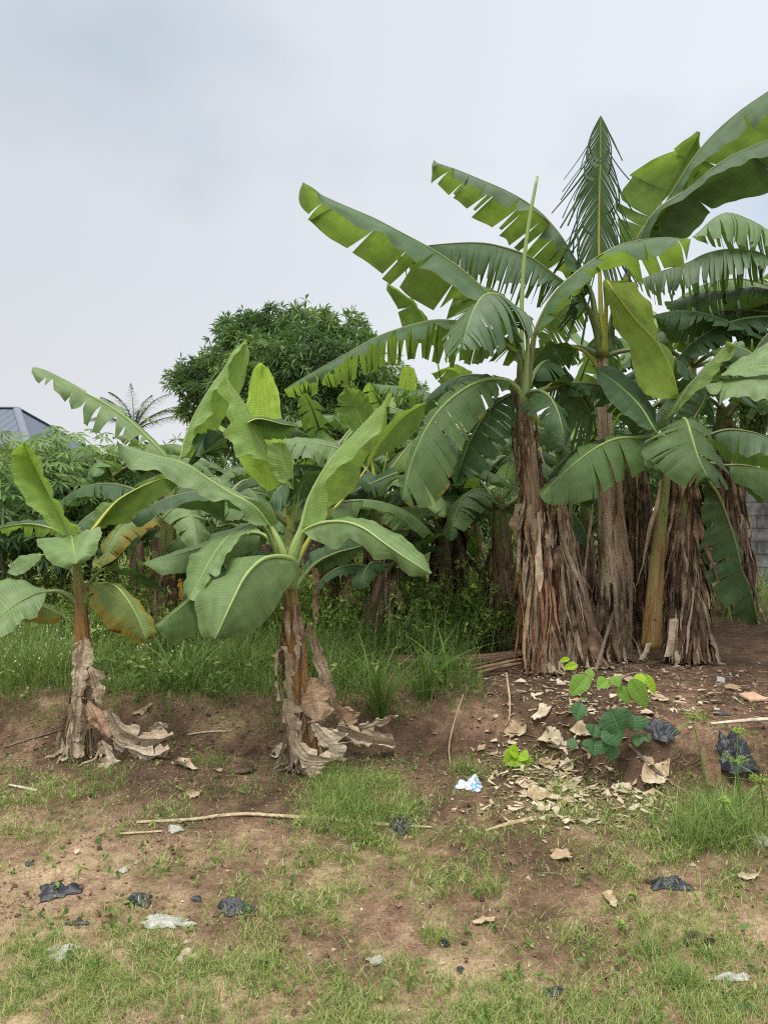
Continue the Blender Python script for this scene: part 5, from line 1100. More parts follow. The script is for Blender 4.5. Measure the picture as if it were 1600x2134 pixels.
sh(B_, 'dry_leaf', 'drypale', [(645, 1590), (650, 1605), (652, 1620)], [(632, 1594), (636, 1610), (644, 1621)], [(680, 1586), (676, 1606), (658, 1620)], d=dz - .1, crumple=.01, rnd=0.40)
sh(B_, 'dry_leaf', 'drypale', [(700, 1515), (740, 1530), (780, 1545), (822, 1552)], [(705, 1505), (750, 1515), (790, 1520), (822, 1535)], [(705, 1525), (740, 1550), (780, 1560), (822, 1555)], d=4.75, dd=(0, .1), crumple=.016, rnd=0.53)
sh(B_, 'dry_leaf', 'drypale', [(735, 1520), (770, 1512), (800, 1500), (828, 1490)], [(740, 1512), (770, 1503), (800, 1493), (828, 1490)], [(745, 1528), (775, 1522), (805, 1508), (828, 1490)], d=4.85, crumple=.012, rnd=0.46)
sh(B_, 'dry_leaf', 'drypale', [(640, 1300), (655, 1340), (668, 1390), (690, 1440), (697, 1475)], [(650, 1300), (672, 1350), (690, 1400), (702, 1440), (700, 1475)], [(635, 1320), (650, 1370), (660, 1400), (675, 1450), (690, 1475)], d=dz + .05, crumple=.016, rnd=0.28)
sh(B_, 'dry_leaf', 'drypale', [(600, 1370), (590, 1352), (578, 1370), (578, 1410), (584, 1460)], [(600, 1350), (585, 1345), (571, 1368), (572, 1410), (580, 1460)], None, d=dz, crumple=.006, rnd=0.53)
sh(B_, 'dry_leaf', 'drypale', [(598, 1360), (604, 1385), (600, 1420), (606, 1460)], [(592, 1362), (594, 1390), (592, 1425), (598, 1462)], [(610, 1362), (614, 1390), (612, 1425), (616, 1460)], d=dz, crumple=.012, rnd=0.34)
sh(B_, 'dry_leaf', 'dry', [(650, 1180), (655, 1220), (650, 1265), (655, 1300)], [(662, 1185), (668, 1225), (664, 1270), (660, 1300)], None, d=dz + .1, crumple=.014, rnd=0.40)
sh(B_, 'dry_leaf', 'drytan', [(622, 1320), (620, 1350), (622, 1385)], [(617, 1325), (614, 1352), (620, 1385)], [(628, 1330), (626, 1355), (622, 1385)], d=dz - .02, crumple=.004, rnd=0.72)
skirt(B_, SB, .075, 110, .0, .40, (.12, .34), (.010, .030), 'drypale', 1.0, .15, rr=(-.2, .6))
skirt(B_, SB, .055, 12, .55, .8, (.15, .3), (.02, .04), 'dry', 1.05, .3, rr=(0.2, .7), name='dry_sheaths')
skirt(N_, SN, .08, 30, 0, .6, (.2, .4), (.03, .05), 'dry')

# ------------------------------------------------------------------ leafy masses (mango, cassava, bushes)
def leaf_cloud(centers, dirs, nl, ll, lw, spread=1.0, droop=.25, rr=None):
    """rosettes of slender folded leaves; returns vertices, triangles, rnd"""
    K = len(centers); c = np.repeat(centers, nl, 0); dv = np.repeat(dirs, nl, 0); n = len(c)
    r = nrm(rng.normal(size=(n, 3))); l = nrm(dv * rng.uniform(.1, .9, (n, 1)) + r * spread); l[:, 2] -= droop * rng.uniform(.3, 1.6, n); l = nrm(l)
    L_ = ll * rng.uniform(.7, 1.25, (n, 1)); s = nrm(np.cross(l, rng.normal(size=(n, 3)) * .5 + np.array([0, 0, 1.])))
    W_ = lw * rng.uniform(.75, 1.2, (n, 1)); tip = c + l * L_; tip[:, 2] -= (L_[:, 0] * .18)
    mid = c + l * L_ * .5
    V = np.stack([c, mid - s * W_ / 2, tip, mid + s * W_ / 2], 1)
    V[:, 1, 2] += .0; V[:, 3, 2] += .0
    base = (np.arange(n) * 4)[:, None]; T = np.concatenate([base + np.array([0, 1, 2]), base + np.array([0, 2, 3])], 0)
    rn = np.repeat(np.clip(rng.uniform(0.1, .9, K) if rr is None else rr, 0, 1), nl) + rng.normal(size=n) * .10
    return V.reshape(-1, 3), T, np.repeat(np.clip(rn, 0, 1), 4)
# mango tree
dMg = 16.0
mg = empty('mango_tree', tuple(P(640, 0, dMg).xy) + (float(H(P(640, 0, dMg).x, dMg)),), 'large round dark mango tree rising behind the banana rows', 'mango tree')
lobes = [(395, 795, 42, .3), (430, 815, 62, 0), (500, 715, 55, -.2), (525, 700, 50, .5), (575, 700, 58, .2), (640, 705, 66, 0), (715, 715, 62, .2), (745, 745, 48, -.4), (640, 790, 105, -1.0), (540, 815, 100, -.6), (730, 815, 95, -.8),
         (820, 830, 58, .2), (855, 860, 40, .3), (420, 870, 50, .2), (600, 900, 130, -.6), (740, 900, 115, -.4), (470, 780, 62, -.3), (480, 900, 80, .2), (830, 920, 70, .1)]
CT = []; DR = []
mgo = np.array(mg['_o'])
for (lx, ly, lr, ld) in lobes:
    c = np.array(P(lx, ly, dMg + ld)); R0 = lr / F * dMg; k = int(52 * (lr / 50) ** 2)
    dv = nrm(rng.normal(size=(k, 3))); dv[:, 2] = np.abs(dv[:, 2]) * .9 - .15 * rng.random(k); dv[:, 1] -= .25; dv = nrm(dv)
    rad = R0 * (rng.uniform(.78, 1.03, k) + .10 * np.sin(dv[:, 0] * 6 + ly) * np.sin(dv[:, 2] * 7 + lx))
    CT.append(c + dv * rad[:, None]); DR.append(dv)
    k3 = max(4, k // 9); dv = nrm(rng.normal(size=(k3, 3)) + (0, -.2, .7)); CT.append(c + dv * R0 * rng.uniform(1.05, 1.2, (k3, 1))); DR.append(dv)
    k2 = k // 3; dv = nrm(rng.normal(size=(k2, 3))); CT.append(c + dv * (R0 * rng.uniform(.3, .8, (k2, 1)))); DR.append(dv)
CT = np.concatenate(CT); DR = np.concatenate(DR)
cl = .46 + .30 * np.sin(CT[:, 0] * 2.1 + 1) * np.cos(CT[:, 2] * 2.7) + .10 * np.sin(CT[:, 0] * 6 + CT[:, 2] * 5) + rng.normal(size=len(CT)) * .13
V, T, rn = leaf_cloud(CT, DR, 12, .21, .042, .85, .25, cl)
fast_mesh('crown', V - mgo, T, M['mango'], rn, parent=mg)
tb = MB(); b0 = mgo
tube(tb, [b0 - (0, 0, .1), b0 + (0, 0, 1.2), b0 + (.1, 0, 2.0)], [.38, .30, .26], 12, n=10, rough=.03)
for (lx, ly, lr, ld) in lobes[::2]:
    e = np.array(P(lx, ly, dMg + ld)); s0_ = b0 + (.05, 0, rng.uniform(1.4, 2.0)); m_ = (s0_ + e) / 2 + (0, 0, -.25)
    tube(tb, [s0_, m_, e], [.15, .09, .03], 7, n=10)
tb.build('trunk', M['bark'], mg)

# cassava shrubs, left
def palmate(c, size, k):
    pass
cas = [(30, 940, 8.6, 'cassava shrub at the far left edge in front of the house roof'), (105, 940, 8.9, 'cassava shrub second from the left edge, top level with the roof eaves'), (172, 935, 9.2, 'cassava shrub nearest the fruiting banana plant on the left'),
       (75, 930, 8.0, 'nearest cassava shrub with dark drooping leaves behind the upright banana leaf'), (-50, 940, 8.4, 'cassava shrub cut by the left picture edge'), (205, 950, 9.6, 'low cassava shrub between the tall ones and the banana trunk'), (5, 960, 7.6, 'low leafy cassava shrub at the left edge behind the front plant')]
for (cx, cyy, d, lab) in cas:
    gp = np.array(P(cx + 4, 0, d)); gp[2] = float(H(gp[0], d))
    r = empty('cassava_shrub', tuple(gp), lab, 'cassava', 'cassava shrubs'); top = np.array(P(cx, cyy, d))
    tb = MB(); CT = []; DR = []
    hgt = top[2] - gp[2]
    for k in range(9):
        e = gp + np.array([rng.normal() * .3, rng.normal() * .3, hgt * rng.uniform(.50, 1.0)])
        tube(tb, [gp + rng.normal(size=3) * (.06, .06, 0), (gp + e) / 2 + rng.normal(size=3) * .05, e], [.022, .017, .010], 6, n=8)
        for j in range(30):
            o = rng.normal(size=3) * (.20, .20, .15); CT.append(e + o); DR.append(nrm(o + (0, 0, .2)))
    tb.build('stem', M['palmstem'], r)
    CT = np.array(CT); DR = np.array(DR)
    # palmate leaf: 7 lobes spread round the stalk tip in one plane, drooping
    n = len(CT); V = []; rn = []
    for i in range(n):
        nn_ = nrm(DR[i] * .5 + np.array([0, -.2, .9]) + rng.normal(size=3) * .35); a0 = nrm(np.cross(nn_, rng.normal(size=3))); b1 = np.cross(nn_, a0)
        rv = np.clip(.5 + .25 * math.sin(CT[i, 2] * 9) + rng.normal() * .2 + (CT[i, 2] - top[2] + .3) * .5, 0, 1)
        for q in range(7):
            an = -2.3 + q * .77; l = a0 * math.cos(an) + b1 * math.sin(an); l[2] -= .35; l = nrm(l); s = np.cross(l, nn_)
            L_ = .165 * (1 - .18 * abs(q - 3) / 3) * rng.uniform(.85, 1.2); c = CT[i]
            V.append([c, c + l * L_ * .6 - s * .017, c + l * L_ - np.array([0, 0, .02]), c + l * L_ * .6 + s * .017]); rn += [rv] * 4
    V = np.array(V).reshape(-1, 3); nq = len(V) // 4; T = np.concatenate([np.arange(nq)[:, None] * 4 + np.array([0, 1, 2]), np.arange(nq)[:, None] * 4 + np.array([0, 2, 3])])
    fast_mesh('foliage', V - gp, T, M['cassava'], np.array(rn), parent=r)

# distant bushes closing the view
bl = [(-60, 1010, 20, 1.9, 'far round bush behind the cassava at the left edge'), (130, 1020, 24, 2.0, 'far bush between the cassava and the coconut palm'), (270, 1000, 21, 2.1, 'far bush under the coconut palm'), (420, 960, 22, 2.5, 'far bush at the left foot of the mango tree'),
      (600, 950, 20, 2.4, 'far bush at the foot of the mango trunk'), (780, 940, 22, 2.8, 'far bush right of the mango trunk'), (930, 930, 21, 2.8, 'far bush behind the middle banana rows'), (1090, 920, 23, 2.8, 'far bush seen left of the tallest banana stem'),
      (1230, 900, 21, 2.8, 'far bush behind the tallest banana stem'), (1370, 890, 19, 2.7, 'far bush behind the slim green banana stem'), (1500, 880, 18, 2.5, 'far bush just left of the block wall'), (1700, 850, 22, 3.4, 'far bush beyond the block wall')]
for (cx, cyy, d, R0, lab) in bl:
    gp = np.array(P(cx, 0, d)); gp[2] = float(H(gp[0], d)); top = np.array(P(cx, cyy, d))
    r = empty('bush', tuple(gp), lab, 'bush', 'far bushes'); k = 420
    dv = nrm(rng.normal(size=(k, 3))); hh = max(1.2, top[2] + .3)
    CT = gp + dv * np.array([R0, R0 * .8, hh * .5]) * rng.uniform(.6, 1.08, (k, 1)) + (0, 0, hh * .5)
    CT += (.25 * np.sin(CT[:, [2]] * 5 + cx)) * nrm(rng.normal(size=(k, 3)))
    V, T, rn = leaf_cloud(CT, dv, 10, .26, .09, 1.0, .2, .5 + .3 * np.sin(CT[:, 0] * 3) * np.cos(CT[:, 2] * 3.5) + rng.normal(size=k) * .15)
    fast_mesh('crown', V - gp, T, M['bush'], rn, parent=r)
    tb = MB(); tube(tb, [gp, gp + (0, 0, hh * .5)], [.12, .06], 7, n=4); tb.build('trunk', M['bark'], r)

# coconut palm far left
dp = 24.0; pc = np.array(P(280, 898, dp)); gp = pc.copy(); gp[2] = float(H(gp[0], dp))
pr = empty('coconut_palm', tuple(gp), 'distant coconut palm with thin feathery fronds left of the mango tree', 'palm tree')
tb = MB(); tube(tb, [gp, (gp + pc) / 2 + (.1, 0, 0), pc], [.2, .15, .13], 10, n=12, rough=.02); tb.build('trunk', M['bark'], pr)
M['frond'] = grass_material('palm_frond', [(0, (0.15, 0.19, 0.13)), (1, (0.27, 0.31, 0.22))], .2, (0.2, 0.25, 0.1))
for (az, el, dr, L_) in ((-100, 1.2, .9, 1.5), (-70, 1.35, 1.0, 1.7), (-30, 1.45, .5, 1.7), (20, 1.3, .8, 1.6), (85, .8, .9, 2.1), (100, .45, .6, 2.3), (60, .9, 1.2, 2.0), (-120, .7, 1.3, 1.6), (150, .9, 1.2, 1.6), (-160, .8, 1.2, 1.5), (110, 1.1, 1.0, 1.9)):
    az = math.radians(az); p = pc.copy(); A = [p.copy()]; n = 26
    for i in range(n):
        th = el - dr * (i / n) ** 1.3; p = p + L_ / n * np.array([math.cos(th) * math.sin(az), math.cos(th) * math.cos(az), math.sin(th)]); A.append(p.copy())
    A = np.array(A); fb = MB(); tube(fb, A[::4], [.03, .015, .006], 5, n=10); Tn = nrm(np.gradient(A, axis=0)); S = np.array([math.cos(az), -math.sin(az), 0.])
    for i in range(3, n + 1):
        for sg in (1, -1):
            for rep in range(3):
                l = nrm(S * sg * .8 + Tn[i] * .8 + np.array([0, 0, -.35]) + rng.normal(size=3) * .12); ll = .38 * math.sin(math.pi * min(.95, .2 + i / n * .75)); b = A[i] + Tn[i] * rng.uniform(0, .05)
                w = nrm(np.cross(l, [0, 0, 1.])) * .022
                fb.add([b - w, b + w, b + l * ll - (0, 0, .06)], [(0, 1, 2)], None, rng.random())
    fb.build('frond', M['frond'], pr, smooth=False)

# ------------------------------------------------------------------ grass and weeds
def blades(pts, hgt, wid, lean, rn, rng=rng, segs=3):
    n = len(pts); az = rng.uniform(0, 6.283, n); dv = np.stack([np.cos(az), np.sin(az), np.zeros(n)], 1)
    sd = np.stack([-np.sin(az + rng.normal(size=n) * .6), np.cos(az), np.zeros(n)], 1)
    ln = (lean * rng.uniform(.2, 1.6, n))[:, None]; h = hgt[:, None]
    rows = []
    for k in range(segs + 1):
        t = k / segs
        c = pts + dv * ln * h * t ** 1.8 + np.array([0, 0, 1.]) * h * (t - .38 * np.minimum(ln, 1.5) * t * t)
        w = wid[:, None] * (1 - t ** 1.6) * (.75 + .5 * t)
        if k < segs: rows += [c - sd * w / 2, c + sd * w / 2]
        else: rows += [c]
    V = np.stack(rows, 1); m = 2 * segs + 1; T = []
    for k in range(segs - 1):
        a = 2 * k; T += [(a, a + 1, a + 3), (a, a + 3, a + 2)]
    a = 2 * (segs - 1); T += [(a, a + 1, a + 2)]
    T = np.array(T); base = (np.arange(n) * m)[:, None, None]
    return V.reshape(-1, 3), (T[None] + base).reshape(-1, 3), np.repeat(rn, m)
def scatter(n, x0, x1, y0, y1, dens):
    """n random ground points kept with probability dens(px, py, x, y)"""
    x = rng.uniform(x0, x1, n); y = rng.uniform(y0, y1, n); z = H(x, y)
    px = CX + x / y * F; py = CY - (z - EYE) / y * F
    k = rng.random(n) < dens(px, py, x, y)
    return np.stack([x[k], y[k], z[k]], 1), px[k], py[k]
def ell(px, py, cx, cyy, rx, ry): return np.exp(-(((px - cx) / rx) ** 2 + ((py - cyy) / ry) ** 2) ** 1.5)
patches = [(120, 1660, 190, 70, 1.0), (40, 1720, 120, 60, .8), (750, 1690, 130, 95, 1.5), (700, 1640, 60, 50, 1.3), (1000, 1640, 130, 60, .7), (1180, 1690, 260, 70, .9), (860, 1790, 260, 90, 1.0), (640, 1880, 160, 90, 1.1), (1500, 1700, 140, 130, 1.1),
           (1330, 1800, 200, 80, 1.1), (1420, 1980, 160, 90, 1.0), (910, 1930, 60, 50, 1.1), (200, 2090, 560, 140, 4.2), (60, 1900, 80, 60, .35), (850, 2120, 1000, 110, 3.6), (1250, 1960, 240, 90, .8), (500, 1990, 260, 80, 1.1), (1000, 2050, 320, 70, 1.3), (300, 1700, 140, 60, .6),
           (1100, 1590, 120, 40, .7), (480, 1660, 80, 40, .3), (300, 1800, 160, 50, .35), (1560, 1900, 110, 150, .9), (600, 2060, 300, 60, 1.2), (100, 1800, 140, 40, .3), (700, 1800, 500, 60, .35), (430, 1500, 150, 50, .9), (560, 1480, 80, 40, .9), (900, 1480, 200, 30, .6), (290, 1480, 80, 30, .8), (60, 1490, 100, 30, .6), (420, 1570, 70, 30, .5), (1500, 2060, 200, 80, 1.0)]
def dens_fg(px, py, x, y):
    d = 0.09 * np.ones_like(px)
    for cx, cyy, rx, ry, a in patches: d = np.maximum(d, a * ell(px, py, cx, cyy, rx, ry))
    nz_ = .5 + .5 * np.sin(x * 9 + 2 * np.sin(y * 7)) * np.sin(y * 8 + 1.7 * np.sin(x * 6.3))
    nz2 = .5 + .5 * np.sin(x * 31 + 3 * np.sin(y * 17)) * np.sin(y * 27 + 2 * np.sin(x * 21))
    nz3 = .5 + .5 * np.sin(x * 3.3 + 1.3 * np.sin(y * 4.1) + 1) * np.sin(y * 3.9 + 1.1 * np.sin(x * 2.7))
    return np.clip(d * (.1 + 1.1 * nz_ ** 1.5) * (.15 + 1.1 * nz2 ** 1.5) * (.35 + .9 * nz3), 0, 1) * (y < 5.5 - 1.2 * sstep(.9, 1.4, x))
pts, px, py = scatter(1700000, -3.6, 3.4, 1.9, 5.5, dens_fg)
n = len(pts); tall = np.clip(ell(px, py, 750, 1690, 120, 80) + ell(px, py, 1500, 1720, 130, 120) + .4 * ell(px, py, 1420, 1990, 90, 60), 0, 1)
V, T, rn = blades(pts, rng.gamma(2.6, .0095, n).clip(.006, .08) * (1 + 2.2 * tall), rng.uniform(.0012, .0029, n), .85, np.clip(rng.normal(.52, .29, n) - .15 * tall, 0, 1))
tag(fast_mesh('grass', V, T, M['grass'], rn), 'short patchy grass on the trodden soil in front', 'grass', kind='stuff')
# creeping grass with pale curved fingers
pts, px, py = scatter(120000, -3.4, 3.4, 2.2, 4.75, lambda px, py, x, y: .9 * dens_fg(px, py, x, y)  * (py > 1560))
n = len(pts); az = rng.uniform(0, 6.283, n); nf = .5 + .5 * sstep(2.3, 3.6, pts[:, 1]); L_ = rng.uniform(.015, .055, n) * nf; z0 = rng.uniform(.012, .07, n) * nf
dv = np.stack([np.cos(az), np.sin(az), np.zeros(n)], 1); sd = np.stack([-np.sin(az), np.cos(az), np.zeros(n)], 1); up = np.array([0, 0, 1.])
c0 = pts + up * z0[:, None]; w = (rng.uniform(.0010, .0020, n) * nf)[:, None]
V = np.stack([c0 - sd * w, c0 + sd * w, c0 + dv * L_[:, None] * .5 + up * .008 + sd * w, c0 + dv * L_[:, None] * .5 + up * .008 - sd * w, c0 + dv * L_[:, None] + up * rng.uniform(.0, .03, n)[:, None]], 1).reshape(-1, 3)
b = (np.arange(n) * 5)[:, None, None]; T = (np.array([(0, 1, 2), (0, 2, 3), (3, 2, 4)])[None] + b).reshape(-1, 3)
tag(fast_mesh('creeping_grass', V, T, M['grass'], np.repeat(np.clip(rng.normal(.66, .16, n), 0, 1), 5)), 'pale curved seed fingers of creeping grass over the front soil', 'grass', kind='stuff')
# lush grass on the raised ground
def dens_back(px, py, x, y):
    edge = 4.72 - .02 * x - .62 * sstep(.7, 1.5, x) + .30
    d = (y > edge + .16 * np.sin(x * 5) + .12 * np.sin(x * 13 + 1) + .10 * np.sin(x * 37)) * np.where(x < -.2, 1.0, np.where(x < 0.75, .8, .0)) * sstep(0, .5, y - edge)
    d = np.maximum(d, (y > 7.4) * np.where(x < 2.2, .9, .25)); d = np.where((x > -.0) & (y > 5.2) & (y < 6.3), d * .35, d)
    return d * (.5 + .5 * np.sin(x * 3.1 + np.sin(y * 2.3)) * np.sin(y * 3.7)) ** .5
pts, px, py = scatter(170000, -5.2, 2.2, 4.8, 8.5, lambda a, b, x, y: np.nan_to_num(dens_back(a, b, x, y)) * (np.abs(x) < y * .62 + .3))
n = len(pts); hh = rng.gamma(4, .048, n).clip(.05, .45) * (.40 + .95 * sstep(5.1, 6.1, pts[:, 1])) * (1 + .65 * np.sin(pts[:, 0] * 3.3 + 1) * np.sin(pts[:, 1] * 4.1))
V, T, rn = blades(pts, hh, rng.uniform(.003, .008, n), .7, np.clip(rng.normal(.58, .24, n), 0, 1))
tag(fast_mesh('grass', V, T, M['lush'], rn), 'lush green grass on the raised ground under the banana plants', 'grass', kind='stuff')
pts, px, py = scatter(70000, -16, 9, 8.5, 30, lambda a, b, x, y: .9 * (np.abs(x) < y * .62 + .5) * (8.5 / y) ** .9)
n = len(pts); V, T, rn = blades(pts, rng.uniform(.2, .6, n), rng.uniform(.008, .020, n), .6, np.clip(rng.normal(.5, .22, n), 0, 1), segs=2)
tag(fast_mesh('grass', V, T, M['far'], rn), 'bright tall grass far back between the trunks', 'grass', kind='stuff')
pts, px, py = scatter(30000, -6.5, 1.6, 6.3, 9.6, lambda a, b, x, y: (.16 + .5 * (np.sin(x * 2.1 + 1.2 * np.sin(y * 1.7)) * np.sin(y * 2.6 + x) > .1)) * (np.abs(x) < y * .62 + .3) * sstep(6.3, 7.2, y) * np.where(x < -1.2, 1, .8))
n = len(pts); hw = rng.gamma(5, .10, n).clip(.12, .95)
V, T, rn = blades(pts, hw, rng.uniform(.004, .009, n), .45, np.clip(rng.normal(.5, .2, n), 0, 1), segs=4)
tag(fast_mesh('tall_weeds', V, T, M['far'], rn), 'tall pale green weeds standing behind the front row of plants', 'weeds', kind='stuff')
k_ = np.repeat(np.arange(n), 3)[rng.random(3 * n) < .6]
cc = pts[k_] + rng.normal(size=(len(k_), 3)) * (.04, .04, 0) + np.array([0, 0, 1.]) * (hw[k_] * rng.uniform(.4, .95, len(k_)))[:, None]
V, T, rn = leaf_cloud(cc, np.tile([0, 0, 1.], (len(cc), 1)), 4, .06, .022, 1.0, .15)
tag(fast_mesh('weeds', V, T, M['far'], rn), 'leafy tops of the tall weeds behind the front row', 'weeds', kind='stuff')
# broad-leaved weeds
pts, px, py = scatter(14000, -5.2, 2.0, 5.1, 8.5, lambda a, b, x, y: .32 * np.nan_to_num(dens_back(a, b, x, y)) * (.35 + .65 * (np.sin(x * 4 + 1) * np.sin(y * 5) > 0)))
cc = pts + np.array([0, 0, 1.]) * rng.uniform(.03, .22, (len(pts), 1))
V, T, rn = leaf_cloud(cc, np.tile([0, 0, 1.], (len(cc), 1)), 5, .055, .032, 1.0, .1)
tag(fast_mesh('weeds', V, T, M['lush'], rn), 'leafy green weeds mixed into the grass under the banana plants', 'weeds', kind='stuff')
pts, px, py = scatter(1500, -3.3, 3.3, 2.2, 4.9, lambda a, b, x, y: .35 + .6 * dens_fg(a, b, x, y))
cc = pts + np.array([0, 0, 1.]) * rng.uniform(.004, .04, (len(pts), 1))
V, T, rn = leaf_cloud(cc, np.tile([0, 0, .4], (len(cc), 1)), 5, .032, .016, 1.0, .0)
tag(fast_mesh('weeds', V, T, M['lush'], rn), 'tiny scattered weed seedlings on the front soil', 'weeds', kind='stuff')
# little white flowers at left
pts, px, py = scatter(30000, -4.2, -1.2, 5.0, 7.6, lambda a, b, x, y: .028 * (ell(a, b, 60, 1340, 170, 70) + .5 * ell(a, b, 230, 1330, 90, 60) + .15))
fb = MB()
for p in pts:
    h = rng.uniform(.18, .34); t = p + (rng.normal() * .04, rng.normal() * .04, h); s = np.array([.0014, 0, 0])
    r = rng.uniform(.005, .009); k = 5
    for a in range(k):
        an = a * 6.283 / k; fb.add([t, t + r * np.array([math.cos(an - .5), -.4 + .3 * math.sin(an), math.sin(an - .5)]), t + r * np.array([math.cos(an + .5), -.4, math.sin(an + .5)])], [(0, 1, 2)])
tag(fb.build('wildflowers', M['petal'], smooth=False), 'tiny white wildflowers in the grass at the left', 'wildflowers', kind='stuff')
n = len(pts); V, T, rn = blades(pts, rng.uniform(.2, .33, n), np.full(n, .003), .2, np.full(n, .8)); tag(fast_mesh('flower_stalks', V, T, M['far'], rn), 'thin stalks of the white wildflowers at the left', 'wildflowers', kind='stuff')

# ------------------------------------------------------------------ litter, pebbles
def flakes(pts, size, m, name, lab, rr=(0, 1), cat='litter'):
    n = len(pts); k = 5; an = np.sort(rng.uniform(0, 6.283, (n, k)), 1); r = size[:, None] * rng.uniform(.4, 1.1, (n, k)); asp = rng.uniform(.3, 1, n)[:, None]; az = rng.uniform(0, 6.283, n)[:, None]
    x = r * np.cos(an); y = r * np.sin(an) * asp; X_ = x * np.cos(az) - y * np.sin(az); Y_ = x * np.sin(az) + y * np.cos(az)
    tl = rng.normal(size=(n, 2)) * .24; Z_ = X_ * tl[:, :1] + Y_ * tl[:, 1:] + size[:, None] * .3 + rng.random((n, k)) * size[:, None] * .25
    V = np.stack([X_, Y_, Z_], 2) + pts[:, None, :]; T = (np.arange(n) * k)[:, None, None] + np.array([(0, 1, 2), (0, 2, 3), (0, 3, 4)])[None]
    return tag(fast_mesh(name, V.reshape(-1, 3), T.reshape(-1, 3), M[m], np.repeat(rng.uniform(*rr, n), k)), lab, cat, kind='stuff')
pts, px, py = scatter(60000, -3.4, 3.4, 2.0, 5.6, lambda a, b, x, y: .12 + .45 * (np.sin(x * 5 + 2 * np.sin(y * 3)) * np.sin(y * 6 + x) > .1))
flakes(pts, rng.gamma(2.0, .0017, len(pts)).clip(.001, .009), 'crumb', 'soil_crumbs', 'crumbs and grit of earth on the bare soil', cat='soil crumbs')
def clods(pts, size, m, name, lab, rr):
    n = len(pts); b = np.array([(1, 0, 0), (0, 1, 0), (-1, 0, 0), (0, -1, 0), (0, 0, .8), (0, 0, -.6)], float)
    V = b[None] * size[:, None, None] * rng.uniform(.55, 1.25, (n, 6, 3)) ; az = rng.uniform(0, 6.28, n); c, s = np.cos(az)[:, None], np.sin(az)[:, None]
    V = np.stack([V[..., 0] * c - V[..., 1] * s, V[..., 0] * s + V[..., 1] * c, V[..., 2] + size[:, None] * .2 * rng.normal(size=(n, 6))], 2) + pts[:, None, :] + np.array([0, 0, 1.]) * size[:, None, None] * .3
    T = (np.arange(n) * 6)[:, None, None] + np.array([(0, 1, 4), (1, 2, 4), (2, 3, 4), (3, 0, 4), (1, 0, 5), (2, 1, 5), (3, 2, 5), (0, 3, 5)])[None]
    return tag(fast_mesh(name, V.reshape(-1, 3), T.reshape(-1, 3), M[m], np.repeat(rng.uniform(*rr, n), 6)), lab, 'soil clods', kind='stuff')
pts, px, py = scatter(20000, -3.6, 3.4, 2.0, 6.0, lambda a, b, x, y: np.clip(.18 + .75 * (np.sin(x * 3 + 2 * np.sin(y * 4)) * np.sin(y * 5 + x) > .25) + .5 * sstep(4.3, 4.7, y) * (1 - sstep(5.2, 5.5, y)), 0, 1))
clods(pts, rng.gamma(2.2, .0028, len(pts)).clip(.0025, .022), 'crumb', 'soil_clods', 'small clods and stones of reddish earth on the soil and bank', (.0, .8))
pts, px, py = scatter(900, -3.4, 3.4, 2.0, 5.0, lambda a, b, x, y: .5 + 0 * x)
clods(pts, rng.gamma(3, .0022, len(pts)).clip(.003, .014), 'crumb', 'pebbles', 'pale pebbles and chips on the soil', (.85, 1.2))
pts, px, py = scatter(26000, -3.4, 3.4, 2.0, 5.4, lambda a, b, x, y: .25 + .4 * (np.sin(x * 4.2 + 1.5 * np.sin(y * 5)) * np.sin(y * 4.6) > .2))
flakes(pts, rng.gamma(2.2, .0021, len(pts)).clip(.0015, .013), 'litter', 'leaf_litter', 'small crumbs of dead leaf and chaff strewn over the soil')
pts, px, py = scatter(16000, .0, 3.2, 3.6, 6.2, lambda a, b, x, y: np.clip(.6 * ell(a, b, 1190, 1590, 150, 110) + .2 * ell(a, b, 1480, 1440, 140, 50) + .45 * ell(a, b, 1200, 1390, 250, 30) + .5 * ell(a, b, 1250, 1690, 180, 50), 0, 1))
flakes(pts, rng.uniform(.008, .020, len(pts)) * (1 + 1.3 * (rng.random(len(pts)) < .12)), 'litter', 'leaf_litter', 'dense fallen leaf fragments around the round leaved seedling', (.3, 1))
pts, px, py = scatter(5200, .3, 3.0, 3.5, 5.6, lambda a, b, x, y: np.clip(.9 * ell(a, b, 1170, 1560, 130, 110) + .35 * ell(a, b, 1340, 1640, 90, 50) + .18 * ell(a, b, 1400, 1460, 120, 40) + .6 * ell(a, b, 1180, 1670, 190, 50), 0, 1) * (1 - ell(a, b, 1340, 1580, 60, 40)))
flakes(pts, rng.gamma(4, .0075, len(pts)).clip(.014, .05), 'litter', 'leaf_litter', 'heap of broken tan and cream dead leaves under the round leaved shrub', (.6, 1.1))
pts, px, py = scatter(9000, -3.3, 1.0, 4.2, 5.6, lambda a, b, x, y: np.clip(.6 * ell(a, b, 100, 1540, 170, 50) + .4 * ell(a, b, 420, 1560, 120, 60) + .5 * ell(a, b, 720, 1560, 120, 50) + .3 * ell(a, b, 950, 1400, 200, 40), 0, 1))
flakes(pts, rng.uniform(.005, .018, len(pts)), 'litter', 'leaf_litter', 'grey brown leaf fragments around the feet of the front plants', (0, .8))
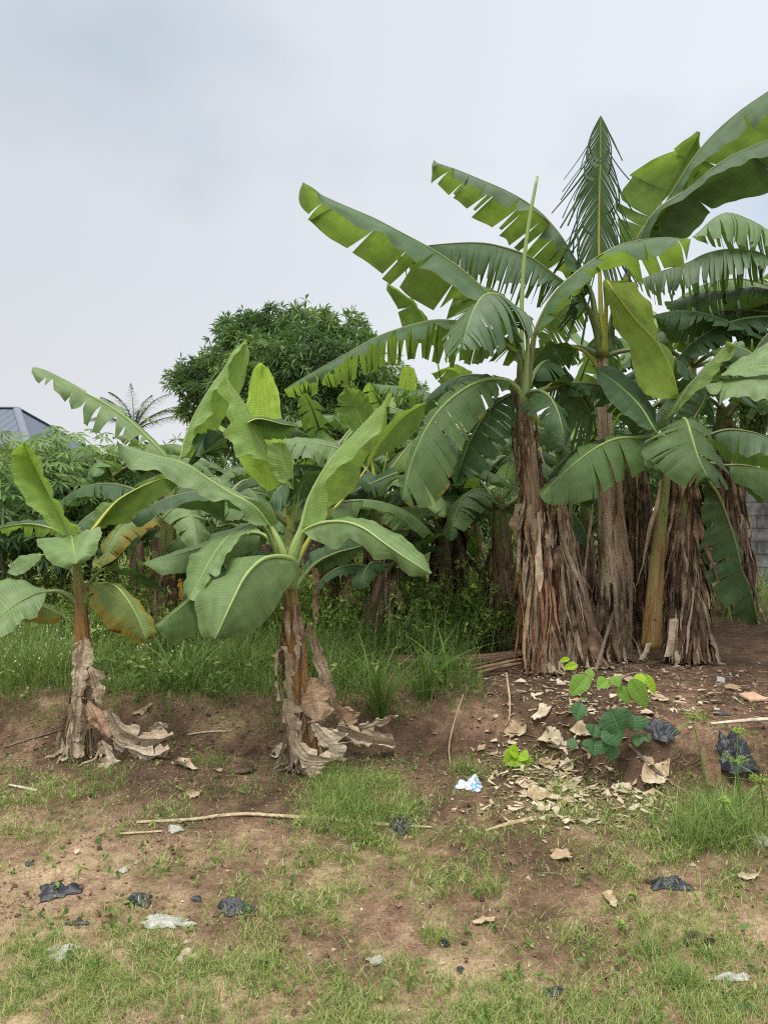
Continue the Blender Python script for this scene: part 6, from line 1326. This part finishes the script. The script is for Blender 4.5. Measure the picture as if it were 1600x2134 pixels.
# straw sticks as stuff
pts, px, py = scatter(9000, -3.3, 3.3, 2.2, 6.3, lambda a, b, x, y: np.clip(.12 + .6 * ell(a, b, 1150, 1400, 350, 50) + .6 * ell(a, b, 60, 1540, 150, 50) + .4 * ell(a, b, 420, 1705, 90, 30) + .4 * ell(a, b, 1300, 1560, 250, 90), 0, 1))
n = len(pts); az = rng.uniform(0, 6.283, n); L_ = rng.gamma(2.0, .025, n).clip(.015, .2)[:, None]; dv = np.stack([np.cos(az), np.sin(az) * .6, rng.normal(size=n) * .08], 1)
e = pts + dv * L_; e[:, 2] = H(e[:, 0], e[:, 1]) + rng.uniform(.004, .02, n); s_ = pts.copy(); s_[:, 2] += rng.uniform(.004, .012, n); w = np.array([0, .0, .0016])
m_ = (s_ + e) / 2; m_[:, 2] = np.maximum(m_[:, 2], H(m_[:, 0], m_[:, 1]) + .006) + .004
V = np.stack([s_ - w, s_ + w, m_ + w, m_ - w, e], 1).reshape(-1, 3); T = ((np.arange(n) * 5)[:, None, None] + np.array([(0, 1, 2), (0, 2, 3), (3, 2, 4)])[None]).reshape(-1, 3)
tag(fast_mesh('straw', V, T, M['litter'], np.repeat(rng.uniform(.3, .95, n), 5)), 'broken straw and thin dry strips scattered on the soil', 'straw', kind='stuff')

def drape(g, V, W_):
    """ground under a small thing, with the steep bank face bridged rather than followed"""
    return g[2] + np.clip(H(g[0] + V[:, 0], g[1] + V[:, 1]) - g[2], -.35 * W_, .45 * W_)
# individual fallen leaves
def fallen(px, py, w, h, m='litter', rnd=.8, seed=0, curl=.35, ang=0.0, lab=None, nm='fallen_leaf', cat='fallen leaf', group='fallen leaves', lift=.01):
    g = np.array(GP(px, py)); d = g[1]; W_ = w * .8 / F * d / 2; Hh = min(h / F * d * .55, W_ * .7)
    rs = np.random.default_rng(seed + int(px)); mb = MB(); nr, na = 6, 22; V = [np.zeros(3)]; UV = [(0, 0)]
    rad = 1 + .22 * np.sin(np.arange(na) / na * 6.283 * 2 + rs.uniform(0, 6)) + .15 * np.sin(np.arange(na) / na * 6.283 * 5 + rs.uniform(0, 6)) + rs.normal(size=na) * .14
    cd = rs.uniform(0, 6.283)
    for i in range(1, nr + 1):
        for j in range(na):
            a = j / na * 6.283; q_ = i / nr; x = math.cos(a) * W_ * rad[j] * q_; y = math.sin(a) * Hh * rad[j] * q_
            xx = x * math.cos(ang) - y * math.sin(ang); yy = x * math.sin(ang) + y * math.cos(ang)
            z = curl * W_ * q_ ** 2 * (.5 + .5 * math.cos(2 * (a - cd))) + .22 * W_ * mnoise.noise(Vector((x * 40 + seed, y * 40, 0))) * q_ ** .5
            V.append([xx, yy, z]); UV.append((x * .6, y * 3))
    V = np.array(V); V[:, 2] += lift + drape(g, V, W_) - V[:, 2].min() * .3
    V[:, 0] += g[0]; V[:, 1] += g[1]
    Fc = [(0, 1 + j, 1 + (j + 1) % na) for j in range(na)]
    for i in range(nr - 1):
        for j in range(na): a = 1 + i * na; Fc.append((a + j, a + na + j, a + na + (j + 1) % na, a + (j + 1) % na))
    mb.add(V, Fc, UV, rnd)
    o = mb.build(nm, M[m], None, loc=(g[0], g[1], float(H(g[0], g[1]))))
    return tag(o, lab, cat, group)
FL_ = [(1015, 1622, 0), ]
spots = [(1075, 1528, 60, 40, 'pale curled dead leaf left of the round leaved seedling'), (1150, 1540, 75, 45, 'broad tan dead leaf at the left of the heap around the seedling'), (1215, 1530, 60, 40, 'dead leaf pressed against the seedling stem on its left'), (1140, 1600, 65, 50, 'crumpled tan dead leaf above the lime green seedling'),
         (1185, 1600, 50, 40, 'small folded dead leaf in the middle of the heap'), (1365, 1622, 85, 50, 'cream coloured broad dead leaf beside the long brown twig'), (1350, 1598, 40, 40, 'little tan leaf just above the cream one by the twig'), (1300, 1655, 60, 36, 'cream dead leaf below the seedling on the grass edge'),
         (1190, 1640, 55, 40, 'cream dead leaf among grass left of the twig'), (1130, 1665, 90, 46, 'large cream dead leaf heap piece below the lime seedling'), (1180, 1680, 60, 40, 'cream dead leaf at the bottom of the heap'), (1100, 1640, 50, 30, 'tan leaf scrap right of the blue wrapper'),
         (1170, 1790, 62, 42, 'lone cream dead leaf in the middle of the bare front soil'), (1378, 1460, 60, 40, 'curled tan leaf right of the seedling top'), (1350, 1490, 46, 40, 'reddish tan leaf directly right of the seedling'), (1415, 1460, 36, 26, 'small round tan leaf left of the sedge head'),
         (1290, 1420, 70, 34, 'tan dead leaf at the clump foot above the seedling'), (1130, 1490, 60, 40, 'grey brown dead leaf on the slope left of the seedling'), (1165, 1560, 50, 30, 'tan dead leaf under the creeping twigs'), (1470, 1750, 70, 40, 'orange tan broken leaf in the right grass tuft'),
         (1490, 1735, 40, 34, 'grey paper scrap leaf in the right grass tuft'), (1560, 1832, 50, 22, 'orange scrap leaf near the right edge'), (405, 1660, 48, 24, 'cream leaf scrap on the bare soil left of centre'), (455, 1608, 24, 16, 'small cream scrap between the two front plants'),
         (580, 1572, 52, 20, 'shredded cream leaf just left of the centre plant foot'), (380, 1598, 90, 20, 'long grey dead leaf strip right of the left plant'), (296, 1487, 45, 14, 'grey white scrap at the grass edge right of the left plant'),
         (160, 1780, 24, 14, 'small grey leaf at the front left'), (1010, 1925, 50, 22, 'pinkish dead scrap in front centre soil'), (1270, 1880, 60, 26, 'cream scrap in the front right soil'), (1540, 1440, 60, 26, 'pale scrap pile left of the terracotta piece')]
for i, (x, y, w, h, lab) in enumerate(spots):
    fallen(x, y, w, h, 'litter', .62 + .36 * ((i * 37) % 10) / 10, i, .28, (i * 1.3) % 3, lab)

# crumpled bags
def crumple_bag(px, py, w, h, m, lab, hgt=.05, seed=0, nm='plastic_bag', cat='plastic bag', group=None, up=0):
    g = np.array(GP(px, py + h * .25)); d = g[1]; W_ = w / F * d / 2; D_ = max(.015, min(h / F * d * .7, W_ * .9)); rs = np.random.default_rng(seed + 11)
    na, nr = 40, 14; V = [np.array([0, 0, hgt])]; rad = np.array([1 + .20 * math.sin(3 * a + seed) + .13 * math.sin(7 * a + 2 * seed) + rs.normal() * .06 for a in np.linspace(0, 6.283, na, endpoint=False)])
    for i in range(1, nr + 1):
        for j in range(na):
            a = j / na * 6.283; q_ = i / nr; x = math.cos(a) * W_ * rad[j] * q_; y = math.sin(a) * D_ * rad[j] * q_
            f = mnoise.noise(Vector((x * 22 + seed, y * 22, 0))) ; f2 = mnoise.turbulence(Vector((x * 50 + seed, y * 50, 3.)), 3, True)
            z = hgt * (1 - q_ ** 3) * (.7 + .9 * f) + hgt * .55 * (f2 - .4) * (1 - .6 * q_)
            V.append(np.array([x, y, max(z, -.002)]))
    V = np.array(V); V[:, 2] += .006 + drape(g, V, W_); V[:, 0] += g[0]; V[:, 1] += g[1]
    Fc = [(0, 1 + j, 1 + (j + 1) % na) for j in range(na)]
    for i in range(nr - 1):
        a = 1 + i * na
        for j in range(na): Fc.append((a + j, a + na + j, a + na + (j + 1) % na, a + (j + 1) % na))
    mb = MB(); mb.add(V, Fc); o = mb.build(nm, M[m], None, loc=(g[0], g[1], float(H(g[0], g[1]))), smooth=True)
    return tag(o, lab, cat, group)
bags = [(120, 1850, 82, 44, .028, 'largest black plastic bag scrap on the front left soil'), (292, 1872, 52, 28, .03, 'small black plastic scrap between the two larger front left ones'), (492, 1892, 76, 30, .035, 'black plastic bag in the front, left of centre by the grass'), (410, 1872, 22, 14, .012, 'tiny black plastic shred in the front left'),
        (62, 1802, 18, 8, .01, 'tiny black shred above the largest front left bag'), (1395, 1838, 80, 34, .035, 'flat black plastic bag on the front right soil'), (1378, 1522, 62, 34, .05, 'black plastic bag right of the round leaved seedling'), (1500, 1485, 34, 16, .02, 'black shred between seedling and terracotta piece'),
        (835, 1712, 62, 40, .04, 'black plastic bag half hidden in the tall grass tuft'), (925, 1965, 20, 26, .03, 'black plastic shred in the small grass tuft front centre'), (1150, 2068, 46, 20, .02, 'black shred near the bottom of the picture'), (160, 1925, 50, 10, .006, 'thin dark grey strip on the front left soil'),
        (958, 2022, 16, 12, .012, 'tiny black crumb near bottom centre')]
for i, (x, y, w, h, hg, lab) in enumerate(bags): crumple_bag(x, y, w, h, 'blackbag', lab, hg, i * 3 + 1, group='black plastic bag scraps')
crumple_bag(1530, 1572, 78, 80, 'blackbag', 'big black plastic bag draped over the bank edge behind the sedge', .12, 77, group='black plastic bag scraps')
for i, (x, y, w, h, lab) in enumerate([(130, 1982, 68, 38, 'dirty white crumpled plastic sheet at the front left'), (365, 1728, 30, 20, 'whitish plastic scrap left of the long dry cane'), (345, 1918, 100, 34, 'long whitish crumpled plastic strip in the front left soil'), (690, 1678, 50, 26, 'translucent film scrap left of the tall grass tuft'), (1590, 1748, 66, 40, 'white plastic bag at the right edge'), (1525, 2040, 80, 16, 'flat white plastic strip in the front right soil'), (258, 1812, 24, 20, 'small white plastic scrap in the front left weeds'), (783, 2003, 34, 16, 'white scrap at the bottom centre')]):
    if w: crumple_bag(x, y, w, h, 'whitebag', lab, .02, 100 + i, 'plastic_scrap', 'plastic scrap', 'white plastic scraps')
crumple_bag(980, 1632, 54, 36, 'wrapper', 'crumpled blue and white sachet wrapper in the grass', .05, 55, 'wrapper', 'wrapper')
# grey tile piece, terracotta piece
def slab(px, py, L_, W_, T_, rz, tilt, m, lab, nm, cat, roof=0):
    g = np.array(GP(px, py)); mb = MB(); b = .004
    v = []
    for z, s in ((0, 1), (T_ - b, 1), (T_, .94)):
        for sx, sy in ((-1, -1), (1, -1), (1, 1), (-1, 1)): v.append(np.array([sx * L_ / 2 * s, sy * W_ / 2 * s, z]))
    Fc = [(3, 2, 1, 0), (8, 9, 10, 11)] + [(a * 4 + i, a * 4 + (i + 1) % 4, a * 4 + 4 + (i + 1) % 4, a * 4 + 4 + i) for a in (0, 1) for i in range(4)]
    V = np.array(v)
    if roof: V[8:, 2] += 0; V = np.r_[V, [[0, 0, T_ + roof]]]; Fc[1:2] = [(8, 9, 12), (9, 10, 12), (10, 11, 12), (11, 8, 12)]
    V[:, 2] += V[:, 1] * tilt; V[:, 2] -= V[:, 2].min()
    c, s = math.cos(rz), math.sin(rz); V = np.stack([V[:, 0] * c - V[:, 1] * s, V[:, 0] * s + V[:, 1] * c, V[:, 2] + .004], 1) + g
    mb.add(V, Fc); return tag(mb.build(nm, M[m], None, smooth=False, loc=tuple(g)), lab, cat)
slab(1501, 1420, .15, .055, .012, math.radians(65), .12, 'greytile', 'small rectangular grey tile piece lying on the bare red soil', 'tile_piece', 'tile')
slab(1568, 1458, .13, .12, .015, math.radians(10), .10, 'tile', 'terracotta tile fragment with a raised centre near the right edge', 'tile_fragment', 'tile', roof=.03)

# sticks and canes
def stick(pts, r, m, lab, nm='stick', cat='stick', group='sticks', dz=.008, seg=7):
    A = [np.array(GP(x, y)) + (0, 0, dz + (q[0] if q else 0)) for x, y, *q in pts]
    mb = MB(); tube(mb, A, r, seg, n=len(A) * 8, rough=.06)
    return tag(mb.build(nm, M[m], None, loc=tuple(A[0])), lab, cat, group)
stick([(285, 1717), (390, 1712), (500, 1702), (600, 1706), (700, 1713), (800, 1722), (900, 1728)], [.008, .009, .010, .011, .010, .009, .006], 'straw', 'long pale dry cane lying across the soil left of centre')
stick([(250, 1742), (340, 1736)], [.007, .005], 'straw', 'short dry cane below the long one')
stick([(1010, 1735), (1060, 1722), (1115, 1708)], [.006, .012, .010], 'straw', 'short thick cane on the grass right of centre')
stick([(1310, 1555), (1345, 1595), (1385, 1630), (1432, 1658)], [.010, .012, .011, .007], 'twig', 'long brown twig running down from the seedling')
stick([(1300, 1540), (1240, 1545), (1180, 1560), (1100, 1535), (1040, 1530)], [.006, .005, .005, .004, .003], 'twig', 'thin brown twig running left of the seedling')
stick([(1255, 1560), (1200, 1590), (1150, 1612)], [.008, .007, .005], 'twig', 'twig slanting down left through the dead leaves')
stick([(1240, 1430, .10), (1270, 1390, .35), (1290, 1360, .55)], [.014, .012, .008], 'twig', 'leaning dry stalk at the clump foot')
stick([(965, 1488, .12), (950, 1520, .08), (936, 1560, .02), (938, 1600)], [.0025, .004, .005, .004], 'straw', 'bent pale stalk standing on the slope in the centre')
stick([(1055, 1440, .12), (1062, 1480, .04), (1060, 1510)], [.005, .008, .006], 'straw', 'short bent stalk on the slope right of centre')
stick([(1480, 1532, .05), (1540, 1530, .06), (1600, 1528, .06), (1680, 1528, .06)], [.008, .011, .013, .013], 'bleached', 'bleached white stalk lying over the bank at the right edge')
stick([(20, 1640), (78, 1652)], [.006, .010], 'bleached', 'short white stick in the left grass')
stick([(10, 1560), (80, 1540), (150, 1520)], [.006, .008, .006], 'twig', 'grey twig left of the left plant foot')
stick([(390, 1535), (430, 1530), (480, 1528)], [.006, .008, .005], 'straw', 'dry stalk on the soil right of the left plant')
for (rt, cx_, cy_, sd_n) in ((A_, 165, 1560, 9), (B_, 640, 1590, 12)):
    mb = MB()
    for k in range(sd_n * 3):
        g = np.array(GP(cx_ + rng.normal() * 28, cy_ + rng.uniform(-8, 22))) + (0, 0, .03); a = rng.uniform(-2.6, -.5); ribbon(mb, g + (0, 0, rng.uniform(0, .10)), np.array([math.cos(a), math.sin(a), 0]), rng.uniform(.08, .26), rng.uniform(.01, .04), rng.uniform(0, .8), 1.2, 8)
    mb.build('splayed_dry_leaves', M['drypale'], rt)['kind'] = 'stuff'
for k, (x, y, r_, lab) in enumerate([(390, 1995, .024, 'largest of the pale stones heaped in the front'), (376, 2002, .016, 'pale stone left in the front heap'), (404, 2003, .018, 'pale stone right in the front heap'), (365, 1975, .011, 'small pale stone behind the front heap'), (388, 1966, .011, 'small stone farthest back of the heap'), (350, 2004, .010, 'yellowish pebble left of the heap'), (1415, 1918, .009, 'white pebble in the front right soil'), (960, 1735, .010, 'grey pebble right of the tall grass tuft'), (505, 1610, .05, 'flat brown earth clod between the two front plants')]):
    g = np.array(GP(x, y)); mb = MB(); V = []; Fc = []; nu, nv = 12, 8
    for i in range(nv + 1):
        for j in range(nu):
            th = math.pi * i / nv; ph = 6.283 * j / nu; v = np.array([math.sin(th) * math.cos(ph), math.sin(th) * math.sin(ph), math.cos(th) * .7])
            v = v * (1 + .28 * mnoise.noise(Vector(v * 1.6 + np.array([k * 5., 0, 0])))); V.append(v * r_ * ((1, 1, 1) if k < 8 else (1.6, 1, .5)) + g + (0, 0, r_ * .35))
    for i in range(nv):
        for j in range(nu): Fc.append((i * nu + j, (i + 1) * nu + j, (i + 1) * nu + (j + 1) % nu, i * nu + (j + 1) % nu))
    mb.add(V, Fc); tag(mb.build('stone', M['stone' if k < 8 else 'peel'], None, smooth=True, loc=tuple(g)), lab, 'stone', 'stones')

# fallen banana log left of the clump
lg = empty('fallen_banana_log', tuple(GP(920, 1385)), 'pale rotting banana stem lying on the ground left of the clump', 'log')
def lp(x, y, z): v = GP(x, y); v.z += z; return np.array(v)
mb = MB(); A = tube(mb, [lp(790, 1388, .05), lp(880, 1392, .06), lp(980, 1392, .06), lp(1090, 1380, .07)], [.045, .050, .048, .035], 18, n=30, ridges=sheath(5, 3), rough=.02)
mb.build('trunk', M['trunk_peeling'], lg)
for k in range(4):
    mb = MB(); tube(mb, [lp(960 + 12 * k, 1395 + 6 * k, .04), lp(1030, 1385 + 8 * k, .06), lp(1105, 1372 + 9 * k, .08)], [.014, .016, .008], 8, n=16, rough=.12); mb.build('dry_sheath', M['dry'] if k % 2 else M['drytan'], lg)

# ------------------------------------------------------------------ seedlings, sedges, tufts
def ovate(mb, c, tipdir, nrm_, L_, W_, fold=.15, rnd=.5):
    tipdir = nrm(np.array(tipdir, float)); nn_ = nrm(np.array(nrm_, float)); nn_ = nrm(nn_ - tipdir * nn_.dot(tipdir)); s = np.cross(tipdir, nn_)
    A = np.array([np.array(c) + tipdir * L_ * t - nn_ * .12 * L_ * t * t for t in np.linspace(0, 1, 14)])
    w = W_ / 2 * np.sin(math.pi * np.linspace(0, 1, 14) ** .75) ** .75
    for sg in (1, -1):
        E = A + s * sg * w[:, None] + nn_ * (fold * w)[:, None]
        lamina(mb, A, E, sg > 0, bulge=.08, ripple=.03, nt=4, total=14, rnd=rnd)
sd_ = empty('seedling_shrub', tuple(GP(1290, 1590)), 'knee high seedling shrub with round dark green leaves on the bank edge', 'shrub')
g0 = np.array(GP(1290, 1590)); dS = g0[1]
def SP(x, y, e=0): return np.array(P(x, y, dS + e))
mb = MB()
stems = [[SP(1288, 1580), SP(1278, 1520), SP(1272, 1470), SP(1262, 1430, .05)], [SP(1276, 1500), SP(1240, 1450, .02), SP(1205, 1420, .05), SP(1188, 1385, .1)], [SP(1262, 1435, .05), SP(1310, 1405, .1), SP(1350, 1405, .1)], [SP(1280, 1530), SP(1240, 1500, -.05), SP(1212, 1470, -.05)], [SP(1272, 1470), SP(1300, 1440, .0), SP(1330, 1420, 0)]]
for s in stems: tube(mb, s, [.010, .007, .004], 6, n=14)
mb.build('stem', M['twig'], sd_)
lv = [(1270, 1478, 1295, 1530, 72, 0, -.10), (1320, 1490, 1325, 1525, 56, 0, -.05), (1262, 1512, 1292, 1552, 62, 0, -.12), (1240, 1510, 1238, 1535, 42, 0, -.1), (1240, 1540, 1238, 1575, 52, 0, -.12), (1275, 1550, 1272, 1585, 34, 0, -.1), (1210, 1465, 1200, 1500, 34, 0, -.05), (1330, 1530, 1325, 1555, 24, 0, -.05), (1312, 1415, 1350, 1475, 42, 1, 0), (1288, 1430, 1312, 1465, 30, 1, 0),
      (1222, 1408, 1188, 1448, 40, 1, .02), (1215, 1412, 1230, 1425, 26, 1, .05), (1265, 1415, 1245, 1432, 28, 1, .0), (1275, 1410, 1290, 1430, 28, 1, 0), (1325, 1405, 1342, 1425, 26, 2, .05), (1345, 1405, 1366, 1448, 20, 2, .05), (1202, 1385, 1175, 1392, 18, 2, .1), (1186, 1372, 1166, 1378, 12, 2, .1), (1222, 1395, 1236, 1412, 20, 1, .1), (1185, 1540, 1200, 1560, 22, 0, -.1), (1340, 1530, 1352, 1545, 18, 0, -.05)]
for (x0, y0, x1, y1, w, k, e) in lv:
    a = SP(x0, y0, e); b = SP(x1, y1, e - .05); mb = MB(); ovate(mb, a, b - a, (rng.normal() * .2, -1, .55), np.linalg.norm(b - a), w / F * dS)
    mb.build('leaf', M[('shrubleaf', 'shrubleaf2', 'limeleaf')[k]], sd_)
ls = empty('seedling_plant', tuple(GP(1082, 1600)), 'small lime green two leaved seedling left of the round leaved shrub', 'seedling'); g1 = np.array(GP(1082, 1600)); dS = g1[1]
mb = MB(); tube(mb, [SP(1082, 1602), SP(1080, 1575)], [.004, .003], 6, n=5); mb.build('stem', M['rib_dark'], ls)
for (x0, y0, x1, y1, w) in ((1078, 1572, 1055, 1590, 42), (1080, 1570, 1062, 1562, 30), (1082, 1575, 1098, 1600, 36), (1082, 1572, 1098, 1580, 30)):
    a = SP(x0, y0); b = SP(x1, y1, -.04); mb = MB(); ovate(mb, a, b - a, (0, -1, .8), np.linalg.norm(b - a) * 1.1, w / F * dS); mb.build('leaf', M['limeleaf'], ls)

def tuft(px, py, n, h, w, lean, m, lab, rad=.05, nm='grass_tuft', cat='grass', group='grass tufts', rr=(.1, .7)):
    g = np.array(GP(px, py)); a = rng.uniform(0, 6.283, n); r = rad * np.sqrt(rng.random(n)); pts = np.stack([g[0] + r * np.cos(a), g[1] + r * np.sin(a), np.zeros(n)], 1); pts[:, 2] = H(pts[:, 0], pts[:, 1])
    V, T, rn = blades(pts, h * rng.uniform(.5, 1.1, n), w * rng.uniform(.7, 1.2, n), lean, rng.uniform(*rr, n), segs=6)
    o = fast_mesh(nm, V - g, T, M[m], rn); o.location = g; return tag(o, lab, cat, group)
tuft(790, 1492, 60, .74, .015, .75, 'lush', 'tall grass clump at the edge of the raised ground, centre', .07)
tuft(700, 1440, 40, .50, .012, .8, 'lush', 'grass clump right behind the centre plant foot', .08)
tuft(880, 1455, 30, .62, .020, .65, 'lush', 'broad bladed grass clump left of the fallen log end', .07)
tuft(925, 1430, 18, .50, .024, .55, 'sedge', 'young maize like shoot beside the broad bladed grass', .05, rr=(0, .4))
tuft(390, 1435, 34, .52, .020, .8, 'lush', 'arching broad grass between the two front plants', .12)
tuft(960, 1610, 60, .13, .004, .7, 'grass', 'thin upright grass clump by the bent stalk', .06)
tuft(1450, 1760, 130, .27, .006, .7, 'lush', 'large green grass tuft in the right foreground', .13, rr=(.3, 1))
tuft(1535, 1740, 130, .30, .006, .6, 'lush', 'large grass tuft at the right edge under the sedges', .13, rr=(.3, 1))
tuft(1390, 1730, 60, .17, .005, .8, 'lush', 'smaller tuft left of the large right grass tuft', .09, rr=(.3, 1))
tuft(1420, 2060, 110, .12, .004, .7, 'lush', 'bright green tuft in the bottom right foreground', .06, rr=(.4, 1))
tuft(1350, 1990, 80, .10, .004, .7, 'lush', 'green tuft above the bright bottom right one', .06, rr=(.4, 1))
tuft(1020, 1865, 60, .10, .004, .7, 'grass', 'small tuft on bare soil front right of centre', .05)
tuft(910, 1965, 70, .07, .004, .8, 'grass', 'small spreading tuft holding a black shred', .06)
tuft(400, 2120, 150, .09, .004, .8, 'lush', 'bright green tuft at the bottom edge left of centre', .10, rr=(.5, 1))
tuft(740, 1700, 220, .13, .005, .7, 'grass', 'dense light green tuft right of the dry cane', .16, rr=(.1, .6))
tuft(690, 1640, 120, .12, .005, .7, 'grass', 'green tuft directly below the centre plant foot', .10, rr=(.1, .6))
tuft(1240, 1700, 120, .09, .004, .8, 'grass', 'low tuft in front of the dead leaf heap', .14, rr=(.1, .7))
tuft(200, 1640, 160, .08, .004, .8, 'grass', 'low tuft in front of the left plant foot', .18, rr=(.1, .6))
# umbrella sedges
def sedge(px, py, tx, ty, n, R0, lab, drop=.3):
    g = np.array(GP(px, py)); r = empty('sedge_plant', tuple(g), lab, 'sedge', 'umbrella sedges'); t = np.array(P(tx, ty, g[1] - .03))
    mb = MB(); tube(mb, [g, (g + t) / 2 + (.01, 0, 0), t], [.0045, .0035, .003], 6, n=10, rnd=.4); mb.build('stem', M['sedge'], r)
    a = rng.uniform(0, 6.283, n); dirs = np.stack([np.cos(a), np.sin(a), rng.uniform(-.1, .5, n)], 1)
    mb = MB()
    for dv in dirs[:max(7, n // 3)]:
        L_ = R0 * rng.uniform(.7, 1.2); s = np.cross(nrm(dv), [0, 0, 1.]) * .0035; V = []; k = 7
        for i in range(k + 1):
            q_ = i / k; c = t + dv * L_ * q_ - np.array([0, 0, drop * L_ * q_ ** 2]); V += [c - s * (1 - q_ ** 2), c + s * (1 - q_ ** 2)]
        mb.add(V, [(2 * i, 2 * i + 1, 2 * i + 3, 2 * i + 2) for i in range(k)], None, .3)
    mb.build('bract', M['sedge'], r)
    mb = MB()
    for dv in nrm(dirs + (0, 0, .5)):
        L_ = R0 * .22 * rng.uniform(.6, 1.3); e = t + dv * L_; tube(mb, [t, e], [.0012, .001], 4, n=2, rnd=.8, smoothp=False)
        for q_ in range(4): tube(mb, [e, e + nrm(dv + rng.normal(size=3) * .7) * .012], [.0028, .001], 4, n=3, rnd=1.0, smoothp=False)
    mb.build('flower_head', M['sedge'], r)
sedge(1480, 1700, 1442, 1500, 26, .19, 'umbrella sedge whose head stands highest, in front of the bare bank', .35)
sedge(1530, 1700, 1535, 1530, 22, .16, 'umbrella sedge with head against the draped black bag', .4)
sedge(1545, 1720, 1530, 1590, 22, .22, 'umbrella sedge in front of the draped black bag, low head', .3)
sedge(1590, 1740, 1583, 1632, 24, .20, 'umbrella sedge with bright yellow head at the right edge', .2)
sedge(1510, 1760, 1506, 1672, 18, .10, 'small umbrella sedge with yellow head inside the right grass tuft', .2)
sedge(1320, 1875, 1318, 1866, 12, .04, 'tiny sedge with yellow head on the front right soil', .1)
sedge(1292, 1940, 1290, 1926, 12, .04, 'tiny sedge with bright yellow head below the other tiny one', .1)
# dead pod shaped leaf leaning on the bank, roots on the bank face
lf = MB(); dS = GP(1480, 1650).y - .05; A = px3([(1468, 1552), (1478, 1590), (1492, 1640)], dS)
for e in ([(1460, 1560), (1462, 1600), (1475, 1635), (1492, 1640)], [(1480, 1560), (1500, 1590), (1502, 1625), (1492, 1640)]): lamina(lf, A, px3(e, dS, -.02), False, nt=5, total=16, rnd=.3)
tag(lf.build('fallen_leaf', M['drytan'], None, loc=tuple(A[-1])), 'pod shaped brown green leaf leaning against the bank under the sedge', 'fallen leaf', 'fallen leaves')
rb = MB()
for k in range(34):
    x = rng.uniform(1385, 1500); y = rng.uniform(1555, 1600); p = np.array(GP(x, y)) + (0, -.012, 0); q = [p]
    for i in range(4): p = p + (rng.normal() * .018, 0, -rng.uniform(.02, .05)); p[1] = min(p[1], 4.4); pz = p.copy(); q.append(pz)
    q = [np.array([a[0], a[1] - .012, max(a[2], float(H(a[0], a[1] - .012)) + .004)]) for a in q]
    tube(rb, q, [.003, .002, .001], 4, n=8)
tag(rb.build('exposed_roots', M['twig']), 'thin exposed roots hanging on the bare bank face', 'roots', kind='stuff')
# dark curled peel front right
fallen(1460, 1972, 70, 26, 'peel', .3, 5, .6, 0, 'dark curled banana peel on the front right soil', 'banana_peel', 'peel', None)

for o in C.objects:
    if '_o' in o: del o['_o']
